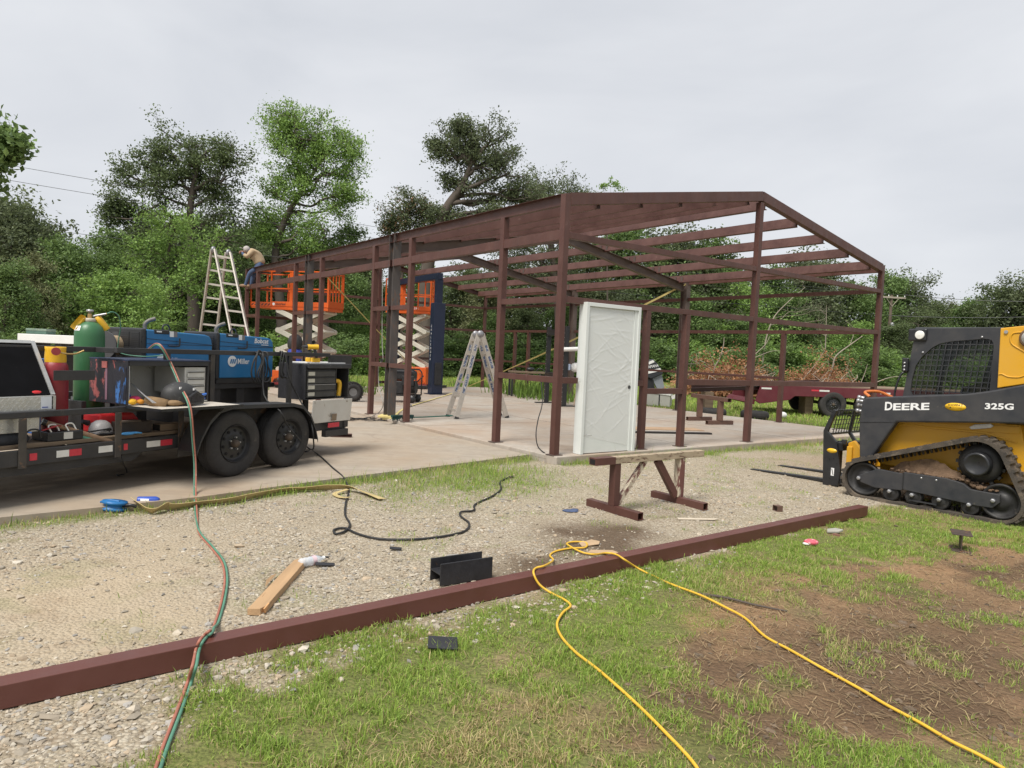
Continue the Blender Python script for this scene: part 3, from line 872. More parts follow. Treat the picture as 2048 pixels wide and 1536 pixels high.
# equipment rack along the near side
LM().b2((-2.6, .40, 1.25), (-1.55, .45, 1.30)).done('rack_bar', BLK, tr, .004)
LM().b2((-1.58, .126, 1.25), (-1.53, .40, 1.30)).done('rack_bar', BLK, tr, .004)
LM().b2((-1.58, .075, 1.255), (1.45, .125, 1.305)).done('rack_bar', BLK, tr, .004)
LM().b2((1.45, .08, 1.13), (1.90, .12, 1.28)).done('rack_plate', BLK, tr, .004)
for s in (-1.02, -.46, .72):
    LM().b2((s - .03, .08, 1.196 if s == -1.02 else .46), (s + .03, .12, 1.256)).done('rack_post', RUSTB if s < 0 else BLK, tr, .003)
LM().b2((1.02, .1, .46), (1.08, .15, .72)).done('rack_post', BLK, tr, .003)
LM().b2((-.0, .62, .83), (1.0, .68, .89)).done('skid_rail', BLK, tr, .003)
LM().b2((-.0, 1.10, .83), (1.0, 1.16, .89)).done('skid_rail', BLK, tr, .003)
for s in (-.9, -.45, .08, .45, .85):
    LM().b2((s - .06, .64, .46), (s + .06, 1.14, .829)).done('skid_leg', BLK, tr, .003)
LM().b2((-1.2, .62, .83), (-.001, .68, .89)).done('skid_rail', BLK, tr, .003)
LM().b2((-1.2, 1.10, .83), (-.001, 1.16, .89)).done('skid_rail', BLK, tr, .003)

# ---- two engine welders
def welder(s0, label, name_on):
    o = tthing('engine_welder', label, 'welder', s0 + .455, .89, .892, 'blue engine welders on the trailer')
    x0, x1, y0, y1 = s0, s0 + .91, .60, 1.18
    LM().b2((x0 + .02, y0 + .01, .892), (x1 - .01, y1 - .01, .9595)).done('base_skid', BLK, o, .006)
    zt = 1.50
    LM().b2((x0, y0 - .003, .94), (x0 + .055, y1 + .003, zt + .012)).done('front_panel', BLKG, o, .02)
    # grille: frame of slats on the end facing the tongue
    for k in range(3):
        ya = y0 + .045 + k * .165
        for j in range(9):
            LM().b2((x0 - .006, ya, 1.30 + j * .0195), (x0 - .001, ya + .14, 1.311 + j * .0195)).done('louvre', pm('louvre_black', (.03, .031, .034), .45, 0, .1), o)
    # blue housing: lower panel, upper cover with a rounded rear edge
    prof = [(x0 + .055, .96), (x1, .96), (x1, 1.36), (x1 - .012, 1.42), (x1 - .04, 1.455), (x1 - .1, 1.472), (x0 + .055, zt)]
    LM().prism(prof, (0, y1, 0), (1, 0, 0), (0, 0, 1), y1 - y0).done('housing', BLUE, o, .012)
    LM().b2((x0 + .055, y0 - .003, 1.345), (x1 - .001, y0 - .0005, 1.35)).done('seam', BLKG, o)
    LM().prism([(x0 + .055, 1.40), (x1 - .01, 1.352), (x1 - .01, 1.357), (x0 + .055, 1.405)], (0, y0 - .0005, 0), (1, 0, 0), (0, 0, 1), .003).done('seam', BLKG, o)
    LM().b2((x0 + .14, y0 - .004, 1.455), (x0 + .33, y0 + .1, zt + .004)).done('fuel_panel', BLKG, o, .008)
    LM().b2((x0 + .17, y0 - .007, 1.475), (x0 + .23, y0 - .003, 1.49)).done('decal', DECALW, o)
    LM().b2((x0 + .335, y0 - .002, 1.43), (x0 + .385, y0 + .02, 1.492)).done('decal', DECALW, o)
    LM().b2((x0 + .388, y0 - .002, 1.43), (x0 + .43, y0 + .02, 1.492)).done('decal', pm('grey_decal', (.2, .19, .2), .5), o)
    LM().tube([(x0 + .25, y0 + .3, 1.5), (x0 + .25, y0 + .3, 1.56), (x0 + .28, y0 + .28, 1.60), (x0 + .34, y0 + .25, 1.63)], .022, 10).done('exhaust_pipe', pm('exhaust_steel', (.16, .15, .14), .6, .5, .3, 12), o)
    c_ = np.array([x0 + .5, y0 + .28, 1.525])
    LM().tube([c_ + np.array([math.cos(t) * .045, 0, math.sin(t) * .045]) for t in np.linspace(-.5, math.pi + .5, 9)], .009, 6, 3).done('lifting_eye', BLKG, o)
    LM().tube([(x0 + .30, y0 - .03, 1.33), (x0 + .42, y0 - .03, 1.33), (x0 + .44, y0 - .03, 1.35), (x0 + .44, y0 - .03, 1.42)], .009, 6).done('handle', BLKG, o)
    # logo disc with three slanted strokes, wordmarks
    lc = np.array([x0 + .24, y0 - .003, 1.165])
    LM().cyl(lc, lc + np.array([0, -.002, 0]), .068, n=28).done('logo', DECALW, o)
    for k in range(3):
        q = lc + np.array([-.038 + k * .03, -.003, -.027])
        LM().prism([(0, 0), (.02, 0), (.036, .055), (.016, .055)], q, (1, 0, 0), (0, 0, 1), .001).done('logo_stroke', BLUE, o)
    def lt(txt, h, p, w, sh=0.0):
        t = text_mb(txt, h, p, (1, 0, 0), (0, 0, 1), .001, .02, sh, w)
        l_ = LM(); l_.v, l_.f, l_.sm = t.v, t.f, t.sm
        l_.done('lettering', DECALW, o)
    lt('Miller', .066, (x0 + .325, y0 - .002, 1.135), .185)
    if name_on:
        lt('Bobcat', .06, (x0 + .585, y0 - .002, 1.40), .235, .15)
        LM().b2((x0 + .70, y0 - .003, 1.375), (x0 + .82, y0 - .001, 1.383)).done('lettering', DECALW, o)
    return o
welder(.03, 'blue and black engine welder reading Bobcat, beside the black drawer toolbox', True)
welder(-.94, 'blue and black engine welder behind the green gas cylinder and cable reel', False)

# ---- open toolbox with the fold-down door
tA = tthing('toolbox', 'scraped black toolbox with its white-lined door folded down as a shelf', 'toolbox', -1.05, .29, .752)
LM().b2((-1.52, .0, .757), (-1.505, .58, 1.18)).done('end_panel', SCRAPE, tA, .004)
LM().b2((-1.5235, .30, .79), (-1.5205, .33, 1.16)).done('scratch', pm('mauve_scratch', (.22, .12, .16), .6), tA)
LM().b2((-1.5235, .02, .765), (-1.5205, .17, 1.12)).done('scraped_strip', SCRAPE2, tA)
LM().b2((-1.528, .30, 1.10), (-1.5215, .38, 1.165)).done('hasp_plate', pm('pink_primer', (.36, .11, .10), .6, 0, .25, 30), tA)
LM().b2((-.595, .0, .757), (-.58, .58, 1.18)).done('end_panel', BLK, tA, .004)
LM().b2((-1.505, .565, .757), (-.595, .58, 1.18)).done('back_panel', WHITEP, tA)
LM().b2((-1.52, -.012, 1.1805), (-.575, .59, 1.195)).done('lid', pm('navy_edge', (.025, .035, .075), .5, 0, .3, 20, (.15, .17, .25), .15, 30), tA, .003)
LM().b2((-1.505, 0.0, .757), (-.595, .565, .767)).done('bottom_panel', WHITEP, tA)
LM().b2((-1.504, .002, .768), (-1.497, .56, 1.178)).done('lining', pm('grey_lining', (.42, .44, .46), .5, .2, .12, 5), tA)
LM().b2((-1.505, -.004, 1.135), (-.595, .012, 1.18)).done('face_rail', BLK, tA)
dr = LM().b2((-.86, .03, .84), (-.60, .5, 1.12)).done('drawer_cabinet', WHITEP, tA, .004)
for k in range(3):
    z = 1.075 - k * .075
    q = LM().b2((-.835, .015, z - .062), (-.625, .03, z)).done('drawer', WHITEP, dr, .004)
    LM().b2((-.83, .005, z - .010), (-.63, .017, z - .002)).done('drawer_pull', BLKG, q)
LM().b2((-.70, .04, .767), (-.60, .5, .839)).done('cabinet_foot', BLK, tA)
door = LM().b2((-1.53, -.50, .738), (-.56, -.004, .750)).done('door', pm('dirty_white_sheet', (.58, .53, .46), .5, .2, .15, 7, (.35, .29, .22), .2, 8), tA, .002)
LM().b2((-1.532, -.506, .728), (-.558, -.4995, .755)).done('door_lip', BLKG, door)
LM().b2((-1.538, -.506, .728), (-1.5305, -.004, .755)).done('door_lip', BLKG, door)
LM().tube([(-.75, -.45, .738), (-.70, -.3, .66), (-.66, -.06, .60)], .006, 6, 3).done('stay_chain', BLK, tA)
# ---- drawer toolbox with the hanging door
tB = tthing('toolbox', 'black textured toolbox with dark drawers and a dirty white door hanging open', 'toolbox', 1.33, .23, .70)
LM().b2((.90, .0, .702), (.915, .46, 1.16)).done('end_panel', BLKT, tB, .004)
LM().b2((1.735, .0, .702), (1.75, .46, 1.16)).done('end_panel', BLK, tB, .004)
LM().b2((.915, .445, .702), (1.735, .46, 1.16)).done('back_panel', BLK, tB)
LM().b2((.915, .0, .702), (1.735, .445, .712)).done('bottom_panel', BLK, tB)
LM().b2((.93, -.02, 1.105), (1.775, .47, 1.165)).done('lid', pm('lid_grey', (.05, .052, .056), .4, .3, .2, 10, (.14, .14, .14), .14, 20), tB, .008)
LM().b2((1.06, .06, 1.1655), (1.74, .4, 1.18)).done('top_sheet', WHITE, tB, .002)
cb = LM().b2((.93, .03, .725), (1.50, .44, 1.09)).done('drawer_cabinet', pm('dark_grey', (.055, .055, .055), .5, .2, .2, 9, (.12, .11, .1), .12, 14), tB)
for k in range(4):
    z = 1.075 - k * .088
    q = LM().b2((.945, .012, z - .078), (1.485, .03, z)).done('drawer', pm('drawer_grey', (.07, .07, .068), .45, .3, .2, 9, (.14, .13, .12), .14, 14), cb, .003)
    LM().b2((.965, .009, z - .062), (1.085, .0118, z - .015)).done('drawer_label', pm('paper_label', (.55, .53, .45), .7), q)
    LM().b2((.945, .004, z - .009), (1.485, .0115, z - .003)).done('drawer_pull', STEELG if k == 2 else BLKG, q)
LM().b2((1.50, .02, .712), (1.515, .44, 1.10)).done('divider', BLK, tB)
LM().tube([(1.60, .05, .73), (1.62, .05, .88), (1.60, .06, .93), (1.54, .08, .93)], .03, 8).done('yellow_tool', YEL, tB)
LM().b2((1.53, .08, .714), (1.70, .3, .80)).done('parts_bin', pm('clear_bin', (.4, .38, .3), .4), tB, .01)
M_ = np.array([[1, 0, 0], [0, math.cos(.09), -math.sin(.09)], [0, math.sin(.09), math.cos(.09)]])
dB = LM().box((1.375, -.045, .545), (.77, .012, .30), M_).done('door', WHITEP, tB, .003)
LM().box((1.375, -.053, .645), (.34, .004, .075), M_).done('brown_stain', pm('brown_stain', (.22, .13, .115), .6, 0, .25, 20), dB)
LM().box((1.375, -.0535, .600), (.765, .004, .004), M_).done('door_rib', BLKG, dB)
LM().box((1.375, -.05, .685), (.76, .004, .012), M_).done('hinge_rib', pm('hinge_brown', (.2, .15, .12), .6), dB)
LM().box((1.40, -.062, .46), (.09, .008, .09), M_).done('latch_plate', pm('rust_latch', (.26, .2, .14), .6, .3, .3, 40, (.1, .07, .05), .3, 40), dB, .002)
# ---- cordless tools on top of it
def drill(s, y, z, a, label):
    o = tthing('cordless_drill', label, 'drill', s, y, z, 'cordless tools on the drawer toolbox')
    ca, sa = math.cos(a), math.sin(a)
    f = np.array([ca, sa, 0])
    c_ = np.array([s, y, z])
    LM().cyl(c_ + (0, 0, .20) - f * .08, c_ + (0, 0, .20) + f * .06, .036, .03, 12).done('body', YEL, o)
    LM().cyl(c_ + (0, 0, .20) + f * .06, c_ + (0, 0, .20) + f * .13, .028, .012, 10).done('chuck', BLKG, o)
    LM().bar(c_ + (0, 0, .05) - f * .06, c_ + (0, 0, .18) - f * .035, .034, .04).done('grip', BLKG, o, .006)
    LM().box(c_ + (0, 0, .03) - f * .05, (.11, .07, .055), rotz(a)).done('battery', YEL, o, .008)
    return o
drill(1.18, .16, 1.18, 2.6, 'yellow and black cordless drill standing on the drawer toolbox')
drill(1.30, .30, 1.18, .5, 'yellow cordless impact driver behind the standing cordless drill')
# ---- gas cylinders
cz = .462
GCY = .74
GCS = float(TP(178, 750, GCY)[0])
cg = tthing('gas_cylinder', 'tall green gas cylinder with an opened yellow valve cap', 'gas cylinder', GCS, GCY, cz)
LM().lathe((GCS, GCY, cz), (0, 0, 1), [(0, 0), (.127, .0), (.137, .012), (.137, .94), (.132, .99), (.112, 1.04), (.078, 1.075), (.05, 1.085), (.05, 1.1)], 36).done('shell', GREENC, cg)
LM().lathe((GCS, GCY, cz), (0, 0, 1), [(.052, 1.085), (.056, 1.09), (.056, 1.118), (.05, 1.122), (0, 1.122)], 20).done('neck_ring', pm('cream_ring', (.5, .45, .36), .5), cg)
va = LM().cyl((GCS, GCY, 1.58), (GCS, GCY, 1.63), .024, .02, 10).done('valve', BRASS, cg)
LM().lathe((GCS, GCY, 1.63), (0, 0, 1), [(0, 0), (.012, 0), (.012, .015), (.032, .018), (.034, .03), (.03, .04), (0, .042)], 14).done('handwheel', STEELG, va)
LM().cyl((GCS + .02, GCY - .02, 1.605), (GCS + .11, GCY - .09, 1.635), .012, n=8).done('outlet', STEELG, va)
for sg in (-1, 1):
    # clamshell halves hanging on either side
    ax = np.array([sg * .62, sg * -.25, -1.0]); ax /= np.linalg.norm(ax)
    p0 = np.array([GCS + sg * .055, GCY - sg * .02, 1.60])
    LM().lathe(p0, ax, [(.012, -.01), (.036, 0), (.042, .05), (.045, .13), (.04, .155)], 14, True, (.2 if sg > 0 else 2.4), (.2 if sg > 0 else 2.4) + math.pi * 1.15).done('cap_half', YEL, cg)
LM().bar(np.array([GCS + .115, GCY - .04, 1.465]), np.array([GCS + .17, GCY - .06, 1.50]), .012, .02).done('cap_tab', YEL, cg)
d_ = ray(170, 646)[:2]
LM().lathe((GCS, GCY, cz), (0, 0, 1), [(.1335, .992), (.1145, 1.04)], 8, True, 4.15, 5.0).done('paper_label', DECALW, cg)
crd = tthing('gas_cylinder', 'short dark red gas cylinder with a yellow collar', 'gas cylinder', -2.0, .33, cz)
LM().lathe((-2.0, .33, cz), (0, 0, 1), [(0, 0), (.1, 0), (.106, .01), (.106, .62), (.10, .66), (.085, .69), (.06, .71), (0, .715)], 30).done('shell', REDC, crd)
LM().lathe((-2.0, .33, cz), (0, 0, 1), [(.086, .69), (.088, .71), (.082, .80), (.086, .828), (.083, .832), (.078, .8), (.08, .71)], 26).done('collar', YEL, crd)
LM().cyl((-2.07, .21, 1.255), (-2.09, .17, 1.255), .036, n=14).done('gauge', pm('dark_red_gauge', (.25, .03, .035), .4), crd)
LM().tube([(-2.06, .2, 1.25), (-2.0, .16, 1.235), (-1.93, .14, 1.24), (-1.87, .12, 1.27)], .008, 6).done('regulator', BRASS, crd)
LM().b2((-2.17, .06, 1.0), (-1.80, .072, 1.09)).done('rack_strap', BLK, tr, .002)
LM().b2((GCS - .2, GCY - .2, .47), (GCS - .15, GCY + .2, .76)).done('cylinder_cradle', BLK, tr, .003)
LM().b2((-2.0, .62, .46), (-1.78, .76, 1.17)).done('blue_locker', pm('blue_locker', (.015, .10, .36), .45, 0, .15, 6, (.04, .05, .07), .1, 12), tr, .004)
# ---- aluminium tread-plate box with its lid open
bx = tthing('tread_plate_toolbox', 'aluminium tread plate toolbox with its black-lined lid propped open', 'toolbox', -2.9, .32, .55)
LM().b2((-3.7, .09, .56), (-2.27, .58, .74)).done('lower_body', DPLATE, bx, .003)
LM().b2((-3.7, .06, .742), (-2.15, .60, .868)).done('body', DPLATE, bx, .003)
tm = LM()
for k in range(30):
    for j in range(4):
        s_ = -2.20 - k * .045
        z_ = .76 + j * .028
        sg = 1 if (k + j) % 2 == 0 else 1
        tm.prism([(-.014, -.009), (-.010, -.012), (.014, .009), (.010, .012)], (s_ + (j % 2) * .02, .0595, z_), (1, 0, 0), (0, 0, 1), .0025)
for k in range(26):
    for j in range(6):
        s_ = -2.30 - k * .045
        sg = 1 if (k + j) % 2 == 0 else -1
        tm.prism([(-.012, -.009 * sg), (-.008, -.012 * sg), (.012, .009 * sg), (.008, .012 * sg)], (s_, .0895, .578 + j * .029), (1, 0, 0), (0, 0, 1), .0025)
tm.done('tread_bars', pm('tread_bar', (.66, .66, .64), .3, .7, .08), bx, kind='stuff')
lid = LM()
lz0, lz1 = np.array([0, .12, .875]), np.array([0, .43, 1.325])
def lidp(s, t, off=0.0): return np.array([s, .12 + .31 * t, .875 + .45 * t]) + np.array([0, -.82, .565]) * off
lid.add([lidp(-3.7, 0), lidp(-2.13, 0), lidp(-2.13, 1), lidp(-3.7, 1), lidp(-3.7, 0, -.03), lidp(-2.13, 0, -.03), lidp(-2.13, 1, -.03), lidp(-3.7, 1, -.03)],
        [(0, 1, 2, 3), (7, 6, 5, 4), (0, 4, 5, 1), (1, 5, 6, 2), (2, 6, 7, 3), (3, 7, 4, 0)])
ld = lid.done('lid', pm('black_liner', (.005, .005, .006), .95, 0, .3, 7, (.02, .02, .02), .06, 16, spec=.1), bx)
def strip(a, c, w):
    LM().bar(a, c, w, .012, up=(0, -.82, .565)).done('lid_edge', DPLATE, ld)
strip(lidp(-2.145, -.01, .004), lidp(-2.145, 1.02, .004), .035); strip(lidp(-3.7, 1.0, .004), lidp(-2.16, 1.0, .004), .03)
LM().b2((-2.28, .0565, .755), (-2.19, .0585, .862)).done('paper_label', pm('label_paper', (.6, .63, .68), .6), bx)
LM().b2((-2.185, .0562, .752), (-2.178, .0588, .866)).done('label_edge', BLKG, bx)
LM().b2((-2.27, .0558, .765), (-2.22, .0564, .775)).done('print', pm('blue_print', (.1, .13, .36), .6), bx)
# ---- small gear
o = tthing('gas_can', 'red plastic fuel can lying under the open toolbox', 'fuel can', -1.45, .40, .461)
LM().prism([(0, 0), (.42, 0), (.42, .12), (.36, .19), (0, .19)], (-1.62, .52, .461), (1, 0, 0), (0, 0, 1), .26).done('body', pm('red_plastic', (.50, .02, .025), .35, 0, .12, 6), o, .02)
LM().cyl((-1.64, .4, .56), (-1.70, .4, .58), .03, .02, 10).done('spout', BLKG, o)
o = tthing('angle_grinder', 'red handled tool lying across the tread plate box', 'tool', -2.5, .3, .87)
LM().tube([(-2.72, .2, .885), (-2.6, .22, .93), (-2.5, .24, .955)], .012, 7).done('handle', REDC, o)
LM().tube([(-2.72, .2, .885), (-2.78, .2, .90), (-2.80, .2, .94)], .009, 6).done('jaw', STEELG, o)
LM().tube([(-2.55, .16, .9), (-2.42, .16, .895), (-2.32, .15, .885)], [.006, .008, .012], 7).done('shaft', STEELG, o)
LM().ball((-2.27, .15, .888), .03, 10, 8, (2.0, .8, .8)).done('red_grip', pm('red_plastic', (.5, .02, .025)), o)
o = tthing('shovel_handle', 'long tan wooden handle slanting across the trailer bed', 'handle', -2.0, .1, .47)
LM().tube([TP(90, 845, .14), TP(150, 862, .10), TP(222, 884, .06)], .024, 10).done('shaft', pm('tan_wood', (.26, .165, .10), .6, 0, .2, 8, (.15, .1, .06), .15, 10, .2, 30), o)
LM().cyl(TP(84, 843, .15), TP(92, 846, .14), .03, n=10).done('ferrule', BLKG, o)
o = tthing('ratchet_strap', 'red webbing strap knotted round the tan handle', 'strap', -2.1, .08, .5)
LM().ribbon([TP(84, 861, .05), TP(100, 856, .05), TP(116, 851, .07), TP(121, 853, .12)], .03, .004).done('webbing', pm('red_web', (.38, .03, .04), .8), o)
o = tthing('battery_charger', 'black battery pack with white clips among clutter on the trailer bed', 'charger', -2.05, .08, .46)
LM().b2((-2.22, .06, .4605), (-1.90, .30, .545)).done('body', BLKG, o, .01)
LM().b2((-2.08, .055, .475), (-2.0, .0595, .535)).done('decal', WHITEP, o)
for q in (-2.18, -2.03):
    LM().tube([(q, .07, .545), (q - .02, .08, .60), (q + .05, .1, .605), (q + .08, .09, .55)], .007, 6).done('clip', WHITE, o)
o = tthing('tool_bag', 'dark soft tool bag on the trailer bed below the tread plate box', 'bag', -2.5, .15, .46)
LM().ball((-2.52, .18, .50), .1, 14, 8, (2.2, 1.1, .7)).done('bag', pm('dark_canvas', (.028, .03, .036), .9, 0, .3, 20, bump=.4), o)
LM().tube([(-2.4, .1, .50), (-2.36, .09, .57), (-2.28, .09, .57), (-2.25, .1, .50)], .008, 6).done('carry_loop', BLK, o)
o = tthing('rod_canister', 'pale green plastic canister on the trailer bed', 'canister', -1.93, .07, .46)
LM().cyl(TP(163, 878, .10) + (0, 0, .02), TP(180, 884, .08) + (0, 0, .02), .025, n=12).done('tube', pm('pale_green', (.1, .3, .2), .5), o)
LM().cyl(TP(157, 876, .105) + (0, 0, .02), TP(162, 877.6, .10) + (0, 0, .02), .027, n=12).done('cap', pm('pale_green2', (.16, .4, .3), .5), o)
for k, (a, c) in enumerate((((140, 872), (215, 858)), ((150, 885), (212, 861)))):
    o = tthing('pry_bar', ['long black steel rod lying behind the rail', 'thin grey rod crossing the black steel rod'][k], 'rod', -1.9, .1, .47)
    LM().tube([TP(*a, .12), TP((a[0] + c[0]) / 2, (a[1] + c[1]) / 2 - 1, .12), TP(*c, .14)], .008, 6).done('rod', BLKG if k == 0 else STEELG, o)
    LM().tube([TP(*c, .14), TP(c[0] + 5, c[1] - 1, .14), TP(c[0] + 7, c[1] + 2, .14)], .009, 6).done('hook', BLKG, o)
o = tthing('hard_hat', 'grey hard hat resting behind the rail post', 'helmet', -1.62, .22, .462)
LM().lathe((-1.62, .24, .485), (0, 0, 1), [(.105, 0), (.10, .04), (.08, .085), (.045, .11), (0, .118)], 20).done('shell', pm('grey_shell', (.35, .34, .34), .4), o)
LM().lathe((-1.62, .24, .475), (0, 0, 1), [(.102, .012), (.125, .005), (.128, .0), (.1, 0)], 20).done('brim', BLKG, o)
o = tthing('steel_box', 'dark steel offcut box standing on the planks', 'box', -1.3, .1, .461)
LM().b2((-1.50, .10, .461), (-1.18, .30, .575)).done('body', pm('offcut', (.045, .035, .03), .6, .2, .3, 9), o, .004)
LM().b2((-1.5, .095, .576), (-1.3, .2, .59)).done('flap', pm('offcut2', (.09, .07, .055), .7), o)
o = tthing('wood_block', 'short dark timber block on the trailer planks', 'timber', -.98, .12, .461)
LM().b2((-1.08, .10, .461), (-.62, .22, .53)).done('block', WOODD, o, .004)
LM().b2((-1.083, .105, .466), (-1.0801, .215, .525)).done('end_grain', pm('end_dark', (.02, .016, .014), .9), o)
o = tthing('blue_glove', 'light blue work glove on the trailer edge beside the post', 'glove', -1.48, .03, .46)
LM().ball((-1.48, .04, .475), .05, 12, 8, (1.5, .8, .3)).done('palm', pm('sky_blue_cloth', (.06, .26, .55), .8), o)
for k in range(4):
    LM().tube([(-1.42, .02 + k * .014, .478), (-1.37, .015 + k * .016, .476), (-1.345 - .008 * abs(k - 1), .012 + k * .017, .472)], .008, 6, 3).done('finger', pm('sky_blue_cloth', (.06, .26, .55), .8), o)
# shelf clutter
o = tthing('welding_helmet', 'scuffed black welding helmet tipped forward on the folded door', 'helmet', -1.1, -.2, .751)
hm = LM()
prof_h = []
nU, nV = 18, 10
Vh = []
ctr = np.array([-1.10, -.20, .85])
for i in range(nV + 1):
    ph = math.pi * .62 * i / nV
    for k in range(nU):
        t = 2 * math.pi * k / nU
        rx, ry, rz_ = .19, .135, .135
        x_, y_, z_ = math.sin(ph) * math.cos(t) * rx, math.sin(ph) * math.sin(t) * ry, math.cos(ph) * rz_
        if z_ < 0:
            z_ *= 1.3
        Vh.append(ctr + np.array([x_ - .25 * z_ * .3, y_, z_]))
hm.add(Vh, [(i * nU + k, (i + 1) * nU + k, (i + 1) * nU + (k + 1) % nU, i * nU + (k + 1) % nU) for i in range(nV) for k in range(nU)], True)
hm.done('shell', pm('helmet_black', (.030, .030, .031), .6, 0, .3, 10, (.10, .10, .10), .16, 16, .2, 30), o)
LM().prism([(-.06, .765), (.16, .765), (.175, .84), (.06, .90), (-.05, .85)], (-1.07, -.30, 0), (1, .25, 0), (0, 0, 1), .05).done('visor_frame', BLKG, o, .006)
LM().prism([(-.03, .785), (.135, .785), (.145, .835), (.055, .875), (-.02, .835)], (-1.07, -.351, 0), (1, .25, 0), (0, 0, 1), .004).done('lens', pm('lens_dark', (.006, .008, .014), .1), o)
for q in ((-1.17, -.30, .93), (-1.02, -.31, .915)):
    LM().box(q, (.03, .008, .022), rotz(.3)).done('decal', DECALW, o)
o = tthing('leather_sleeves', 'brown leather welding gauntlets in front of the black helmet', 'gloves', -1.28, -.25, .751)
LM().lathe((-1.36, -.12, .80), (.55, -.75, -.25), [(.03, -.05), (.045, 0), (.055, .08), (.06, .16), (.05, .162), (.04, .06)], 14).done('cuff', pm('brown_leather', (.20, .125, .06), .8, 0, .3, 16, bump=.4), o)
LM().ball((-1.2, -.27, .785), .06, 12, 8, (1.7, .9, .55)).done('palm', pm('brown_leather2', (.24, .155, .08), .8, 0, .3, 16, bump=.4), o)
for k in range(4):
    LM().tube([(-1.13, -.30 + .02 * k, .785), (-1.07, -.31 + .022 * k, .775), (-1.03, -.31 + .022 * k, .765)], .013, 6, 3).done('finger', pm('brown_leather2', (.24, .155, .08)), o)
o = tthing('rag_bundle', 'pink, yellow and blue rags bunched inside the open toolbox', 'rags', -1.4, .1, .768)
for q, c_, r_ in (((-1.40, .06, .80), (.62, .05, .14), .055), ((-1.46, .02, .785), (.75, .42, .03), .045), ((-1.45, .16, .83), (.08, .14, .45), .06), ((-1.38, -.0, .785), (.7, .3, .04), .035)):
    LM().ball(q, r_, 10, 7, (1.2, 1, .7)).done('rag', pm('rag%d' % int(c_[0] * 100), c_, .9, 0, .15, 20, bump=.5), o)
o = tthing('chrome_rods', 'thin bright welding rods leaning out of the open toolbox', 'rods', -1.35, -.1, .76)
for k in range(3):
    LM().tube([TP(262 + k * 3, 766 + k * 2, .12), TP(285 + k * 2, 788 + k, -.1), TP(306 + k * 3, 806, -.3)], .004, 5, 3).done('rod', STEELG, o)
o = tthing('blue_gloves', 'bright blue rubber gloves lying on the folded-down door', 'gloves', -.9, -.25, .751)
bg_ = pm('blue_glove', (.05, .17, .56), .5, 0, .15, 12)
LM().ball(TP(385, 799, -.22), .055, 12, 8, (2.0, .9, .4)).done('palm', bg_, o)
for k in range(4):
    p = TP(388, 797, -.2 - .03 * k)
    LM().tube([p, p + (.09, .01, .025 if k == 0 else 0), p + (.17 - .02 * k, .03, .04 if k == 0 else -.005)], [.02, .017, .012], 7, 4).done('finger', bg_, o)
# cable reel behind the cylinder
RCS = float(TP(222, 692, .98)[0])
o = tthing('cable_reel', 'dark cable reel wound with tan cable behind the green cylinder', 'reel', RCS, .98, .462)
ax = np.array([1.0, .25, 0]); ax /= np.linalg.norm(ax)
rc = np.array([RCS, .98, float(TP(222, 690, .98)[2])])
for q in (-.09, .09):
    LM().cyl(rc + ax * (q - .006), rc + ax * (q + .006), .15, n=28).done('flange', pm('dark_flange', (.06, .06, .065), .5), o)
LM().cyl(rc - ax * .084, rc + ax * .084, .105, n=24).done('cable_winding', pm('tan_cable', (.36, .27, .17), .7, 0, .2, 8, (.22, .15, .09), .2, 6, .6, 14, (22, 1, 1)), o)
LM().b2((RCS - .03, .94, .462), (RCS + .03, 1.02, 1.22)).done('stand', BLK, o, .004)
# long white box on a stand behind the trailer, with a green case on it
wb = thing('long_metal_box', 'long white metal box on dark legs behind the green cylinder', 'box', aty(140, 745, 11.5) * (1, 1, 0) + (0, 0, -.055), .0)
wo = np.array(wb.location)
a, c = aty(60, 676, 11.5) - wo, aty(222, 683, 11.3) - wo
MB().bar(a, c, .5, .135).build('body', WHITE, wb, .008)
for t in (.12, .45, .85):
    p = a + (c - a) * t
    MB().b2((p[0] - .05, p[1] - .2, 0), (p[0] + .05, p[1] + .2, p[2] - .06)).build('leg', BLK, wb)
MB().b2((a[0] + .9, a[1] - .21, a[2] - .16), (a[0] + 1.15, a[1] + .1, a[2] - .069)).build('bracket', pm('tan_bracket', (.3, .25, .17)), wb)
gcs = aty(82, 667, 11.5)
gc = thing('plastic_case', 'faded green plastic case on the long white box', 'case', (gcs[0], gcs[1], aty(82, 668.6, 11.5)[2]), 0)
MB().b2((-.165, -.12, .003), (.165, .12, .052)).build('base', pm('case_green', (.07, .13, .10), .6, 0, .2, 8), gc, .006)
MB().b2((-.17, -.125, .0525), (.17, .125, .09)).build('lid', pm('case_lid', (.16, .22, .17), .6, 0, .25, 8, (.34, .3, .24), .2, 8), gc, .008)
# ---- hoses and cables
def wpath(lst): return [np.array(q, float) for q in lst]
def GH_(px, py, dz=.014):
    q = gp(px, py, -.1); return np.array([q[0], q[1], float(gz(q[0], q[1])) + dz])
bT = .0      # top of the long beam
ho = thing('twin_welding_hose', 'green and red twin hose draped from the rack across gravel and steel beam', 'hose', GH_(400, 1060, 0), 0)
oo = np.array(ho.location)
top = [TW(*TP(296, 700, .22)), TW(*(TP(312, 691, .10) + (0, 0, .012))), TW(*TP(325, 697, .03)), TW(*TP(345, 735, -.03)), TW(*TP(362, 775, -.25)), TW(*TP(376, 803, -.46))]
dn = [TW(*TP(382, 830, -.53)), TW(*TP(386, 880, -.53)), TW(*TP(390, 930, -.55)), GH_(390, 1000, .05)]
gr = [GH_(394, 1045), GH_(400, 1070), GH_(425, 1098), GH_(446, 1130), GH_(452, 1165), GH_(446, 1205), GH_(433, 1250)]
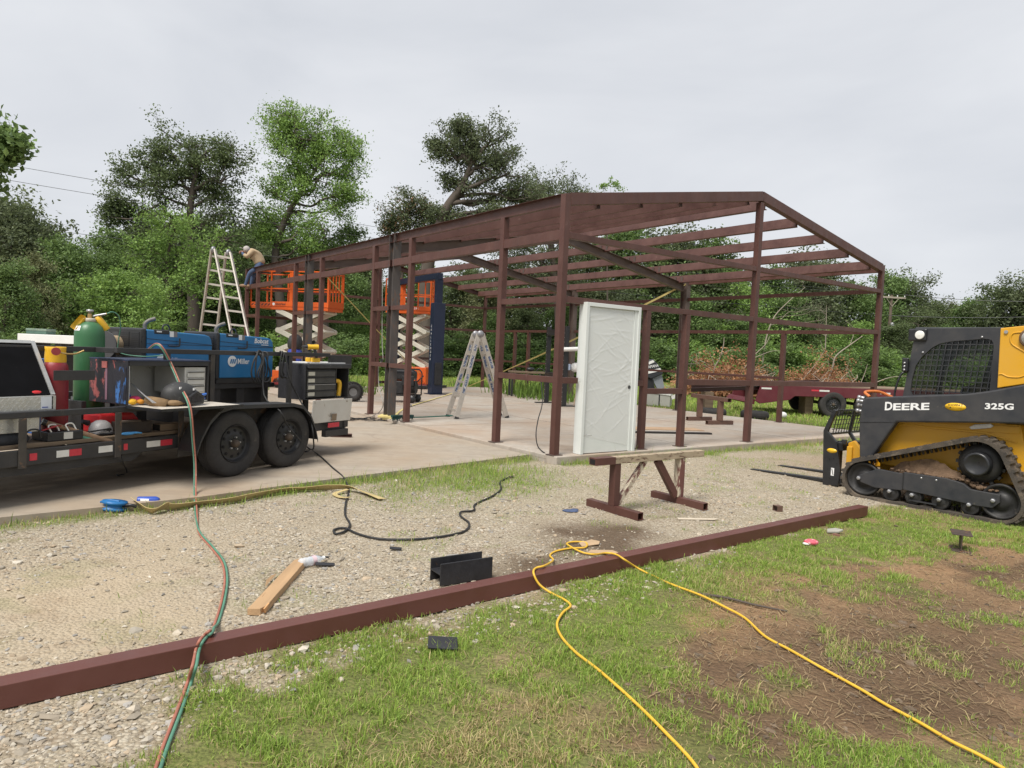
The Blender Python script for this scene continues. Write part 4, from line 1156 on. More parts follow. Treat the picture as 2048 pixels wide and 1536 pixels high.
bpx = [gp(423, 1262, .02), gp(412, 1271, bT + .01), gp(402, 1283, bT + .012), gp(395, 1300, bT - .02), gp(389, 1330, .0), GH_(378, 1372), GH_(362, 1415), GH_(345, 1460), GH_(330, 1500), GH_(315, 1545), GH_(296, 1600)]
P_ = smooth_path(np.array(top + dn + gr + bpx) - oo, 7)
T_ = np.gradient(P_, axis=0); T_ /= np.linalg.norm(T_, axis=1, keepdims=True)
S_ = np.cross(T_, np.array([0.3, -1, .35])); S_ /= np.linalg.norm(S_, axis=1, keepdims=True)
tw = np.cumsum(np.linalg.norm(np.gradient(P_, axis=0), axis=1))
N_ = np.cross(S_, T_)
ang = np.interp(tw, [0, 1.2, 2.4, 3.4, 4.6, 5.4, 7], [0.2, .3, -.3, 2.6, 3.0, 3.5, 3.3])
off = S_ * np.cos(ang)[:, None] + N_ * np.sin(ang)[:, None] * .5
MB().tube(P_ + off * .0078, .0075, 7, 0).build('green_line', HOSEG, ho)
MB().tube(P_ - off * .0078, .0075, 7, 0).build('red_line', HOSER, ho)
o = thing('gas_hose', 'thin green hose arching from the cylinder valve', 'hose', TW(-1.6, .2, 1.2), 0)
MB().tube(np.array([TW(GCS + .11, GCY - .09, 1.635), TW(GCS + .17, GCY - .1, 1.66), TW(GCS + .24, GCY - .1, 1.62), TW(GCS + .29, GCY - .06, 1.5), TW(GCS + .31, GCY, 1.36), TW(GCS + .33, GCY, 1.24), TW(GCS + .45, GCY - .2, 1.21), TW(GCS + .65, GCY - .3, 1.23)]) - np.array(o.location), .006, 7).build('line', HOSEG, o)
MB().cyl(np.array(TW(GCS + .08, GCY - .065, 1.625)) - np.array(o.location), np.array(TW(GCS + .115, GCY - .092, 1.636)) - np.array(o.location), .009, n=6).build('fitting', BRASS, o)
def loops(name, label, c_px, rx, rz_, n, yv, seed, tail):
    r = np.random.default_rng(seed)
    pts = []
    for k in range(n):
        for t in np.linspace(0, 2 * math.pi, 10, endpoint=False):
            j = r.normal(0, .012, 2)
            pts.append(np.array([c_px[0] + math.sin(t) * (rx + r.normal(0, .01)) * (1 - .25 * math.cos(t)) + (k - n / 2) * .03 + j[0], yv - .02 - .012 * k + (.05 if math.cos(t) > .9 else 0), c_px[1] + math.cos(t) * rz_ * (1 + .1 * r.normal())]))
    w = [TW(*p) for p in pts] + tail
    o = thing(name, label, 'cable', TW(c_px[0], yv, c_px[1] - rz_), 0)
    MB().tube(np.array(w) - np.array(o.location), .0095, 7, 4).build('cable', CABLE, o)
    MB().cyl(np.array(w[-1]) - np.array(o.location), np.array(w[-1]) - np.array(o.location) + (.05, .03, .002), .014, n=8).build('connector', BLKG, o)
    return o
tailA = [TW(*TP(528, 790, -.05)), TW(*TP(560, 822, -.36)), TW(*TP(575, 850, -.36)), TW(*TP(600, 880, -.34)), gp(618, 897, -.04), gp(640, 912, -.045), gp(665, 935, -.045), gp(688, 956, -.06), GH_(697, 985), GH_(692, 1005), GH_(690, 1030),
         GH_(700, 1050), GH_(690, 1064), GH_(672, 1070), GH_(668, 1062), GH_(690, 1058), GH_(715, 1070), GH_(760, 1080), GH_(830, 1082), GH_(890, 1076), GH_(930, 1064), GH_(938, 1048), GH_(922, 1036), GH_(922, 1026), GH_(948, 1022), GH_(950, 1010), GH_(985, 995), GH_(1002, 980), GH_(1000, 965), GH_(1018, 955)]
loops('welding_cable', 'black welding lead coiled on the rack and trailing across the gravel', TP(520, 735, .06)[[0, 2]], .06, .19, 4, .06, 11, tailA)
tailB = [TW(*TP(580, 760, -.03)), TW(*TP(600, 800, -.06)), TW(*TP(622, 845, -.30)), TW(*TP(627, 880, -.30)), gp(626, 898, -.045), gp(610, 903, -.045), gp(590, 898, -.045)]
loops('welding_cable', 'shorter black lead looped over the rack beside the drawer toolbox', TP(566, 730, .06)[[0, 2]], .035, .16, 2, .06, 12, tailB)
o = thing('rope', 'grey rope hanging under the rear of the trailer', 'rope', gp(250, 920, -.05), 0)
MB().tube(np.array([TW(*TP(242, 905, .05)), TW(*TP(246, 925, .05)), gp(254, 945, -.045), gp(240, 950, -.045)]) - np.array(o.location), .006, 6).build('strand', CABLE, o)
MB().tube(np.array([gp(240, 950, -.045), gp(236, 951, -.045), gp(234, 949.5, -.045)]) - np.array(o.location), .008, 6).build('knot', CABLE, o)
# ================================================================ COMPACT TRACK LOADER
KH = R(130)
KO = np.array([4.55, 7.75])
kz = -.125
DKG = pm('loader_charcoal', (.026, .029, .036), .42, 0, .15, 3, (.075, .07, .062), .08, 10, .03, 60, dust=.4, dust_col=(.11, .095, .08))
YLW = pm('loader_yellow', (.66, .335, .012), .38, 0, .06, 3, (.42, .24, .05), .07, 9, .02, 60, dust=.35, dust_col=(.40, .26, .10))
TRK = pm('track_rubber', (.035, .032, .030), .85, 0, .3, 7, (.13, .105, .08), .3, 5, .5, 60, dust=.75, dust_col=(.15, .115, .08))
SOIL = pm('packed_soil', (.15, .095, .058), .95, 0, .35, 7, (.12, .075, .045), .25, 12, 1.0, 40)
m_, nt, b, tc, out = newmat('cab_glass')
b.inputs['Base Color'].default_value = (.012, .018, .016, 1); b.inputs['Roughness'].default_value = .06
trn = nt.nodes.new('ShaderNodeBsdfTransparent'); mxs = nt.nodes.new('ShaderNodeMixShader'); mxs.inputs['Fac'].default_value = .45
nt.links.new(trn.outputs[0], mxs.inputs[1]); nt.links.new(b.outputs[0], mxs.inputs[2]); nt.links.new(mxs.outputs[0], out.inputs['Surface'])
GLASS = m_
ld = thing('track_loader', 'yellow and charcoal compact track loader with pallet forks, parked by the slab', 'track loader', (KO[0], KO[1], kz), KH)
def K(n=None):
    return MB()
class KM(MB):
    def done(s, name, mat, par=None, bevel=0.0, **k):
        s.v = [(p[0], p[1], p[2] - kz) for p in s.v]
        return s.build(name, mat, par if par is not None else ld, bevel, **k)
WIDE = 1.86
def stadium(c):      # convex hull of circles (x, z, r) in order, sampled
    pts = []
    for (x, z, r) in c:
        for t in np.linspace(0, 2 * math.pi, 40, endpoint=False):
            pts.append((x + r * math.cos(t), z + r * math.sin(t)))
    P = sorted(set(pts))
    def half(P):
        h = []
        for p in P:
            while len(h) > 1 and (h[-1][0] - h[-2][0]) * (p[1] - h[-2][1]) - (h[-1][1] - h[-2][1]) * (p[0] - h[-2][0]) <= 0:
                h.pop()
            h.append(p)
        return h
    lo, up = half(P), half(P[::-1])
    return lo[:-1] + up[:-1]
def resample(poly, step):
    P = np.array(poly + [poly[0]])
    d = np.concatenate([[0], np.cumsum(np.linalg.norm(np.diff(P, axis=0), axis=1))])
    n = int(d[-1] / step)
    t = np.linspace(0, d[-1], n, endpoint=False)
    return np.stack([np.interp(t, d, P[:, 0]), np.interp(t, d, P[:, 1])], 1)
def track(y0, y1, side):
    o = bpy.data.objects.new('track_unit', None); COL.objects.link(o); o.parent = ld
    outer = resample(stadium([(.58, .11, .235), (-.80, .10, .225), (-.575, .46, .275)]), .045)
    n = len(outer)
    T = np.roll(outer, -1, 0) - np.roll(outer, 1, 0); T /= np.linalg.norm(T, axis=1, keepdims=True)
    N = np.stack([T[:, 1], -T[:, 0]], 1)            # outward for counter-clockwise
    inner = outer - N * .035
    mb = KM()
    V = []
    for k in range(n):
        V += [(outer[k][0], y0, outer[k][1]), (outer[k][0], y1, outer[k][1]), (inner[k][0], y1, inner[k][1]), (inner[k][0], y0, inner[k][1])]
    F = []
    for k in range(n):
        j = (k + 1) % n
        for q in range(4):
            F.append((k * 4 + q, k * 4 + (q + 1) % 4, j * 4 + (q + 1) % 4, j * 4 + q))
    mb.add(V, F)
    mb.done('belt', TRK, o)
    lug = KM()
    for k in range(0, n, 2):
        p, t_, nn = outer[k], T[k], N[k]
        for a, b_, sh in ((0.0, .19, 0), (.21, .40, 1)):
            kk = (k + sh) % n
            p, t_, nn = outer[kk], T[kk], N[kk]
            ya, yb = y1 - a - .005, y1 - b_
            q = []
            for (w, h) in ((-.022, 0), (.022, 0), (.014, .022), (-.014, .022)):
                q.append(p + t_ * w + nn * h)
            lug.add([(x, ya, z) for x, z in q] + [(x, yb, z) for x, z in q], [(0, 1, 2, 3), (7, 6, 5, 4), (0, 4, 5, 1), (1, 5, 6, 2), (2, 6, 7, 3), (3, 7, 4, 0)])
    lug.done('tread_lugs', TRK, o, kind='stuff')
    dl = KM()
    for k in range(0, n, 2):
        p, t_, nn = inner[k], T[k], N[k]
        q = [p + t_ * w - nn * h for w, h in ((-.014, 0), (.014, 0), (.006, .045), (-.006, .045))]
        for ya in (y1 - .13, y1 - .26):
            dl.add([(x, ya, z) for x, z in q] + [(x, ya - .03, z) for x, z in q], [(0, 1, 2, 3), (7, 6, 5, 4), (0, 4, 5, 1), (1, 5, 6, 2), (2, 6, 7, 3), (3, 7, 4, 0)])
    dl.done('drive_lugs', TRK, o, kind='stuff')
    yo = y1 if side > 0 else y0
    s_ = side
    def disc(name, x, z, r, prof, mat):
        return KM().lathe((x, yo, z), (0, -s_, 0), prof, 30).done(name, mat, o)
    IW = pm('idler_black', (.026, .025, .025), .55, .2, .3, 9, (.10, .085, .07), .2, 8)
    for nm, x, z, r in (('idler', .58, .11, .195), ('idler', -.80, .10, .185)):
        disc(nm, x, z, r, [(r, .10), (r, .05), (r * .96, .04), (r * .84, .05), (r * .8, .075), (r * .5, .085), (r * .42, .06), (r * .18, .055), (0, .055)], IW)
    for x in (.27, .03, -.245, -.53):
        disc('roller', x, -.005, .09, [(.088, .12), (.088, .05), (.08, .04), (.066, .05), (.045, .035), (0, .035)], IW)
        KM().lathe((x, yo, .02), (0, -s_, 0), [(.022, .05), (.022, -.005), (.012, -.012), (0, -.012)], 6, False).done('bolt', STEELG, o)
    for x, z in ((.62, .115), (-.745, .105)):
        KM().lathe((x, yo, z), (0, -s_, 0), [(.022, .05), (.022, -.008), (.012, -.014), (0, -.014)], 6, False).done('bolt', STEELG, o)
    # sprocket with teeth
    sp = KM()
    sp.lathe((-.575, yo, .46), (0, -s_, 0), [(.205, .2), (.205, .11), (.14, .10), (0, .10)], 30)
    for k in range(15):
        a = 2 * math.pi * k / 15
        c_ = np.array([-.575 + math.cos(a) * .212, 0, .46 + math.sin(a) * .212])
        sp.box((c_[0], yo - s_ * .15, c_[2]), (.04, .05, .035), np.array([[math.cos(a), 0, -math.sin(a)], [0, 1, 0], [math.sin(a), 0, math.cos(a)]]))
    sp.done('sprocket', IW, o)
    KM().lathe((-.575, yo, .46), (0, -s_, 0), [(.125, .12), (.125, .0), (.118, -.012), (.10, -.016), (.095, -.010), (0, -.010)], 32).done('final_drive', BLKG, o)
    # side frame plate
    poly = [(.66, .13), (.60, .07), (.44, .03), (.15, .05), (.13, .062), (-.60, .02), (-.74, .025), (-.80, .09), (-.80, .175), (-.53, .185), (-.46, .235), (-.30, .262), (.13, .262), (.15, .24), (.42, .255), (.46, .235)]
    KM().prism(poly, (0, yo - s_ * .02, 0), (1, 0, 0), (0, 0, 1), -s_ * -.0 + .05 * (1 if s_ > 0 else -1)).done('side_frame', DKG, o, .006)
    KM().prism([(.13, .07), (.14, .07), (.14, .262), (.13, .262)], (0, yo - s_ * .018, 0), (1, 0, 0), (0, 0, 1), -.004 * s_).done('frame_seam', BLKG, o)
    KM().b2((.06, yo - s_ * .03, -.05), (-.22, yo - s_ * .02, -.035)).done('guide_bar', DKG, o)
    for x in (-.05, -.20):
        KM().lathe((x, yo - s_ * .021, .225), (0, -s_, 0), [(.012, .0), (.010, -.004), (0, -.004)], 10).done('plug', STEELG, o)
    # soil caked behind the belt
    if side > 0:
        r = np.random.default_rng(5)
        mbs = KM()
        xs = np.linspace(.36, -.70, 30); zs = np.linspace(0, 1, 9)
        Vs, Fs = [], []
        for x in xs:
            hi = np.interp(x, [-.7, -.55, -.45, -.1, .2, .36], [.24, .24, .30, .44, .36, .24])
            for q in zs:
                z = .10 + (hi - .10) * q
                Vs.append((x + r.normal(0, .008), yo - .07 - .08 * q + r.normal(0, .010) - .05 * abs(q - .6) * (1 if x < -.4 else 0), z + r.normal(0, .008)))
        for i in range(29):
            for j in range(8):
                Fs.append((i * 9 + j, (i + 1) * 9 + j, (i + 1) * 9 + j + 1, i * 9 + j + 1))
        mbs.add(Vs, Fs, True)
        for k in range(150):
            x = r.normal(-.56, .10) if k < 110 else r.uniform(-.45, .3)
            mbs.ball((x, yo - .05 - r.random() * .06, np.interp(x, [-.85, -.6, -.5, -.44, .3], [.185, .205, .225, .262, .262]) + abs(r.normal(0, .018 if k < 110 else .006))), abs(r.normal(.011, .006)) + .003, 5, 4, (r.uniform(.8, 1.8), 1, r.uniform(.5, 1)))
        mbs.done('caked_soil', SOIL, o, kind='stuff')
    return o
track(-.42, 0.0, 1)
track(-WIDE, -WIDE + .42, -1)
# chassis
KM().prism([(.56, .15), (.58, .40), (.40, .80), (.30, .86), (-.85, .93), (-1.30, .9), (-1.32, .25), (-1.0, .15)], (0, -.44, 0), (1, 0, 0), (0, 0, 1), WIDE - .88).done('chassis', YLW, ld, .012)
side = [(.58, .36), (.40, .80), (.30, .835), (-.86, .90), (-.90, .72), (-1.3, .50), (-1.32, .30), (-1.1, .25), (.5, .28)]
KM().prism(side, (0, -.30, 0), (1, 0, 0), (0, 0, 1), .14).done('side_panel', YLW, ld, .010)
KM().prism([(.37, .765), (-.55, .765), (-.84, .70), (-.84, .715), (-.56, .79), (.36, .79)], (0, -.2985, 0), (1, 0, 0), (0, 0, 1), -.012).done('side_ridge', YLW, ld, .006)
KM().prism([(.36, .81), (-.86, .88), (-.86, .80), (-.60, .79), (.37, .79)], (0, -.2975, 0), (1, 0, 0), (0, 0, 1), -.008).done('side_ridge', YLW, ld, .004)
pl_ = KM().prism([(-.42, .80), (-.60, .835), (-.63, .86), (-.60, .885), (-.45, .86), (-.40, .825)], (0, -.287, 0), (1, 0, 0), (0, 0, 1), -.01).done('latch_plate', ALU, ld, .004)
KM().prism(side[::-1], (0, -WIDE + .30, 0), (1, 0, 0), (0, 0, 1), -.14).done('side_panel', YLW, ld, .010)
# loader arms: bent beam and dropped toe, both sides
arm = [(.70, .77), (.68, 1.03), (.64, 1.07), (.10, 1.135), (-.42, 1.195), (-.62, 1.24), (-.95, 1.335), (-1.30, 1.45), (-1.42, 1.45), (-1.46, 1.15), (-1.30, .95), (-.95, .92), (-.70, .905), (.28, .815), (.52, .38), (.60, .33), (.67, .35)]
for ya, d_ in ((-.10, .10), (-WIDE + .20, .10)):
    KM().prism(arm, (0, ya, 0), (1, 0, 0), (0, 0, 1), d_).done('loader_arm', DKG, ld, .018)
KM().b2((.52, -WIDE + .21, .42), (.62, -.21, .54)).done('arm_cross_tube', DKG, ld, .02)
KM().prism([(.70, .765), (.68, .775), (-.62, .90), (.28, .812)], (0, -.0985, 0), (1, 0, 0), (0, 0, 1), -.003).done('arm_seam', BLKG, ld)
def ktext(txt, h, x, z, w, mat, slant=0.0, dx=0.0, off=.02, dy=.0015):
    t = text_mb(txt, h, (x, -.0985, z), (-1, 0, dx), (0, 0, 1), dy, off, slant, w)
    q = KM(); q.v, q.f, q.sm = t.v, t.f, t.sm
    return q.done('lettering', mat, ld)
ktext('D', .095, .415, .942, .082, DECALW, 0, .10, .03)
ktext('EERE', .078, .325, .950, .38, DECALW, 0, .10, .03)
ktext('325G', .062, -.585, 1.045, .255, DECALW, 0, .06, .03)
ov = KM().lathe((-.31, -.0985, 1.042), (0, 1, 0), [(0.001, .0022), (1, .0022), (1, .0)], 36)
ov.v = [(-.31 + (p[0] + .31) * .102, p[1], 1.042 + (p[2] - 1.042) * .043) for p in ov.v]
ov.done('dealer_decal', pm('decal_yellow', (.75, .45, .02), .4), ld)
ktext("SHOPPA'S", .022, -.235, 1.047, .145, BLKG, .2, .04, .015, .003)
ktext('JOHN DEERE', .008, -.285, 1.026, .085, BLKG, 0, .04, .0, .003)
KM().cyl((-.262, -.097, 1.031), (-.262, -.0952, 1.031), .008, n=10).done('decal_dot', BLKG, ld)
# rear tower and engine cover
KM().prism([(-.665, 1.27), (-.655, 1.90), (-.90, 1.93), (-1.20, 1.93), (-1.45, 1.5), (-1.45, 1.30), (-.95, 1.34)], (0, -.16, 0), (1, 0, 0), (0, 0, 1), .06).done('rear_tower', YLW, ld, .008)
KM().prism([(-.665, 1.27), (-.655, 1.90), (-.90, 1.93), (-1.20, 1.93), (-1.45, 1.5), (-1.45, 1.30), (-.95, 1.34)], (0, -WIDE + .22, 0), (1, 0, 0), (0, 0, 1), .06).done('rear_tower', YLW, ld, .008)
KM().tube([(-.672, -.158, 1.415), (-.70, -.158, 1.42), (-.76, -.158, 1.395), (-.85, -.158, 1.395), (-.92, -.158, 1.42), (-1.0, -.158, 1.39)], .007, 6).done('pressed_rib', YLW, ld)
KM().tube([(-.86, -.158, 1.86), (-.765, -.158, 1.84), (-.765, -.158, 1.74), (-.90, -.158, 1.64), (-.92, -.158, 1.56)], .008, 6).done('pressed_rib', YLW, ld)
KM().cyl((-.71, -.162, 1.86), (-.71, -.145, 1.86), .018, n=12).done('pin', STEELG, ld)
pv = KM().lathe((-.93, -.16, 1.80), (0, 1, 0), [(.10, 0), (.10, .03), (.085, .04), (.078, .036)], 28).done('pivot_ring', pm('rust_ring', (.12, .07, .04), .7, 0, .3, 12), ld)
KM().lathe((-.93, -.16, 1.80), (0, 1, 0), [(.078, .036), (.075, .042), (.03, .044), (.025, .06), (0, .06)], 24).done('pivot_cap', pm('pivot_grey', (.5, .49, .47), .45, .4), pv)
KM().b2((-1.42, -WIDE + .25, .9), (-.70, -.25, 1.60)).done('engine_cover', DKG, ld, .03)
# cab: plate shell with a mesh-guarded side window
cabo = [(.355, 1.08), (.275, 1.76), (.27, 1.87), (.30, 1.905), (-.60, 1.92), (-.635, 1.90), (-.635, 1.05)]
win = [(.275, 1.13), (.265, 1.30), (.235, 1.47), (.175, 1.58), (.07, 1.69), (.0, 1.735), (-.12, 1.765), (-.46, 1.80), (-.525, 1.785), (-.535, 1.70), (-.525, 1.20)]
def ringplate(outer, inner, y, t):
    """plate with a hole, by bridging resampled loops"""
    n = 72
    def rs(P):
        c = np.mean(inner, 0)
        P = np.array(P + [P[0]])
        ang = np.unwrap(np.arctan2(P[:, 1] - c[1], P[:, 0] - c[0]))
        if ang[-1] < ang[0]:
            P = P[::-1]; ang = ang[::-1]
        out = []
        for k in range(n):
            th = -math.pi + 2 * math.pi * k / n
            best = None
            d = np.array([math.cos(th), math.sin(th)])
            for i in range(len(P) - 1):
                a_, b_ = P[i] - c, P[i + 1] - c
                M2 = np.array([[d[0], a_[0] - b_[0]], [d[1], a_[1] - b_[1]]])
                if abs(np.linalg.det(M2)) < 1e-9:
                    continue
                s_, u_ = np.linalg.solve(M2, a_)
                if s_ > 0 and -1e-6 <= u_ <= 1 + 1e-6:
                    best = s_ if best is None else max(best, s_)
            out.append(c + d * best)
        return out
    A, B = rs(outer), rs(inner)
    V = [(p[0], y, p[1]) for p in A] + [(p[0], y, p[1]) for p in B] + [(p[0], y - t, p[1]) for p in A] + [(p[0], y - t, p[1]) for p in B]
    F = []
    for k in range(n):
        j = (k + 1) % n
        F += [(k, j, n + j, n + k), (2 * n + j, 2 * n + k, 3 * n + k, 3 * n + j), (j, k, 2 * n + k, 2 * n + j), (n + k, n + j, 3 * n + j, 3 * n + k)]
    return KM().add(V, F)
YC0, YC1 = -.42, -WIDE + .42
cab = ringplate(cabo, win, YC0, .03).done('cab_side', DKG, ld)
ringplate(cabo, win, YC1 + .03, .03).done('cab_side', DKG, ld)
mesh = KM()
xs0 = np.array(win)
def inwin(x, z): return bool(poly_in(np.array([x]), np.array([z]), win)[0])
def clipline(p, d, L, w):
    run = None
    N = int(L / .01)
    for k in range(N + 1):
        q = p + d * L * k / N
        ok = inwin(q[0], q[1])
        if ok and run is None:
            run = q
        if (not ok or k == N) and run is not None:
            e = p + d * L * (k - 1) / N
            if np.linalg.norm(e - run) > .02:
                mesh.bar((run[0], YC0 - .012, run[1]), (e[0], YC0 - .012, e[1]), w, .006, up=(0, 1, 0))
            run = None
for k in range(16):
    clipline(np.array([.30 - k * .060, 1.05]), np.array([-.10, .995]), .80, .009)
for k in range(14):
    clipline(np.array([.36, 1.06 + k * .060]), np.array([-.985, .02]), 1.0, .009)
mesh.done('window_guard', DKG, cab, kind='stuff')
KM().prism(win, (0, YC0 - .028, 0), (1, 0, 0), (0, 0, 1), .004).done('side_glass', GLASS, cab)
KM().b2((-.60, YC1 + .02, 1.88), (.28, YC0 - .02, 1.925)).done('roof', DKG, ld, .015)
KM().b2((-.635, YC1 + .03, 1.08), (-.60, YC0 - .03, 1.90)).done('cab_back', DKG, ld)
KM().add([(.345, YC0 - .03, 1.10), (.345, YC1 + .03, 1.10), (.275, YC1 + .03, 1.80), (.275, YC0 - .03, 1.80)], [(0, 1, 2, 3)]).done('front_glass', GLASS, ld)
KM().b2((-.55, YC1 + .1, 1.0), (.3, YC0 - .1, 1.10)).done('cab_floor', BLKG, ld)
KM().prism([(-.15, 1.12), (-.45, 1.12), (-.52, 1.7), (-.44, 1.72), (-.36, 1.3), (-.15, 1.25)], (0, -.7, 0), (1, 0, 0), (0, 0, 1), .5).done('seat', BLKG, ld, .03)
lt_ = KM().b2((.13, YC0 - .005, 1.76), (.33, YC0 + .03, 1.905)).done('work_light', BLKG, ld, .025)
KM().lathe((.20, YC0 + .03, 1.832), (0, 1, 0), [(.05, 0), (.05, .012), (.042, .014), (0, .016)], 20).done('lens', pm('lamp_lens', (.75, .74, .7), .25), lt_)
for x, z in ((.165, 1.63), (-.42, 1.815)):
    KM().ball((x, YC0 + .003, z), .013, 10, 6).done('rivet', STEELG, cab)
KM().tube([(.40, YC0 + .06, 1.02), (.42, YC0 + .06, 1.15), (.37, YC0 + .05, 1.36), (.32, YC0, 1.40)], .012, 7).done('grab_rail', BLKG, ld)
for z in (1.42, 1.46, 1.5):
    KM().ball((.34, YC0 + .04, z), .016, 8, 6).done('rail_bolt', STEELG, ld)
KM().b2((.30, YC0 - .0, 1.40), (.37, YC0 + .05, 1.56)).done('mirror_bracket', BLKG, ld, .01)
# hydraulic couplers at the arm end
for k, z in enumerate((.90, .97, 1.02, 1.06)):
    KM().lathe((.70, -.15 - .02 * (k % 2), z), (1, 0, .1), [(.018, -.02), (.018, .03), (.024, .032), (.024, .06), (.012, .062), (0, .062)], 12).done('coupler', STEELG, ld)
KM().tube([(.62, -.16, 1.08), (.70, -.22, 1.13), (.62, -.40, 1.14), (.5, -.5, 1.08)], .018, 8).done('orange_hose_guard', pm('orange_vinyl', (.55, .16, .04), .5), ld)
# attachment: coupler plate, fork carriage with mesh guard, two forks
KM().prism([(.66, .16), (.98, .10), (1.0, .46), (.92, .50), (.80, .36), (.70, .34)], (0, -.52, 0), (1, 0, 0), (0, 0, 1), .05).done('quick_coupler', YLW, ld, .012)
KM().prism([(.66, .16), (.98, .10), (1.0, .46), (.92, .50), (.80, .36), (.70, .34)], (0, -1.30, 0), (1, 0, 0), (0, 0, 1), .05).done('quick_coupler', YLW, ld, .012)
KM().b2((.93, -1.34, .2), (1.0, -.49, .42)).done('coupler_beam', YLW, ld, .01)
fk = bpy.data.objects.new('fork_carriage', None); COL.objects.link(fk); fk.parent = ld
ups = [(1.07, -.10), (1.05, .10), (1.10, .35), (1.12, .46), (1.24, .58), (1.14, .86), (1.19, .87), (1.30, .585), (1.265, -.12)]
for y in (-.46, -1.02, -1.58):
    if y == -.46:
        KM().prism(ups, (0, y, 0), (1, 0, 0), (0, 0, 1), .045).done('upright', BLKG, fk, .006)
    else:
        KM().prism([(1.02, .06), (1.02, .30), (1.10, .42), (1.20, .55), (1.16, .86), (1.19, .86), (1.24, .54), (1.14, .40), (1.08, .28), (1.08, .06)], (0, y, 0), (1, 0, 0), (0, 0, 1), .045).done('upright', BLKG, fk, .006)
for z, x in ((.855, 1.165), (.55, 1.22)):
    KM().b2((x - .012, -1.625, z - .012), (x + .012, -.505, z + .012)).done('guard_bar', BLKG, fk)
gm_ = KM()
for k in range(14):
    y = -.56 - k * .076
    gm_.bar((1.22, y, .55), (1.165, y, .855), .008, .008)
for k in range(1, 5):
    t = k / 5
    gm_.bar((1.22 - .055 * t, -1.6, .55 + .305 * t), (1.22 - .055 * t, -.51, .55 + .305 * t), .008, .008)
gm_.done('mesh_guard', BLKG, fk, kind='stuff')
for z in (.40, -.02):
    KM().b2((1.05, -1.6, z - .05), (1.13, -.5, z + .05)).done('carriage_bar', BLKG, fk, .006)
for y in (-.60, -1.36):
    KM().prism([(1.14, .46), (1.14, -.105), (2.40, -.105), (2.40, -.098), (1.25, -.06), (1.185, -.03), (1.185, .46)], (0, y, 0), (1, 0, 0), (0, 0, 1), .10).done('fork', BLKG, fk, .004)
KM().lathe((1.16, -.459, .385), (0, 1, 0), [(0.001, .002), (1, .002), (1, 0)], 24)
q = KM().lathe((1.17, -.4595, .34), (0, 1, 0), [(0.001, .002), (1, .002), (1, 0)], 24)
q.v = [(1.17 + (p[0] - 1.17) * .065, p[1], .34 + (p[2] - .34) * .03) for p in q.v]
q.done('dealer_decal', pm('decal_yellow', (.75, .45, .02), .4), fk)
KM().b2((1.125, -.4585, .02), (1.165, -.4575, .12)).done('decal', DECALW, fk)
KM().prism([(1.13, .03), (1.14, .03), (1.16, .11), (1.15, .11)], (0, -.4565, 0), (1, 0, 0), (0, 0, 1), .001).done('decal_mark', BLKG, fk)
KM().b2((1.0, -.5, .44), (1.06, -.46, .50)).done('latch', BLKG, fk, .006)
# ================================================================ VEGETATION
def leaf_mat(name, trans=.3):
    m, nt, b, tc, out = newmat(name)
    at = nt.nodes.new('ShaderNodeVertexColor'); at.layer_name = 'tint'
    nt.links.new(at.outputs['Color'], b.inputs['Base Color'])
    b.inputs['Roughness'].default_value = .55
    b.inputs['Specular IOR Level'].default_value = .35
    tr = nt.nodes.new('ShaderNodeBsdfTranslucent')
    mxs = nt.nodes.new('ShaderNodeMixShader'); mxs.inputs['Fac'].default_value = trans
    hs = nt.nodes.new('ShaderNodeHueSaturation'); hs.inputs['Value'].default_value = 1.35; hs.inputs['Hue'].default_value = .485
    nt.links.new(at.outputs['Color'], hs.inputs['Color'])
    nt.links.new(hs.outputs['Color'], tr.inputs['Color'])
    nt.links.new(b.outputs['BSDF'], mxs.inputs[1]); nt.links.new(tr.outputs['BSDF'], mxs.inputs[2])
    nt.links.new(mxs.outputs[0], out.inputs['Surface'])
    return m
LEAF = leaf_mat('leaf_material', .32)
GRASSM = leaf_mat('grass_material', .25)
BARK = pm('bark', (.085, .068, .055), .9, 0, .35, 3, (.15, .135, .12), .15, 4, .9, 14, (1, 1, .25))
DEADWOOD = pm('bleached_wood', (.30, .255, .205), .9, 0, .2, 4, (.2, .15, .11), .2, 6, .5, 20, (1, 1, .3))
GREENS = dict(deep=((.046, .066, .030), (.125, .165, .066)), mid=((.052, .090, .030), (.155, .235, .072)), bright=((.08, .142, .036), (.225, .345, .088)),
              olive=((.07, .082, .038), (.18, .195, .09)), oak=((.050, .067, .036), (.135, .165, .080)), rust=((.10, .08, .045), (.27, .165, .09)), brown=((.16, .075, .035), (.38, .205, .105)))
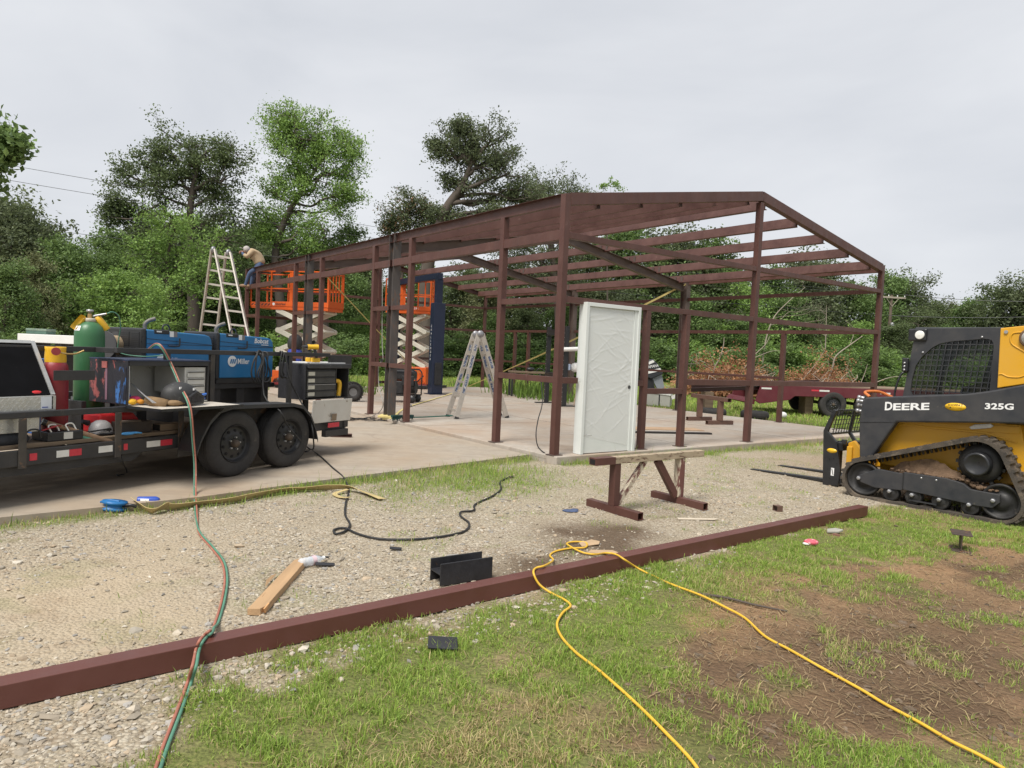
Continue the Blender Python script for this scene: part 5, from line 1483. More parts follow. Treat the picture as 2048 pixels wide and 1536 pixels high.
def leaves(centers, sig, n, size, cols, r, mix=None, flat=.6, aspect=.55, tone_by_cluster=.25):
    """centers (k,3); n leaves round each; returns V, F, colour"""
    C_ = np.repeat(np.asarray(centers), n, 0)
    k = len(C_)
    sg = np.repeat(np.broadcast_to(sig, (len(centers),)), n)
    P = C_ + r.normal(0, 1, (k, 3)) * sg[:, None] * np.array([1, 1, .75])
    N = r.normal(0, 1, (k, 3)); N[:, 2] += flat * np.sign(r.random(k) - .2) * 1.2
    N /= np.linalg.norm(N, axis=1, keepdims=True)
    A = np.cross(N, r.normal(0, 1, (k, 3))); A /= np.linalg.norm(A, axis=1, keepdims=True)
    B = np.cross(N, A)
    L = size * r.uniform(.6, 1.35, k)[:, None]
    V = np.stack([P - A * L * .5, P + B * L * aspect * .5 + N * L * .08, P + A * L * .5, P - B * L * aspect * .5 + N * L * .08], 1).reshape(-1, 3)
    F = np.arange(4 * k).reshape(-1, 4)
    lo, hi = np.array(cols[0]) * 1.25, np.array(cols[1]) * 1.25
    t = np.clip(np.repeat(r.random(len(centers)), n) * tone_by_cluster * 2 + r.random(k) * (1 - tone_by_cluster) - .1, 0, 1)
    c = lo + (hi - lo) * t[:, None]
    if mix is not None:
        cols2, frac = mix
        w = np.repeat(r.random(len(centers)) < frac, n)
        c2 = np.array(cols2[0]) + (np.array(cols2[1]) - np.array(cols2[0])) * r.random(k)[:, None]
        c = np.where(w[:, None], c2, c)
    return V, F, np.repeat(c, 4, 0)
def wobble(p0, p1, r, amp, n=5):
    p0, p1 = np.asarray(p0, float), np.asarray(p1, float)
    L = np.linalg.norm(p1 - p0)
    t = np.linspace(0, 1, n)[:, None]
    P = p0 + (p1 - p0) * t
    P[1:-1] += r.normal(0, amp * L, (n - 2, 3))
    return P
def make_tree(name, label, base, trunk, lobes, cols, seed, leaf=.13, group=None, r0=.25, mix=None, cat='tree', bare=0, b2=11, b3=7, per=21, tip=.18, keep=1.0, reach=(.55, 1.35)):
    """trunk: world points from the ground up; lobes: (centre xyz, radius, zsquash).
    limb -> branches -> twigs; leaves sit in small bunches on the twigs, so sky shows between them"""
    r = np.random.default_rng(seed)
    base = np.asarray(base, float)
    root = thing(name, label, cat, base, 0, group)
    mb = MB()
    T = smooth_path(np.asarray(trunk, float) - base, 5)
    mb.tube(T, [r0 * 1.2, r0 * .95, r0 * .75, r0 * .5, r0 * .22], 9, 0)
    cen, sig = [], []
    for c, rad, zs in lobes:
        rad = rad * r.uniform(.9, 1.35)
        c = np.asarray(c, float) - base
        d = np.linalg.norm(T - c, axis=1) + 1.2 * np.maximum(0, T[:, 2] - (c[2] - rad * .6))
        k = int(np.argmin(d))
        p = wobble(T[k], c, r, .08, 5)
        rr = r0 * .42 * min(1, .45 + rad / 3.5)
        mb.tube(p, [rr, rr * .7, rr * .35], 6, 3, False)
        Pm = smooth_path(p, 4)
        for j in range(b2):
            a = r.normal(0, 1, 3); a[2] += .15; a /= np.linalg.norm(a)
            L = rad * r.uniform(*reach)
            e = c + a * L * np.array([1, 1, zs])
            s = Pm[int(len(Pm) * r.uniform(.55, .99))]
            q = wobble(s, e, r, .08, 4)
            mb.tube(q, [rr * .28, rr * .1], 4, 0, False)
            for i in range(b3):
                t = r.uniform(.3, 1.0)
                o_ = s + (e - s) * t
                tw = r.normal(0, 1, 3) * np.array([1, 1, .8]) + a * .7
                tw /= np.linalg.norm(tw)
                ee = o_ + tw * rad * r.uniform(.14, .42)
                if bare or i % 2 == 0:
                    mb.tube(np.array([o_, ee]), [rr * .09, rr * .04], 3, 0, False)
                if not bare and r.random() < keep:
                    cen.append(ee); sig.append(tip * r.uniform(.6, 1.5))
    mb.build('trunk', BARK, root)
    if not bare:
        V, F, c = leaves(np.array(cen), np.array(sig), per, leaf, cols, r, mix)
        cr = npmesh('crown', V, F, LEAF, c)
        cr.parent = root
    return root
def pl(px, py, rpx, Y, dy=0.0, zs=.85):
    p = aty(px, py, Y + dy)
    return (p, rpx * (Y + dy) / FPX, zs)
def base_at(px, Y, z=-.1):
    d = ray(px, 760); return np.array([d[0] / d[1] * Y, Y, z])
def px_tree(name, label, bx, Y, trunk_px, lobes_px, cols, seed, **kw):
    b_ = base_at(bx, Y)
    tr = [b_] + [aty(x, y, Y) for x, y in trunk_px]
    rr = np.random.default_rng(seed + 500)
    lb = [pl(x, y, r_, Y, rr.uniform(-1, 1) * min(2.2, r_ * Y / FPX)) for x, y, r_ in lobes_px]
    return make_tree(name, label, b_, tr, lb, cols, seed, **kw)
px_tree('oak_tree', 'tall dark green spreading oak behind the stepladder, bare twigs at its edge', 385, 34, [(388, 640), (383, 560), (378, 470), (385, 380), (400, 320)],
        [(360, 290, 48), (300, 325, 40), (415, 300, 46), (455, 350, 44), (255, 350, 30), (395, 380, 52), (320, 385, 40), (280, 430, 34), (225, 400, 22), (425, 440, 50), (340, 480, 44), (470, 300, 34), (330, 345, 30), (460, 480, 40), (215, 430, 16), (300, 470, 36), (400, 540, 44), (340, 560, 44), (450, 560, 40), (280, 540, 40), (385, 330, 30), (330, 300, 26), (430, 390, 30)],
        GREENS['deep'], 1, r0=.30, keep=.95)
px_tree('elm_tree', 'bright green young tree with drooping limbs in front of the spreading oak', 330, 30, [(335, 640), (335, 540), (340, 480)],
        [(340, 440, 46), (300, 500, 46), (385, 500, 48), (420, 560, 50), (270, 560, 46), (350, 580, 55), (240, 610, 40)], GREENS['bright'], 2, r0=.15, leaf=.12)
px_tree('ash_tree', 'tall light green tree leaning right behind the orange lift, open airy crown', 566, 36, [(563, 640), (556, 560), (552, 500), (575, 430), (612, 370), (650, 310)],
        [(548, 250, 34), (590, 245, 38), (630, 265, 40), (675, 285, 42), (705, 300, 30), (560, 310, 40), (610, 320, 46), (660, 350, 44), (700, 350, 30), (540, 370, 34), (620, 390, 40), (675, 410, 36), (590, 440, 34), (650, 460, 34), (560, 275, 30), (525, 430, 28), (640, 300, 26), (600, 285, 24), (590, 360, 26), (700, 390, 24), (545, 470, 28), (620, 500, 30)],
        GREENS['bright'], 3, r0=.26, keep=.95, leaf=.125)
px_tree('ash_tree', 'smaller forked tree with a bent trunk right of the tall light green tree', 655, 38, [(650, 640), (648, 560), (655, 500), (640, 450)],
        [(640, 500, 36), (680, 490, 34), (615, 520, 36), (690, 530, 34), (655, 560, 40), (600, 580, 40), (700, 470, 24)], GREENS['mid'], 4, r0=.2)
px_tree('oak_tree', 'tall gnarled oak with a thick leaning trunk behind the navy car lift', 852, 36, [(850, 660), (850, 590), (862, 500), (892, 420), (925, 370), (945, 320)],
        [(905, 275, 32), (945, 265, 36), (985, 275, 36), (1010, 310, 34), (930, 310, 36), (970, 330, 38), (1020, 345, 30), (885, 305, 22), (950, 375, 36), (1000, 385, 34), (900, 360, 22), (1040, 400, 36), (910, 430, 22), (985, 430, 30), (1065, 385, 26), (1085, 420, 28), (875, 430, 18), (925, 250, 16), (1035, 440, 26), (865, 290, 10), (955, 300, 24)],
        GREENS['oak'], 5, r0=.42, keep=.95, per=17)
px_tree('oak_tree', 'broad dense oak whose crown stands above the eave corner post', 1120, 42, [(1120, 660), (1112, 560), (1100, 480), (1090, 420)],
        [(1060, 390, 34), (1095, 375, 34), (1135, 385, 32), (1175, 400, 26), (1060, 450, 44), (1120, 450, 44), (1180, 450, 36), (1010, 470, 36), (1080, 520, 46), (1150, 530, 44), (1010, 540, 40), (1230, 410, 20)],
        GREENS['oak'], 6, r0=.34)
px_tree('oak_tree', 'small oak with rusty brown leaves beside the gnarled trunk', 800, 37, [(800, 640), (805, 540), (815, 470)],
        [(825, 395, 26), (800, 425, 28), (845, 425, 26), (790, 455, 24), (830, 460, 28), (865, 450, 20), (810, 500, 26)], GREENS['oak'], 7, r0=.14, mix=(GREENS['rust'], .22))
px_tree('sapling', 'thin upright pale shoots showing above the gable beam', 1215, 40, [(1215, 640), (1214, 480), (1213, 430)],
        [(1205, 372, 8), (1222, 365, 8), (1240, 372, 8), (1215, 400, 14), (1232, 395, 12)], GREENS['bright'], 8, r0=.06, per=10, b2=4, b3=3, tip=.08)
# near limb reaching in from a tree standing left of the picture
bl_ = np.array([-13.2, 15.5, -.1])
make_tree('walnut_tree', 'near tree reaching in from the left edge with long drooping leaflets', bl_, [bl_, bl_ + (.1, 0, 2.2), bl_ + (.2, .1, 4.2), bl_ + (.3, .1, 6.0)],
          [pl(2, 268, 20, 14.5, 0, .7), pl(-45, 260, 45, 14.5, .5, .8), pl(30, 285, 13, 14.4, 0, .5), pl(5, 292, 12, 14.4, 0, .8), pl(-8, 320, 12, 14.4, 0, .8), pl(-110, 250, 90, 15, 1), pl(-60, 330, 60, 14.8, .4), pl(0, 310, 12, 14.4), pl(-140, 350, 80, 15.4), pl(-200, 240, 90, 15.6)],
          GREENS['mid'], 9, leaf=.17, per=9, tip=.12, r0=.2, b2=10)
# generic trees of the wood line, copied with their parts
def generic(seed, cols, name, H=9.0, W=2.6, n=11, low=.14, cat='tree', leaf=.18, mix=None, per=20):
    r = np.random.default_rng(seed)
    lb = []
    for k in range(n):
        t = (k + .5) / n
        z = H * (low + (1 - low) * t) - .3
        rad = W * (.34 + .20 * math.sin(math.pi * min(1, t * 1.05)))
        a = k * 2.4 + r.uniform(-.4, .4)
        q = W * .55 * math.sin(math.pi * (.12 + .8 * t)) * r.uniform(.6, 1.1)
        lb.append((np.array([math.cos(a) * q, math.sin(a) * q, z - rad * .4]), rad, .85))
    o = make_tree(name, 'x', (0, 0, 0), [(0, 0, 0), (r.normal(0, .1), r.normal(0, .1), H * .3), (r.normal(0, .2), r.normal(0, .2), H * .55), (r.normal(0, .3), 0, H * .8)], lb, cols, seed + 90,
                  leaf=leaf, per=per, r0=H * .013, cat=cat, mix=mix, b2=12, b3=7, tip=.2 * H / 9 + .06)
    return o
GEN = [generic(21, GREENS['deep'], 'dark_tree'), generic(22, GREENS['mid'], 'green_tree', n=12), generic(23, GREENS['bright'], 'bright_tree', n=10, W=2.9, H=7.5), generic(24, GREENS['olive'], 'olive_tree', n=11),
       generic(25, GREENS['oak'], 'oak_tree', W=3.2, n=13), generic(26, GREENS['mid'], 'shrub', H=3.0, W=2.0, n=7, low=.0, cat='shrub', leaf=.13), generic(27, GREENS['bright'], 'shrub', H=2.4, W=1.8, n=6, low=0, cat='shrub', leaf=.12)]
GH = [9, 9, 7.5, 9, 9, 3.0, 2.4]
GL = ['dark green tree in the wood line beyond the lawn', 'mid green leafy tree in the wood line beyond the lawn', 'yellowish light green tree in the wood line beyond the lawn', 'dull olive green tree in the wood line beyond the lawn',
      'broad bluish green oak in the wood line beyond the lawn', 'dark leafy shrub at the foot of the wood line', 'light green bush at the foot of the wood line']
used = set()
def plant(k, px, top, Y, wide=1.0):
    b_ = base_at(px, Y, float(gz(base_at(px, Y)[0], Y)))
    tz = aty(px, top, Y)[2] - b_[2]
    o = GEN[k] if k not in used else copy_tree(GEN[k])
    used.add(k)
    s = tz / GH[k]
    o.location = b_
    o.scale = (s * wide, s * wide, s)
    o.rotation_euler = (0, 0, rng.uniform(0, 6.28))
    where = 'behind the welding trailer' if px < 430 else 'behind the scissor lifts' if px < 900 else 'behind the wrapped door' if px < 1290 else 'behind the brush heap' if px < 1600 else 'behind the flatbed trailer' if px < 1800 else 'behind the track loader'
    o['label'] = GL[k].replace('beyond the lawn', where) if k < 5 else GL[k] + ' ' + where
    o['group'] = GL[k].split(' in the')[0].split(' at the')[0] + 's ' + where
    return o
TREES = [  # left wood behind the trailer
    (0, -60, 350, 30, 1.2), (4, 20, 385, 27, 1.1), (0, 75, 415, 30, 1.0), (1, 130, 470, 26, 1.1), (3, 60, 500, 23, 1.0), (1, 190, 500, 29, 1.1), (2, 235, 530, 25, 1.2), (1, 10, 520, 21, 1.1), (0, 150, 540, 33, 1.2), (1, 300, 560, 38, 1.2), (0, 250, 500, 40, 1.3),
    (1, 210, 470, 36, 1.1), (0, 290, 455, 39, 1.2), (1, 430, 450, 42, 1.2), (0, 500, 470, 43, 1.1), (1, 560, 470, 46, 1.2), (0, 620, 500, 45, 1.1), (1, 700, 500, 48, 1.1), (1, 340, 520, 35, 1.1), (2, 260, 540, 28, 1.0), (0, 470, 540, 40, 1.1),
    (1, 390, 425, 40, 1.2), (4, 300, 430, 42, 1.2), (0, 520, 430, 46, 1.1), (1, 470, 450, 44, 1.2), (4, 640, 470, 47, 1.1), (1, 240, 455, 38, 1.1), (0, 740, 520, 48, 1.1), (1, 820, 520, 50, 1.2), (0, 930, 520, 51, 1.2),
    # behind the frame
    (0, 440, 520, 41, 1.3), (1, 500, 560, 38, 1.2), (0, 560, 560, 44, 1.3), (1, 700, 540, 44, 1.2), (0, 760, 560, 46, 1.3), (1, 640, 570, 40, 1.2), (0, 900, 545, 47, 1.3), (3, 960, 560, 45, 1.2), (0, 1020, 520, 49, 1.3), (4, 1090, 500, 50, 1.2), (0, 1160, 470, 52, 1.2), (1, 1225, 440, 53, 1.1),
    (0, 1290, 460, 54, 1.2), (4, 1345, 445, 55, 1.1), (1, 1400, 470, 55, 1.1), (0, 1450, 500, 56, 1.2), (2, 1470, 540, 54, 1.1), (1, 1530, 530, 60, 1.1), (4, 1595, 500, 62, 1.2), (0, 1640, 520, 64, 1.2), (1, 1700, 560, 64, 1.2), (2, 1690, 640, 54, 1.4), (1, 1770, 540, 66, 1.1), (4, 1800, 545, 67, 1.0), (0, 1840, 590, 70, 1.2), (3, 1890, 600, 70, 1.2), (1, 1935, 590, 66, 1.2), (0, 1985, 560, 62, 1.3), (4, 2040, 550, 60, 1.2), (0, 2110, 560, 62, 1.3), (2, 2060, 640, 52, 1.3),
    (1, 1560, 590, 56, 1.4), (0, 1620, 610, 57, 1.4), (1, 1380, 580, 50, 1.3), (0, 1290, 590, 50, 1.3), (4, 1210, 560, 49, 1.3), (1, 1480, 640, 51, 1.4), (0, 1780, 640, 57, 1.4), (3, 1850, 650, 60, 1.3), (1, 1910, 650, 58, 1.3), (0, 1960, 660, 56, 1.3),
    (0, 1830, 610, 63, 1.2), (1, 1120, 600, 46, 1.3), (0, 1050, 610, 46, 1.3), (1, 980, 620, 44, 1.3), (2, 730, 620, 40, 1.1), (0, 850, 610, 45, 1.4), (1, 350, 640, 33, 1.3), (0, 420, 640, 36, 1.2), (3, 100, 620, 24, 1.3), (0, 200, 620, 31, 1.4), (1, 280, 650, 30, 1.3)]
for t in TREES:
    plant(*t)
for k, px, top, Y, w in [(5, 40, 650, 20, 1.3), (5, 130, 660, 21, 1.4), (6, 60, 690, 18, 1.2), (5, 215, 660, 24, 1.4), (6, 290, 655, 26, 1.3), (5, 380, 660, 30, 1.4), (5, 470, 650, 31, 1.5), (6, 540, 660, 33, 1.3), (5, 610, 655, 34, 1.5), (5, 690, 660, 36, 1.4), (6, 760, 660, 37, 1.2), (5, 830, 660, 39, 1.5),
                         (5, 910, 660, 41, 1.5), (5, 980, 665, 42, 1.5), (5, 1060, 660, 43, 1.5), (6, 1110, 680, 42, 1.3), (5, 1180, 660, 45, 1.6), (5, 1260, 660, 46, 1.6), (5, 1330, 670, 46, 1.5), (6, 1390, 670, 47, 1.4), (5, 1460, 690, 47, 1.5), (5, 1540, 680, 48, 1.6), (6, 1600, 690, 49, 1.6), (5, 1650, 690, 50, 1.6), (5, 1730, 690, 50, 1.7),
                         (6, 1800, 700, 52, 1.6), (5, 1860, 710, 52, 1.6), (5, 1930, 710, 52, 1.6), (6, 1990, 715, 50, 1.5), (5, 2040, 705, 48, 1.6)]:
    plant(k, px, top, Y, w)
# ================================================================ DOOR IN THE GABLE (part of the frame)
DOORG = pm('door_primer', (.66, .685, .665), .45, 0, .04, 3)
dv0, dv1, dz1 = .44, 1.555, 2.185
dr = bpy.data.objects.new('entry_door', None); COL.objects.link(dr); dr.parent = frame
dr['label'] = 'pale grey steel door and jamb wrapped in wrinkled clear plastic'
MB().b2((dv0, -.07, .002), (dv0 + .055, .09, dz1)).build('jamb', DOORG, dr, .004)
MB().b2((dv1 - .055, -.07, .002), (dv1, .09, dz1)).build('jamb', DOORG, dr, .004)
MB().b2((dv0 + .056, -.07, dz1 - .055), (dv1 - .056, .09, dz1)).build('head', DOORG, dr, .004)
MB().b2((dv1 - .12, -.052, .002), (dv1 - .056, -.0385, dz1 - .056)).build('stop', DOORG, dr, .003)
MB().b2((dv0 + .06, -.038, .012), (dv1 - .06, .007, dz1 - .06)).build('door_leaf', DOORG, dr, .002)
MB().cyl((dv1 - .155, -.045, .975), (dv1 - .155, -.037, .975), .028, n=16).build('lock_bore', pm('bore', (.05, .05, .05), .7), dr)
for z in (.25, 1.1, 1.95):
    MB().b2((dv0 - .003, -.005, z - .05), (dv0 - .0005, .015, z + .05)).build('hinge', DOORG, dr)
m_, nt, b, tc, out = newmat('clear_plastic')
b.inputs['Base Color'].default_value = (.88, .885, .875, 1)
b.inputs['Roughness'].default_value = .2
b.inputs['Specular IOR Level'].default_value = .7
trn = nt.nodes.new('ShaderNodeBsdfTransparent'); mxs = nt.nodes.new('ShaderNodeMixShader'); mxs.inputs['Fac'].default_value = .42
nt.links.new(trn.outputs[0], mxs.inputs[1]); nt.links.new(b.outputs[0], mxs.inputs[2]); nt.links.new(mxs.outputs[0], out.inputs['Surface'])
gx, gzz = np.meshgrid(np.linspace(0, 1, 70), np.linspace(0, 1, 150))
rr = np.random.default_rng(4)
h = np.zeros_like(gx)
for k in range(60):
    cx, cz_, a, L, w, amp = rr.uniform(0, 1), rr.uniform(.12, 1), rr.uniform(-.9, .25) if rr.random() < .7 else rr.uniform(.2, .9), rr.uniform(.12, .4), rr.uniform(.005, .012), rr.uniform(.3, 1)
    x_, z_ = (gx - cx) * .95, (gzz - cz_) * 2.1
    p = x_ * math.cos(a) + z_ * math.sin(a); q = -x_ * math.sin(a) + z_ * math.cos(a) - .25 * p * p * rr.normal()
    h += amp * np.exp(-(q / w) ** 2) * np.exp(-(p / L) ** 2)
h = np.minimum(h, 1.6)
Vp = np.stack([dv0 + .078 + gx * (dv1 - dv0 - .215), -.0425 - .0045 * h + .0015 * fbm(gx * 6, gzz * 12, 1.0), .10 + gzz * (dz1 - .18)], -1)
Vp[:, :, 2] -= .0
cut = gzz < (.13 - .10 * gx)
Vp[:, :, 2] = np.where(gzz < .08, .26 - .17 * gx + gzz * .5, Vp[:, :, 2])
ii = np.arange(70 * 150).reshape(150, 70)
Fp = np.stack([ii[:-1, :-1], ii[:-1, 1:], ii[1:, 1:], ii[1:, :-1]], -1).reshape(-1, 4)
ob = npmesh('plastic_wrap', Vp.reshape(-1, 3), Fp, m_, None, True); ob.parent = dr

# ================================================================ THINGS ON THE SLAB AND ROUND IT
def pu_(px, py, u):                # ray meets the building plane y = u  -> (v, u, z)
    d = ray(px, py); t = (u + BC @ UU) / (d[:2] @ UU); q = -BC + t * d[:2]
    return np.array([q @ VV, u, HC + t * d[2]])
# ---- long steel tube on the ground
b0, b1 = bw(-8.2, -4.02), bw(.93, -3.885)
lb = tag(MB().hollow(np.array([b0[0], b0[1], -.05]) - (b0 + b1) / 2, np.array([b1[0], b1[1], -.052]) - (b0 + b1) / 2, .102, .100, .006).build('steel_tube', pm('fresh_red_oxide', (.105, .036, .028), .42, 0, .12, 2.5, (.30, .16, .13), .015, 16, .05, 60, dust=.12, dust_col=(.24, .11, .09)), None, .005),
         'long dark red square steel tube lying across the gravel and grass', 'steel tube')
lb.location = (b0 + b1) / 2
# ---- trestle on the gravel
tp = thing('trestle', 'dark red steel trestle with a worn whitish top rail on the gravel', 'trestle', bw(-.95, -2.6, -.105), YAW)
def TM(v, u, z): return np.array([v + .95, u + 2.6, z + .105])
WORNR = pm('worn_red_cream', (.15, .06, .05), .65, 0, .2, 4, (.50, .44, .33), .42, 3.2, .15, 30, (2.5, 2.5, 1.2))
WORNC = pm('worn_cream', (.36, .29, .20), .75, 0, .25, 5, (.13, .075, .05), .34, 9, .25, 30, (1, 4, 4))
ua, ub_ = pu_(1186, 915, -2.62)[0], pu_(1402, 901, -2.62)[0]
zt = .455
MB().hollow(TM(ua, -2.62, zt - .035), TM(ub_, -2.62, zt - .035), .09, .066, .006).build('top_rail', WORNC, tp, .004)
MB().b2(TM(ua - .001, -2.668, zt - .0695), TM(ua + .26, -2.572, zt - .0005)).build('red_end', RED, tp)
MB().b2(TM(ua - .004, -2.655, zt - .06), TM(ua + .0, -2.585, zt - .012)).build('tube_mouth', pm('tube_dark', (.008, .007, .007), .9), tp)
for v, mt in ((-1.43, RED), (-.47, WORNR)):
    MB().hollow(TM(v, -2.98, -.065), TM(v, -2.27, -.065), .075, .075, .006).build('foot', RED, tp, .004)
    MB().b2(TM(v - .04, -2.66, -.027), TM(v + .04, -2.58, zt - .069)).build('post', mt, tp, .004)
MB().bar(TM(-1.38, -2.62, -.015), TM(-1.02, -2.62, zt - .07), .045, .05).build('brace', WORNR, tp)
MB().bar(TM(-.52, -2.62, -.015), TM(-.83, -2.62, zt - .07), .045, .075).build('brace', RED, tp)
# ---- low trestle on the slab
A1, A2, B1, B2 = gp(1374, 841, 0), gp(1422, 841, 0), gp(1413, 849, 0), gp(1464, 849, 0)
c_ = (A1 + A2 + B1 + B2) / 4
t2 = thing('trestle', 'low brown steel trestle standing on the concrete slab', 'trestle', c_, 0)
BRN = pm('brown_primer', (.13, .07, .05), .6, 0, .2, 5, (.2, .13, .1), .1, 9)
mA, mB_ = (A1 + A2) / 2 - c_, (B1 + B2) / 2 - c_
for q0, q1 in ((A1, A2), (B1, B2)):
    MB().hollow(q0 - c_ + (0, 0, .045), q1 - c_ + (0, 0, .045), .09, .09, .008).build('foot', BRN, t2, .004)
dv_ = (mB_ - mA)
for q in (mA, mB_):
    MB().b2((q[0] - .06, q[1] - .06, .0905), (q[0] + .06, q[1] + .06, .53)).build('post', BRN, t2, .004)
hd = dv_ / np.linalg.norm(dv_)
MB().hollow(mA - hd * .35 + (0, 0, .575), mB_ + hd * .35 + (0, 0, .575), .1, .09, .008).build('top_rail', BRN, t2, .004)
# ---- ladders
def ladder(name, label, feetA, feetB, apexA, apexB, n, mat, group=None, labels=False):
    """A-frame: feetA = two foot points of one flight, apexA = its two top points; likewise B"""
    base = (sum(feetA) + sum(feetB)) / 4
    o = thing(name, label, 'ladder', base * (1, 1, 0) + (0, 0, min(q[2] for q in feetA + feetB)), 0, group)
    ob = np.array(o.location)
    for ft, ap in ((feetA, apexA), (feetB, apexB)):
        side_ = ft[1] - ft[0]; side_ = side_ / np.linalg.norm(side_)
        for f, a in zip(ft, ap):
            s = MB().bar(f - ob, a - ob, .036, .105, up=np.cross(a - f, side_)).build('stile', mat, o, .004)
            MB().bar(f - ob + (0, 0, .0), f - ob + (a - f) * .025, .045, .1, up=np.cross(a - f, side_)).build('rubber_foot', BLK, s)
            if labels:
                for t0, t1 in ((.60, .74), (.80, .87), (.30, .52)):
                    nn = np.cross(a - f, np.cross(a - f, side_)); nn = side_ * (1 if f is ft[0] else -1)
                    MB().bar(f - ob + (a - f) * t0 - side_ * .018, f - ob + (a - f) * t1 - side_ * .018, .004, .05, up=np.cross(a - f, side_)).build('sticker', pm('ladder_sticker', (.09, .12, .2), .5, 0, .6, 25, (.6, .6, .6), .35, 22), s)
        for k in range(n):
            t = (k + .55) / n
            p0, p1 = ft[0] + (ap[0] - ft[0]) * t - ob, ft[1] + (ap[1] - ft[1]) * t - ob
            MB().bar(p0, p1, .04, .045).build('rung', mat, o)
    for a, b_ in zip(apexA, apexB):
        MB().lathe((a + b_) / 2 - ob - (apexA[1] - apexA[0]) / np.linalg.norm(apexA[1] - apexA[0]) * .03, apexA[1] - apexA[0], [(0, 0), (.07, 0), (.075, .03), (.07, .06), (0, .06)], 16).build('hinge', pm('hinge_grey', (.3, .3, .32), .4, .4), o)
    return o
ALU2 = pm('ladder_aluminium', (.50, .46, .41), .45, .45, .12, 6, (.62, .58, .5), .2, 9)
fA = [gp(912, 838, 0), gp(886, 832, 0) * (1, 1, 1)]
fB = [gp(1014, 836, 0), gp(998, 829, 0)]
fA[1] = fA[0] + np.array([-.22, .42, 0]); fB[1] = fB[0] + np.array([-.16, .42, 0])
mid = (fA[0] + fB[0]) / 2
ap0 = aty(961, 668, mid[1] - .02); ap1 = ap0 + np.array([-.12, .36, .0])
ladder('step_ladder', 'short aluminium folding ladder standing open in the middle of the slab', fA, fB, [ap0 + (-.035, 0, 0), ap1 + (-.035, 0, 0)], [ap0 + (.035, 0, 0), ap1 + (.035, 0, 0)], 6, ALU2, None, True)
YL = 17.2
zf = -.055
def atz(px, py, Y): return aty(px, py, Y)
def foot_px(top, low):            # extend the stile seen in the photograph down to the ground
    a, b_ = atz(*top), atz(*low)
    t = (zf - a[2]) / (b_[2] - a[2]); return a + (b_ - a) * t
tops = [(430, 499, YL), (461, 505, YL)]; lows = [(462, 662, YL - .55), (495, 661, YL - .55)]
topsB = [(423, 499, YL + .05), (452, 505, YL + .05)]; lowsB = [(401, 660, YL + .5), (434, 660, YL + .5)]
ladder('step_ladder', 'tall aluminium folding ladder standing open behind the blue welders', [foot_px(a, b_) for a, b_ in zip(tops, lows)], [foot_px(a, b_) for a, b_ in zip(topsB, lowsB)], [atz(*q) for q in tops], [atz(*q) for q in topsB], 11, ALU2)
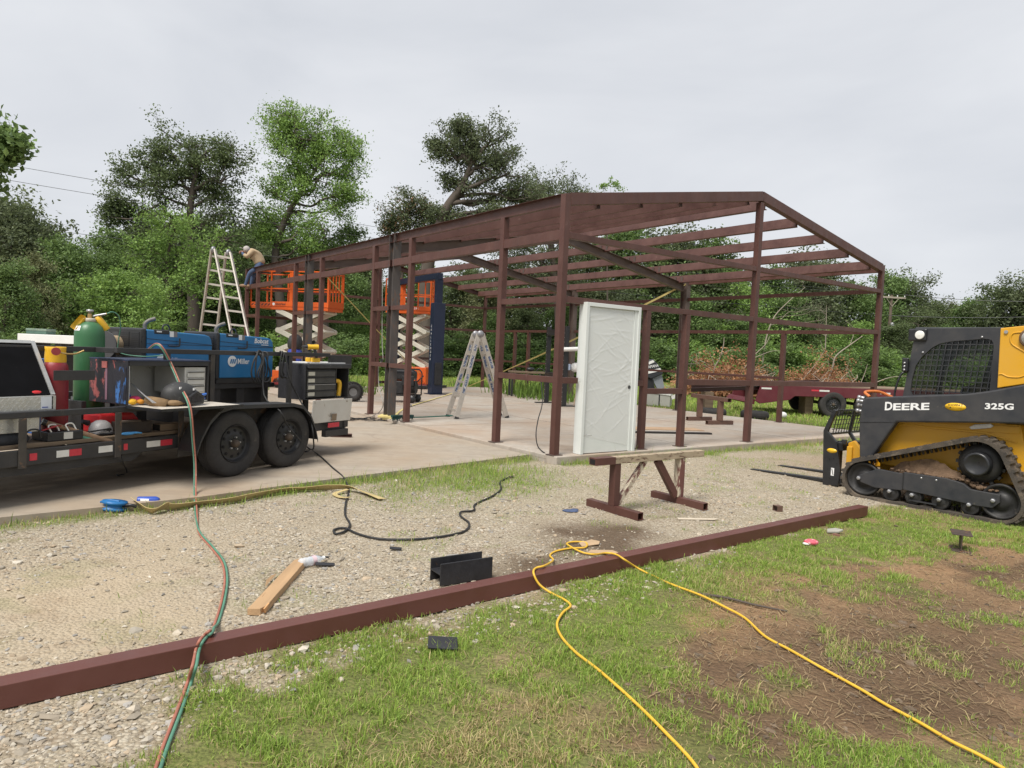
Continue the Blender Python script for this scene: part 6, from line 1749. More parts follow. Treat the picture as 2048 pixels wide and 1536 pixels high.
# ---- scissor lifts
ORG = pm('lift_orange', (.62, .10, .012), .42, 0, .08, 3, (.4, .1, .03), .04, 9)
CREAM = pm('lift_cream', (.62, .59, .50), .5, 0, .08, 4, (.35, .3, .24), .08, 9)
def scissor(label, origin, ang, Lx, Wy, zfl, txt, txt_at, stages, basez, ext=True, group='orange scissor lifts'):
    o = thing('scissor_lift', label, 'scissor lift', origin, ang, group)
    hx, hy = Lx / 2, Wy / 2
    MB().b2((-hx * .92, -hy, .16), (hx * .92, hy, .16 + basez)).build('chassis', ORG, o, .02)
    for sx in (-1, 1):
        for sy in (-1, 1):
            w_ = MB().lathe((sx * hx * .7, sy * hy - (.09 if sy > 0 else .0), .16), (0, 1, 0), [(0, 0), (.16, 0), (.165, .02), (.165, .07), (.16, .09), (0, .09)], 20).build('wheel', BLKG, o)
    MB().b2((-hx * .95, -hy - .02, .10), (hx * .95, -hy + .06, .17)).build('outrigger', REDC, o, .006)
    zb, zt_ = .16 + basez + .04, zfl - .12
    dz = (zt_ - zb) / stages
    for k in range(stages):
        z0, z1 = zb + k * dz, zb + (k + 1) * dz
        for sy in (-1, 1):
            y = sy * (hy - .09)
            for a, b_ in ((-1, 1), (1, -1)):
                yy = y + (.05 if a > 0 else -.03) * sy
                ar = MB().bar((a * hx * .76, yy, z0), (b_ * hx * .76, yy, z1), .045, .145, up=(0, 0, 1))
                for q_ in ((a * hx * .76, z0), (b_ * hx * .76, z1)):
                    ar.cyl((q_[0], yy - .022, q_[1]), (q_[0], yy + .022, q_[1]), .082, n=8, smooth=False)
                ar.build('scissor_arm', CREAM, o, .006)
            MB().cyl((0, y - .07, (z0 + z1) / 2), (0, y + .07, (z0 + z1) / 2), .03, n=10).build('pin', BLKG, o)
        for sx in (-1, 1):
            MB().cyl((sx * hx * .76, -hy + .02, z1 if k < stages - 1 else z1 - .02), (sx * hx * .76, hy - .02, z1 if k < stages - 1 else z1 - .02), .045, n=10).build('cross_shaft', CREAM, o)
    MB().bar((-hx * .4, 0, zb + dz * .4), (hx * .3, 0, zb + dz * 1.5), .08, .08).build('lift_cylinder', BLKG, o)
    xl = -hx - (.75 if ext else 0)
    MB().b2((-hx, -hy, zfl - .10), (hx, hy, zfl)).build('platform', ORG, o, .006)
    for sy in (-1, 1):
        MB().b2((-hx, sy * hy - .012, zfl + .0005), (hx, sy * hy + .012, zfl + .15)).build('toe_board', ORG, o, .004)
    if ext:
        MB().b2((xl, -hy + .03, zfl - .06), (-hx - .001, hy - .03, zfl - .01)).build('deck_extension', ORG, o, .004)
        MB().b2((xl, -hy + .018, zfl - .009), (-hx - .001, -hy + .042, zfl + .13)).build('toe_board', ORG, o)
        for k in range(6):
            MB().prism([(0, 0), (.045, 0), (.105, .06), (.06, .06)], (xl + .02 + k * .118, -hy + .0175, zfl + .02), (1, 0, 0), (0, 0, 1), .002).build('hazard_stripe', BLKG, o)
    rl = zfl + 1.08
    posts = [(x, sy * hy) for x in ((-hx, -hx * .25, hx * .45, hx)) for sy in (-1, 1)]
    if ext:
        posts += [(xl, sy * (hy - .03)) for sy in (-1, 1)]
    for x, y in posts:
        MB().b2((x - .02, y - .02, zfl), (x + .02, y + .02, rl)).build('rail_post', ORG, o, .004)
    for z in (zfl + .55, rl):
        for sy in (-1, 1):
            MB().bar((xl, sy * hy, z), (hx, sy * hy, z), .036, .036).build('guard_rail', ORG, o)
        for x in (xl, hx):
            MB().bar((x, -hy, z), (x, hy, z), .036, .036).build('guard_rail', ORG, o)
    for k in range(5):
        y = -hy + Wy * (k + .5) / 5
        MB().b2((hx - .012, y - .022, zfl + .16), (hx + .012, y + .022, rl - .02)).build('gate_bar', ORG, o)
    MB().b2((hx - .015, -hy + .03, zfl + .001), (hx + .02, hy - .03, zfl + .2)).build('gate_plate', ORG, o, .004)
    MB().b2((-hx * .35, -hy - .008, zfl + .15), (-hx * .12, -hy + .008, rl)).build('side_panel', ORG, o)
    if ext:
        bxp = MB().b2((xl - .02, -hy + .05, rl - .42), (xl + .12, -hy + .33, rl - .05)).build('control_box', BLKG, o, .01)
        MB().b2((xl - .03, -hy + .035, rl - .5), (xl - .021, -hy + .345, rl + .0)).build('document_panel', WHITE, o)
    t = text_mb(txt, .085, (txt_at, -hy - .012, zfl + .035), (1, 0, 0), (0, 0, 1), .002, .015)
    t.build('lettering', BLKG if txt == 'snorkel' else DECALW, o)
    if txt == 'snorkel':
        MB().cyl((txt_at - .07, -hy - .013, zfl + .07), (txt_at - .07, -hy - .016, zfl + .07), .045, n=14).build('logo', DECALW, o)
    return o
l1 = aty(612, 700, 22.0) * (1, 1, 0)
scissor('orange scissor lift with cream arms behind the trailer, its deck extended towards the worker', (l1[0], l1[1], .004), R(-15), 1.98, .92, 2.53, 'snorkel', -.82, 3, .38)
l2 = aty(820, 700, 24.8) * (1, 1, 0)
scissor('orange scissor lift with cream arms between the navy car lift posts', (l2[0], l2[1], .004), R(-10), 1.62, .8, 2.72, 'S3219E', .05, 3, .6, ext=False)
# ---- two-post car lift
NAVY = pm('navy_paint', (.011, .018, .045), .4, 0, .12, 3, (.04, .05, .08), .05, 10)
q1, q2 = aty(873, 700, 22.0) * (1, 1, 0), aty(786, 700, 25.0) * (1, 1, 0)
cl = thing('car_lift', 'navy blue two post car lift with an overhead beam on the slab', 'car lift', (q1 + q2) / 2 + (0, 0, .003), math.atan2(q2[1] - q1[1], q2[0] - q1[0]))
hl_ = np.linalg.norm(q2 - q1) / 2
for sx, s2 in ((-hl_, 1), (hl_, -1)):
    pc = MB().b2((sx - .15, -.19, .02), (sx + .15, .19, 2.86)).build('post', NAVY, cl, .015)
    MB().b2((sx - .08, -.11, 2.861), (sx + .08, .11, 3.60)).build('post_extension', NAVY, cl, .008)
    MB().b2((sx - .25, -.27, .0), (sx + .25, .27, .019)).build('base_plate', NAVY, cl, .003)
    MB().b2((sx + s2 * .15, -.09, .25), (sx + s2 * .30, .09, .95)).build('carriage', NAVY, cl, .01)
    for sy in (-1, 1):
        MB().bar((sx + s2 * .25, sy * .05, .2), (sx + s2 * .75, sy * .75, .2), .08, .09).build('swing_arm', BLKG, cl, .008)
MB().b2((-hl_ - .09, -.09, 3.601), (hl_ + .09, .09, 3.80)).build('overhead_beam', NAVY, cl, .008)
for k, ch in enumerate('CHALLENGER'):
    # vertical maker's lettering down the near post, on the face towards the drive
    t = text_mb(ch, .07, (-hl_ + .05, .192, 2.1 - k * .115), (-1, 0, 0), (0, 0, 1), .002, .01)
    t.build('lettering', DECALW, cl)
MB().b2((-hl_ - .19, -.12, .3), (-hl_ - .151, .12, 1.0)).build('power_unit', BLKG, cl, .02)
# ---- portable generator
g0 = (gp(790, 806, 0) + gp(822, 802, 0)) / 2
ge = thing('generator', 'black open frame portable generator on wheels inside the slab edge', 'generator', g0, R(-8))
gw, gd, gh = .40, .28, .86
for sx in (-1, 1):
    for sy in (-1, 1):
        MB().tube([(sx * gw, sy * gd, .18), (sx * gw, sy * gd, .5), (sx * gw, sy * gd, gh - .1), (sx * gw * .82, sy * gd, gh)], .018, 8).build('frame_tube', BLKG, ge)
for sy in (-1, 1):
    MB().bar((-gw * .82, sy * gd, gh), (gw * .82, sy * gd, gh), .036, .036).build('frame_tube', BLKG, ge)
    MB().bar((-gw, sy * gd, .19), (gw, sy * gd, .19), .036, .036).build('frame_tube', BLKG, ge)
MB().b2((-.33, -.24, .58), (.30, .24, .83)).build('fuel_tank', BLKG, ge, .06)
MB().b2((-.35, -.22, .215), (.05, .22, .56)).build('engine', pm('engine_dark', (.03, .03, .032), .5, .3, .4, 14, (.2, .2, .2), .12, 18), ge, .03)
MB().cyl((.06, 0, .40), (.34, 0, .40), .17, n=18).build('alternator', pm('engine_dark', (.03, .03, .032)), ge)
MB().b2((.02, -.27, .45), (.34, -.235, .70)).build('control_panel', BLKG, ge, .01)
MB().b2((.20, -.274, .52), (.27, -.271, .66)).build('warning_label', REDT, ge)
MB().b2((-.36, -.245, .70), (-.32, -.2405, .73)).build('decal', DECALW, ge)
for sx in (-1, 1):
    MB().lathe((.30, sx * .27 - .03, .10), (0, 1, 0), [(0, 0), (.10, 0), (.105, .03), (.10, .06), (0, .06)], 18).build('wheel', BLKG, ge)
MB().b2((-.36, -.25, .0), (-.32, -.2, .18)).build('leg', pm('rusty_leg', (.3, .1, .06), .7), ge); MB().b2((-.36, .2, .0), (-.32, .25, .18)).build('leg', REDC, ge)
MB().tube([(.40, -.2, .55), (.52, -.2, .66), (.58, -.2, .72)], .016, 7).build('handle', BLKG, ge)
# ---- broom
h0, h1 = gp(783, 836, .06), gp(826, 834, .06)
br = thing('push_broom', 'dark green push broom lying on the slab between column and ladder', 'broom', (h0 + h1) / 2 * (1, 1, 0), 0)
bo = np.array(br.location)
BRI = pm('green_bristle', (.006, .045, .04), .8, 0, .4, 40, bump=.8, bump_scale=90)
MB().bar(h0 - bo + (0, 0, .03), h1 - bo + (0, 0, .02), .06, .05).build('head_block', BRI, br, .006)
bm = MB()
r = np.random.default_rng(3)
for k in range(160):
    t = r.random(); p = h0 + (h1 - h0) * t - bo
    e = p + (r.normal(0, .02), r.normal(-.07, .03), -.05 + r.random() * .05)
    bm.bar(p, e, .006, .006)
bm.build('bristles', BRI, br, kind='stuff')
MB().tube([(h0 + h1) / 2 - bo, gp(850, 834, .05) - bo, gp(905, 831, .05) - bo], .012, 8, 3).build('handle', pm('green_handle', (.01, .12, .09), .5), br)
# ---- yellow plumbing strap and a second thin strap
STR = pm('strap_yellow', (.60, .50, .20), .8, 0, .12, 6, (.45, .36, .16), .14, 8, .2, 40)
s0, s1 = bw(.088, 5.24, .04), bw(SLAB_W - .10, 5.34, 3.52)
sp_ = thing('tie_strap', 'pale yellow webbing strap stretched diagonally from column foot to far column top', 'strap', s0 * (1, 1, 0), 0)
so = np.array(sp_.location)
fl = [gp(820, 812, .02), gp(860, 800, .02), gp(905, 786, .05)]
MB().ribbon([q - so for q in [gp(765, 838, .05), gp(784, 836, .05), gp(800, 822, .012)] + fl + [fl[-1] + (s1 - fl[-1]) * t - np.array([0, 0, .10 * math.sin(math.pi * t)]) for t in np.linspace(.12, 1, 8)]], .05, .003, 5, None, [0, 0, 0, .6, 1.2, 1.3]).build('webbing', STR, sp_)
MB().b2(bw(.0, 5.24, 0)[:3] - so + (-.13, -.13, .016), bw(.18, 5.24, 0)[:3] - so + (.13, .13, .055)).build('column_wrap', STR, sp_, .004)
MB().box(fl[0] - so + (0, 0, .02), (.09, .05, .03), rotz(.3)).build('ratchet', STEELG, sp_, .004)
a, c = bw(.12, 9.0, 3.12), gp(866, 772, .05)
o = thing('tie_strap', 'thin tan strap running down from the header to the car lift foot', 'strap', c * (1, 1, 0), 0)
MB().ribbon([a - np.array(o.location), (a + c) / 2 - np.array(o.location) - (0, 0, .06), c - np.array(o.location)], .035, .003, 8).build('webbing', STR, o)
MB().tube([a - np.array(o.location) + (0, 0, .07), a - np.array(o.location) + (.02, 0, .03), a - np.array(o.location)], .008, 6).build('hook', STEELG, o)
# ---- shop press with white pipe
e0, e1 = gp(1092, 806, 0), gp(1127, 813, 0)
pr = thing('shop_press', 'black perforated upright press frame with a white pipe laid across it', 'press', (e0 + e1) / 2, math.atan2(e1[1] - e0[1], e1[0] - e0[0]))
hw = np.linalg.norm(e1 - e0) / 2
for sx in (-1, 1):
    up_ = MB().b2((sx * hw - .05, -.06, .03), (sx * hw + .05, .06, 2.2)).build('upright', BLKG, pr, .006)
    for k in range(16):
        MB().cyl((sx * hw, -.0615, .14 + k * .125), (sx * hw, -.066, .14 + k * .125), .013, n=8).build('hole', STEELG, up_)
    MB().b2((sx * hw - .06, -.34, .0), (sx * hw + .06, .34, .029)).build('foot', BLKG, pr, .004)
MB().b2((-hw + .051, -.08, 1.95), (hw - .051, .08, 2.12)).build('top_beam', BLKG, pr, .006)
MB().b2((-hw + .051, -.08, .75), (hw - .051, .08, .9)).build('bed_beam', BLKG, pr, .006)
MB().cyl((0, 0, 1.45), (0, 0, 1.95), .05, n=14).build('ram', STEELG, pr)
o = thing('plastic_pipe', 'white plastic pipe sticking out from the black press frame', 'pipe', e1 * (1, 1, 0) + (0, 0, 1.62), 0)
oo = np.array(o.location)
pp0, pp1 = aty(1122, 699, e1[1] - .1) - oo, aty(1185, 697, e1[1] - .1) - oo
MB().cyl(pp0, pp1, .058, n=18).build('pipe', WHITE, o)
MB().cyl(pp1, pp1 + (pp1 - pp0) * .05, .066, n=18).build('collar', WHITE, o)
MB().cyl(pp0 - (pp1 - pp0) * .02, pp0, .05, n=14).build('bore', BLKG, o)
o = thing('spool', 'white cable spool hanging behind the wrapped door', 'spool', aty(1150, 735, 19.2), 0)
MB().lathe((0, 0, 0), (.3, 1, 0), [(0, 0), (.13, 0), (.13, .02), (.05, .025), (.05, .1), (.13, .105), (.13, .12), (0, .12)], 22).build('reel', WHITE, o)
MB().b2((-.36, -.05, -.08), (-.13, .05, .09)).build('blue_pack', pm('pale_blue', (.35, .42, .55), .6, 0, .3, 12), o, .01)
MB().tube([(.05, 0, -.1), (.1, 0, -.3), (.06, 0, -.7), (.0, 0, -1.2), (.02, 0, -1.38)], .012, 6).build('tail', pm('tan_cord', (.45, .32, .22), .8), o)
# ---- workbench behind the press
w0 = aty(1055, 740, 23.0)
wb_ = thing('workbench', 'dark workbench with clutter beyond the slab, seen between posts', 'workbench', (w0[0], w0[1], -.1), R(10))
MB().b2((-.6, -.3, .86), (.6, .3, .92)).build('top', WOODD, wb_, .004)
for sx in (-.54, .54):
    for sy in (-.24, .24):
        MB().b2((sx - .03, sy - .03, 0), (sx + .03, sy + .03, .86)).build('leg', BLK, wb_)
MB().ball((.1, 0, .99), .09, 10, 7, (1.6, 1, .8)).build('clutter', BLKG, wb_)
MB().tube([(.3, 0, .93), (.38, 0, 1.02), (.5, 0, 1.0), (.55, 0, .94)], .02, 7).build('clutter', BLKG, wb_)
# ---- blue drum with rounded black top
dd = aty(590, 700, 20.2)
o = thing('blue_drum', 'tall blue drum with a rounded black cover behind the drawer toolbox', 'drum', (dd[0], dd[1], .002), 0)
MB().lathe((0, 0, 0), (0, 0, 1), [(0, 0), (.19, 0), (.2, .03), (.2, .5), (.205, .52), (.2, .54), (.2, 1.2), (.17, 1.24), (0, 1.25)], 24).build('body', pm('drum_blue', (.03, .05, .30), .45, 0, .12, 5), o)
MB().lathe((0, 0, 1.24), (0, 0, 1), [(.17, 0), (.21, .06), (.22, .2), (.17, .36), (.08, .43), (0, .44)], 22).build('cover', BLK, o)
MB().tube([(-.06, -.1, 1.66), (-.06, -.1, 1.76), (.06, -.1, 1.76), (.06, -.1, 1.66)], .008, 6).build('handle', STEELG, o)
# ---- knobby tyre on its rim, standing
k0 = gp(704, 803, 0)
o = thing('knobby_tyre', 'small knobby tyre standing on the slab past the drawer toolbox', 'tyre', k0, R(25))
MB().lathe((0, -.13, .245), (0, 1, 0), [(.10, .03), (.13, 0), (.2, .005), (.235, .05), (.24, .13), (.235, .21), (.2, .255), (.13, .26), (.10, .23)], 30).build('casing', RUBBER, o)
lg = MB()
for k in range(22):
    a = 2 * math.pi * k / 22
    for j, yo in enumerate((-.09, 0, .09)):
        aa = a + (.14 if j == 1 else 0)
        lg.box((math.cos(aa) * .245, yo, .245 + math.sin(aa) * .245), (.04, .06, .04), np.array([[math.cos(aa), 0, -math.sin(aa)], [0, 1, 0], [math.sin(aa), 0, math.cos(aa)]]))
lg.build('knobs', RUBBER, o, kind='stuff')
MB().cyl((0, -.1, .245), (0, .1, .245), .11, n=20).build('rim', pm('grey_rim', (.2, .2, .2), .5, .4), o)
# ---- cords at the column foot
o = thing('cord_tangle', 'tangle of dark extension cords on the drive edge beside the column foot', 'cord', gp(735, 838, -.05), 0)
oo = np.array(o.location)
r = np.random.default_rng(8)
for k in range(5):
    pts = [gp(655 + r.uniform(0, 15), 845 + r.uniform(-4, 6), -.045)] + [gp(680 + 22 * j + r.uniform(-14, 14), 839 + r.uniform(-6, 6), -.043 + .004 * k) for j in range(5)] + [gp(785 + r.uniform(-8, 5), 836 + r.uniform(-3, 3), -.03)]
    MB().tube(np.array(pts) - oo, .008, 6, 5).build('cord', CABLE, o)
o2 = thing('drop_cable', 'grey cord hanging down beside the dark column', 'cord', gp(760, 832, .0), 0)
oo = np.array(o2.location)
MB().tube(np.array([bw(.1, 5.8, 3.0), bw(.12, 5.75, 1.6), bw(.13, 5.7, 1.15), bw(.16, 5.95, 1.05), bw(.16, 5.9, .6), bw(.12, 5.6, .25), gp(757, 826, .012), gp(745, 832, .012)]) - oo, .009, 6).build('cord', pm('grey_cord', (.28, .27, .25), .6), o2)
MB().b2(np.array(bw(.1, 5.7, 1.14)) - oo - (.02, .02, .03), np.array(bw(.1, 5.7, 1.14)) - oo + (.02, .02, .03)).build('plug', BLKG, o2)
o = thing('drop_cable', 'black cord hanging in a loop beside the corner post', 'cord', gp(1090, 908, .0), 0)
oo = np.array(o.location)
MB().tube(np.array([bw(2.6, 3.6, 1.02), aty(1085, 800, 11.4), aty(1076, 840, 10.7), aty(1072, 870, 10.3), gp(1076, 893, .02), gp(1088, 905, .012), gp(1096, 910, -.08)]) - oo, .008, 6).build('cord', CABLE, o)
MB().cyl(gp(1096, 910, -.08) - oo, gp(1099, 912, -.09) - oo, .014, n=8).build('plug', BLKG, o)
# ---- brown panels lying on the slab
for k, (q, sz, cc, lab) in enumerate((((1330, 858), (1.5, .5, .012), (.40, .27, .17), 'tan cardboard sheet lying on the slab behind the door post'), ((1340, 867), (1.7, .12, .03), (.03, .026, .024), 'long dark board lying on the slab behind the door post'))):
    p = gp(*q, 0)
    o = tag(MB().box((0, 0, sz[2] / 2 + .002 + .0 * k), sz).build('sheet', pm('sheet%d' % k, cc, .8, 0, .15, 5), None, .003), lab, 'board')
    o.location = p; o.rotation_euler = (0, 0, R(12))

# ================================================================ WORKER
SKINM = pm('skin', (.36, .21, .15), .6, 0, .06)
SHIRT = pm('tan_shirt', (.40, .30, .19), .85, 0, .1, 8, (.3, .22, .14), .1, 8, .3, 40)
JEAN = pm('blue_jeans', (.055, .085, .16), .85, 0, .2, 10, bump=.3)
CAPM = pm('grey_cap', (.38, .35, .33), .8, 0, .1)
PY = 21.55
wk = thing('person', 'person in tan shirt, jeans and light cap bent over the eave at the frame corner', 'person', aty(488, 573, PY) * (1, 1, 1), 0)
wo = np.array(wk.location)
def W(px, py, dy=0.0): return aty(px, py, PY + dy) - wo
def skin_body(name, mat, verts, edges, radii, par):
    me = bpy.data.meshes.new(name)
    me.from_pydata([tuple(v) for v in verts], edges, [])
    ob = bpy.data.objects.new(name, me); COL.objects.link(ob); ob.parent = par
    sk = ob.modifiers.new('skin', 'SKIN'); sk.use_smooth_shade = True
    for v_, r_ in zip(me.skin_vertices[0].data, radii):
        v_.radius = (r_, r_) if np.isscalar(r_) else r_
    me.skin_vertices[0].data[0].use_root = True
    ss = ob.modifiers.new('sub', 'SUBSURF'); ss.levels = 1; ss.render_levels = 2
    me.materials.append(mat)
    return ob
# pelvis, spine, shoulders, arms bent to the weld, both legs
vb = [W(522, 533), W(519, 524), W(514, 513, -.02), W(507, 504, -.04), W(502, 501, -.05), W(497, 500, -.05),
      W(504, 503, -.2), W(494, 514, -.28), W(486, 508, -.24), W(483.5, 504, -.22),
      W(504, 503, .14), W(496, 512, .2), W(487, 506, .1), W(484, 503, .0),
      W(517, 537, -.1), W(500, 545, -.14), W(494, 560, -.12), W(491, 570, -.12), W(487, 571, -.14),
      W(519, 538, .1), W(506, 552, .12), W(503, 566, .1), W(502, 571, .1), W(498, 572, .1)]
eb = [(0, 1), (1, 2), (2, 3), (3, 4), (4, 5), (3, 6), (6, 7), (7, 8), (8, 9), (3, 10), (10, 11), (11, 12), (12, 13), (0, 14), (14, 15), (15, 16), (16, 17), (17, 18), (0, 19), (19, 20), (20, 21), (21, 22), (22, 23)]
rb = [.15, .155, .165, .15, .07, .065, .075, .06, .045, .03, .075, .06, .045, .03, .10, .075, .055, .05, .04, .10, .075, .055, .05, .04]
body = skin_body('body', JEAN, vb, eb, rb, wk)
sh = skin_body('shirt', SHIRT, [W(521, 530), W(519, 523), W(514, 512, -.02), W(507, 503.5, -.04), W(503, 501.5, -.05), W(504, 502.5, -.21), W(494, 514, -.29), W(487.5, 508.5, -.25), W(504, 502.5, .15), W(496, 512, .21), W(488, 506.5, .11)],
               [(0, 1), (1, 2), (2, 3), (3, 4), (3, 5), (5, 6), (6, 7), (3, 8), (8, 9), (9, 10)], [.175, .18, .185, .165, .09, .09, .075, .055, .09, .075, .055], wk)
hc = W(492.5, 500.5, -.06)
MB().ball(hc, .105, 16, 12, (.85, .8, 1.1), None).build('head', SKINM, wk)
MB().ball(hc + (-.085, -.03, -.02), .022, 8, 6).build('nose', SKINM, wk)
MB().ball(hc + (.01, -.085, -.005), .03, 8, 6, (.5, .35, 1)).build('ear', SKINM, wk)
for yy in (-.045, .02):
    MB().ball(hc + (-.078, yy, .015), .012, 8, 6).build('eye', BLKG, wk)
MB().b2(hc + (-.088, -.03, -.062), hc + (-.072, .02, -.054)).build('mouth', pm('lips', (.2, .08, .07), .6), wk)
MB().ball(hc + (.01, 0, .025), .112, 16, 8, (.95, .9, 1.0)).build('cap', CAPM, wk)
MB().prism([(-.12, -.07), (-.06, -.095), (.0, -.09), (.0, .09), (-.06, .095), (-.12, .07)], hc + (-.06, 0, .035), (1, 0, -.25), (0, 1, 0), .012).build('cap_brim', CAPM, wk)
MB().ball(hc + (.05, .03, .0), .1, 12, 8, (.8, .85, .9)).build('hair', pm('dark_hair', (.03, .02, .015), .8), wk)
for c0, sgn in ((W(484, 504.5, -.22), 1), (W(484.3, 503.3, 0), -1)):
    MB().ball(c0, .04, 10, 7, (1.0, .55, .9)).build('palm', SKINM, wk)
    for k in range(4):
        f0 = c0 + np.array([-.03, -.02 + .013 * k, .012 - .004 * k])
        L = [.055, .065, .06, .045][k]
        MB().tube([f0, f0 + (-L * .6, 0, -.005), f0 + (-L * .8, 0, -.03), f0 + (-L * .6, 0, -.05)], [.011, .010, .008], 6, 3).build('finger', SKINM, wk)
    t0 = c0 + np.array([0, -.03 * sgn, .02])
    MB().tube([t0, t0 + (-.03, -.02 * sgn, .01), t0 + (-.05, -.012 * sgn, -.012)], [.013, .011, .009], 6, 3).build('thumb', SKINM, wk)
for f in (W(488, 572, -.13), W(499, 573, .1)):
    MB().ball(f + (-.03, 0, .01), .07, 12, 8, (1.7, .8, .7)).build('boot', pm('tan_boot', (.25, .16, .10), .8), wk)

# ================================================================ BEYOND THE SLAB
# ---- dark red flatbed trailer
FR = pm('maroon_paint', (.105, .012, .022), .45, 0, .15, 4, (.2, .07, .06), .05, 9, dust=.25, dust_col=(.2, .1, .09))
ft0 = aty(1665, 800, 20.8)
ft = thing('flatbed_trailer', 'dark maroon flatbed equipment trailer parked on the grass behind the frame', 'trailer', (ft0[0], ft0[1] + 1.24, -.12), 0)
fo = np.array(ft.location)
def fz(py): return HC + (732 - py) * 20.8 / FPX - fo[2]
fx = lambda px: (px - 1665) / FPX * 20.8
MB().prism([(fx(1512), fz(808)), (fx(1520), fz(775)), (fx(2100), fz(772)), (fx(2100), fz(792)), (fx(1590), fz(795)), (fx(1580), fz(803)), (fx(1520), fz(813))], (0, -1.15, 0), (1, 0, 0), (0, 0, 1), .08).build('side_rail', FR, ft, .01)
MB().prism([(fx(1512), fz(808)), (fx(1520), fz(775)), (fx(2100), fz(772)), (fx(2100), fz(792)), (fx(1590), fz(795)), (fx(1520), fz(813))], (0, 1.15, 0), (1, 0, 0), (0, 0, 1), .08).build('side_rail', FR, ft, .01)
for k in range(9):
    y = -1.13 + k * .253
    MB().b2((fx(1530), y, fz(774) - .02), (fx(2090), y + .24, fz(774) + .03)).build('deck_plank', WOODD, ft)
MB().prism([(fx(1500), fz(812)), (fx(1507), fz(803)), (fx(1514), fz(806)), (fx(1512), fz(816))], (0, 1.1, 0), (1, 0, 0), (0, 0, 1), 2.2).build('tail_beam', FR, ft, .01)
for s_, y in ((fx(1522), -1.16), (fx(1638), -1.16), (fx(1760), -1.16)):
    MB().b2((s_, -1.234, fz(783.5)), (s_ + .3, -1.231, fz(780.2))).build('reflector_tape', WHT, ft)
    if s_ > 0 or s_ < fx(1600):
        pass
MB().b2((fx(1622), -1.234, fz(783.5)), (fx(1637), -1.231, fz(780.2))).build('reflector_tape', REDT, ft)
for s_ in (fx(1668), fx(1740)):
    for yy, sd_ in ((-1.24, -1), (1.24, 1)):
        wheel((0, 0, 0), ft, s_, yy, .40, .40, .24, sd_, 8, 8)
    MB().cyl((s_, -1.1, .40), (s_, 1.1, .40), .05, n=10).build('axle', BLK, ft)
MB().b2((fx(1630), -1.2, fz(793) - .02), (fx(1790), -1.1, fz(793) + .0)).build('fender', BLK, ft)
# ---- stack of red steel members on blocks by the far side wall
sa, sb = aty(1384, 772, 20.2), aty(1640, 763, 21.5)
for k, (dx, dz, lab) in enumerate(((0, 0, 'upper red steel channel on the stack beyond the far wall'), (0.02, -.12, 'lower red steel channel on the stack beyond the far wall'))):
    a, c = sa + (dx, .1 * k, dz), sb + (dx * 8, .1 * k, dz)
    o = tag(MB().chan(a - (a + c) / 2, c - (a + c) / 2, .09, .11, .006).build('steel_channel', RED if k == 0 else RED2, None, .003), lab, 'steel channel', 'steel channels stacked by the far wall')
    o.location = (a + c) / 2
for k, t in enumerate((.12, .9)):
    p = sa + (sb - sa) * t + (0, .05, 0)
    o = tag(MB().b2((-.12, -.25, 0), (.12, .25, p[2] + .1 - .18)).build('timber_block', WOODD, None, .01), 'timber block propping the red steel channels', 'timber', 'blocks under the steel channels')
    o.location = (p[0], p[1], -.1)
# ---- old tyre, white box, outboard motor, rags
o = tag(MB().lathe((0, 0, 0), (0, 0, 1), [(.20, .03), (.24, 0), (.33, .005), (.37, .05), (.375, .11), (.37, .17), (.33, .215), (.24, .22), (.20, .19), (.20, .03)], 36).build('old_tyre', RUBBER, None), 'worn black tyre lying flat at the slab edge', 'tyre')
p = gp(1508, 842, -.1); o.location = (p[0] + .25, p[1] + .7, -.1)
o = tag(MB().lathe((0, 0, 0), (0, 0, 1), [(.20, .03), (.24, 0), (.33, .005), (.37, .05), (.375, .10), (.37, .15), (.33, .20), (.24, .205), (.20, .18), (.20, .03)], 36).build('old_tyre', RUBBER, None), 'second worn tyre lying in the grass behind the first one', 'tyre')
o.location = (p[0] - .75, p[1] + 1.2, -.1)
p = gp(1578, 840, -.1)
o = tag(MB().ball((0, 0, .09), .12, 9, 6, (1.2, .8, .8)).build('torn_bag', WHITE, None), 'crumpled white bag in the grass beside the far wall post', 'bag'); o.location = (p[0], p[1] + .5, -.1)
ac = thing('metal_cabinet', 'dirty white metal cabinet lying in the grass beyond the slab', 'cabinet', gp(1320, 812, -.1), R(-20))
MB().b2((-.42, -.25, .0), (.34, .25, .42)).build('case', pm('dirty_white', (.42, .42, .38), .6, 0, .1, 5, (.3, .28, .22), .2, 8), ac, .02)
MB().prism([(-.45, .42), (.36, .36), (.36, .44), (-.40, .52)], (0, .27, 0), (1, 0, 0), (0, 0, 1), .54).build('top_panel', WHITE, ac, .006)
MB().b2((-.02, -.256, .02), (.02, -.251, .40)).build('gap', BLKG, ac)
MB().bar((.38, -.2, .3), (.62, -.2, .42), .05, .12).build('loose_panel', WHITE, ac)
om = thing('outboard_motor', 'grey outboard boat motor with white cowl stripes tilted up on its stand', 'outboard motor', aty(1312, 790, 24.0) * (1, 1, 0) + (0, 0, -.1), 0)
oo = np.array(om.location)
def OM(px, py, dy=0.0): return aty(px, py, 24.0 + dy) - oo
ex_, ez_ = np.array([1.0, 0, 0]), np.array([0, 0, 1.0])
def omp(name, pts, dep, mat, yo=-.15, bev=.03):
    P = [OM(*q) for q in pts]
    mb = MB(); n = len(P)
    mb.add([p * (1, 0, 1) + (0, yo, 0) for p in P] + [p * (1, 0, 1) + (0, yo + dep, 0) for p in P], [(i, (i + 1) % n, n + (i + 1) % n, n + i) for i in range(n)] + [tuple(range(n))[::-1], tuple(range(n, 2 * n))])
    return mb.build(name, mat, om, bev)
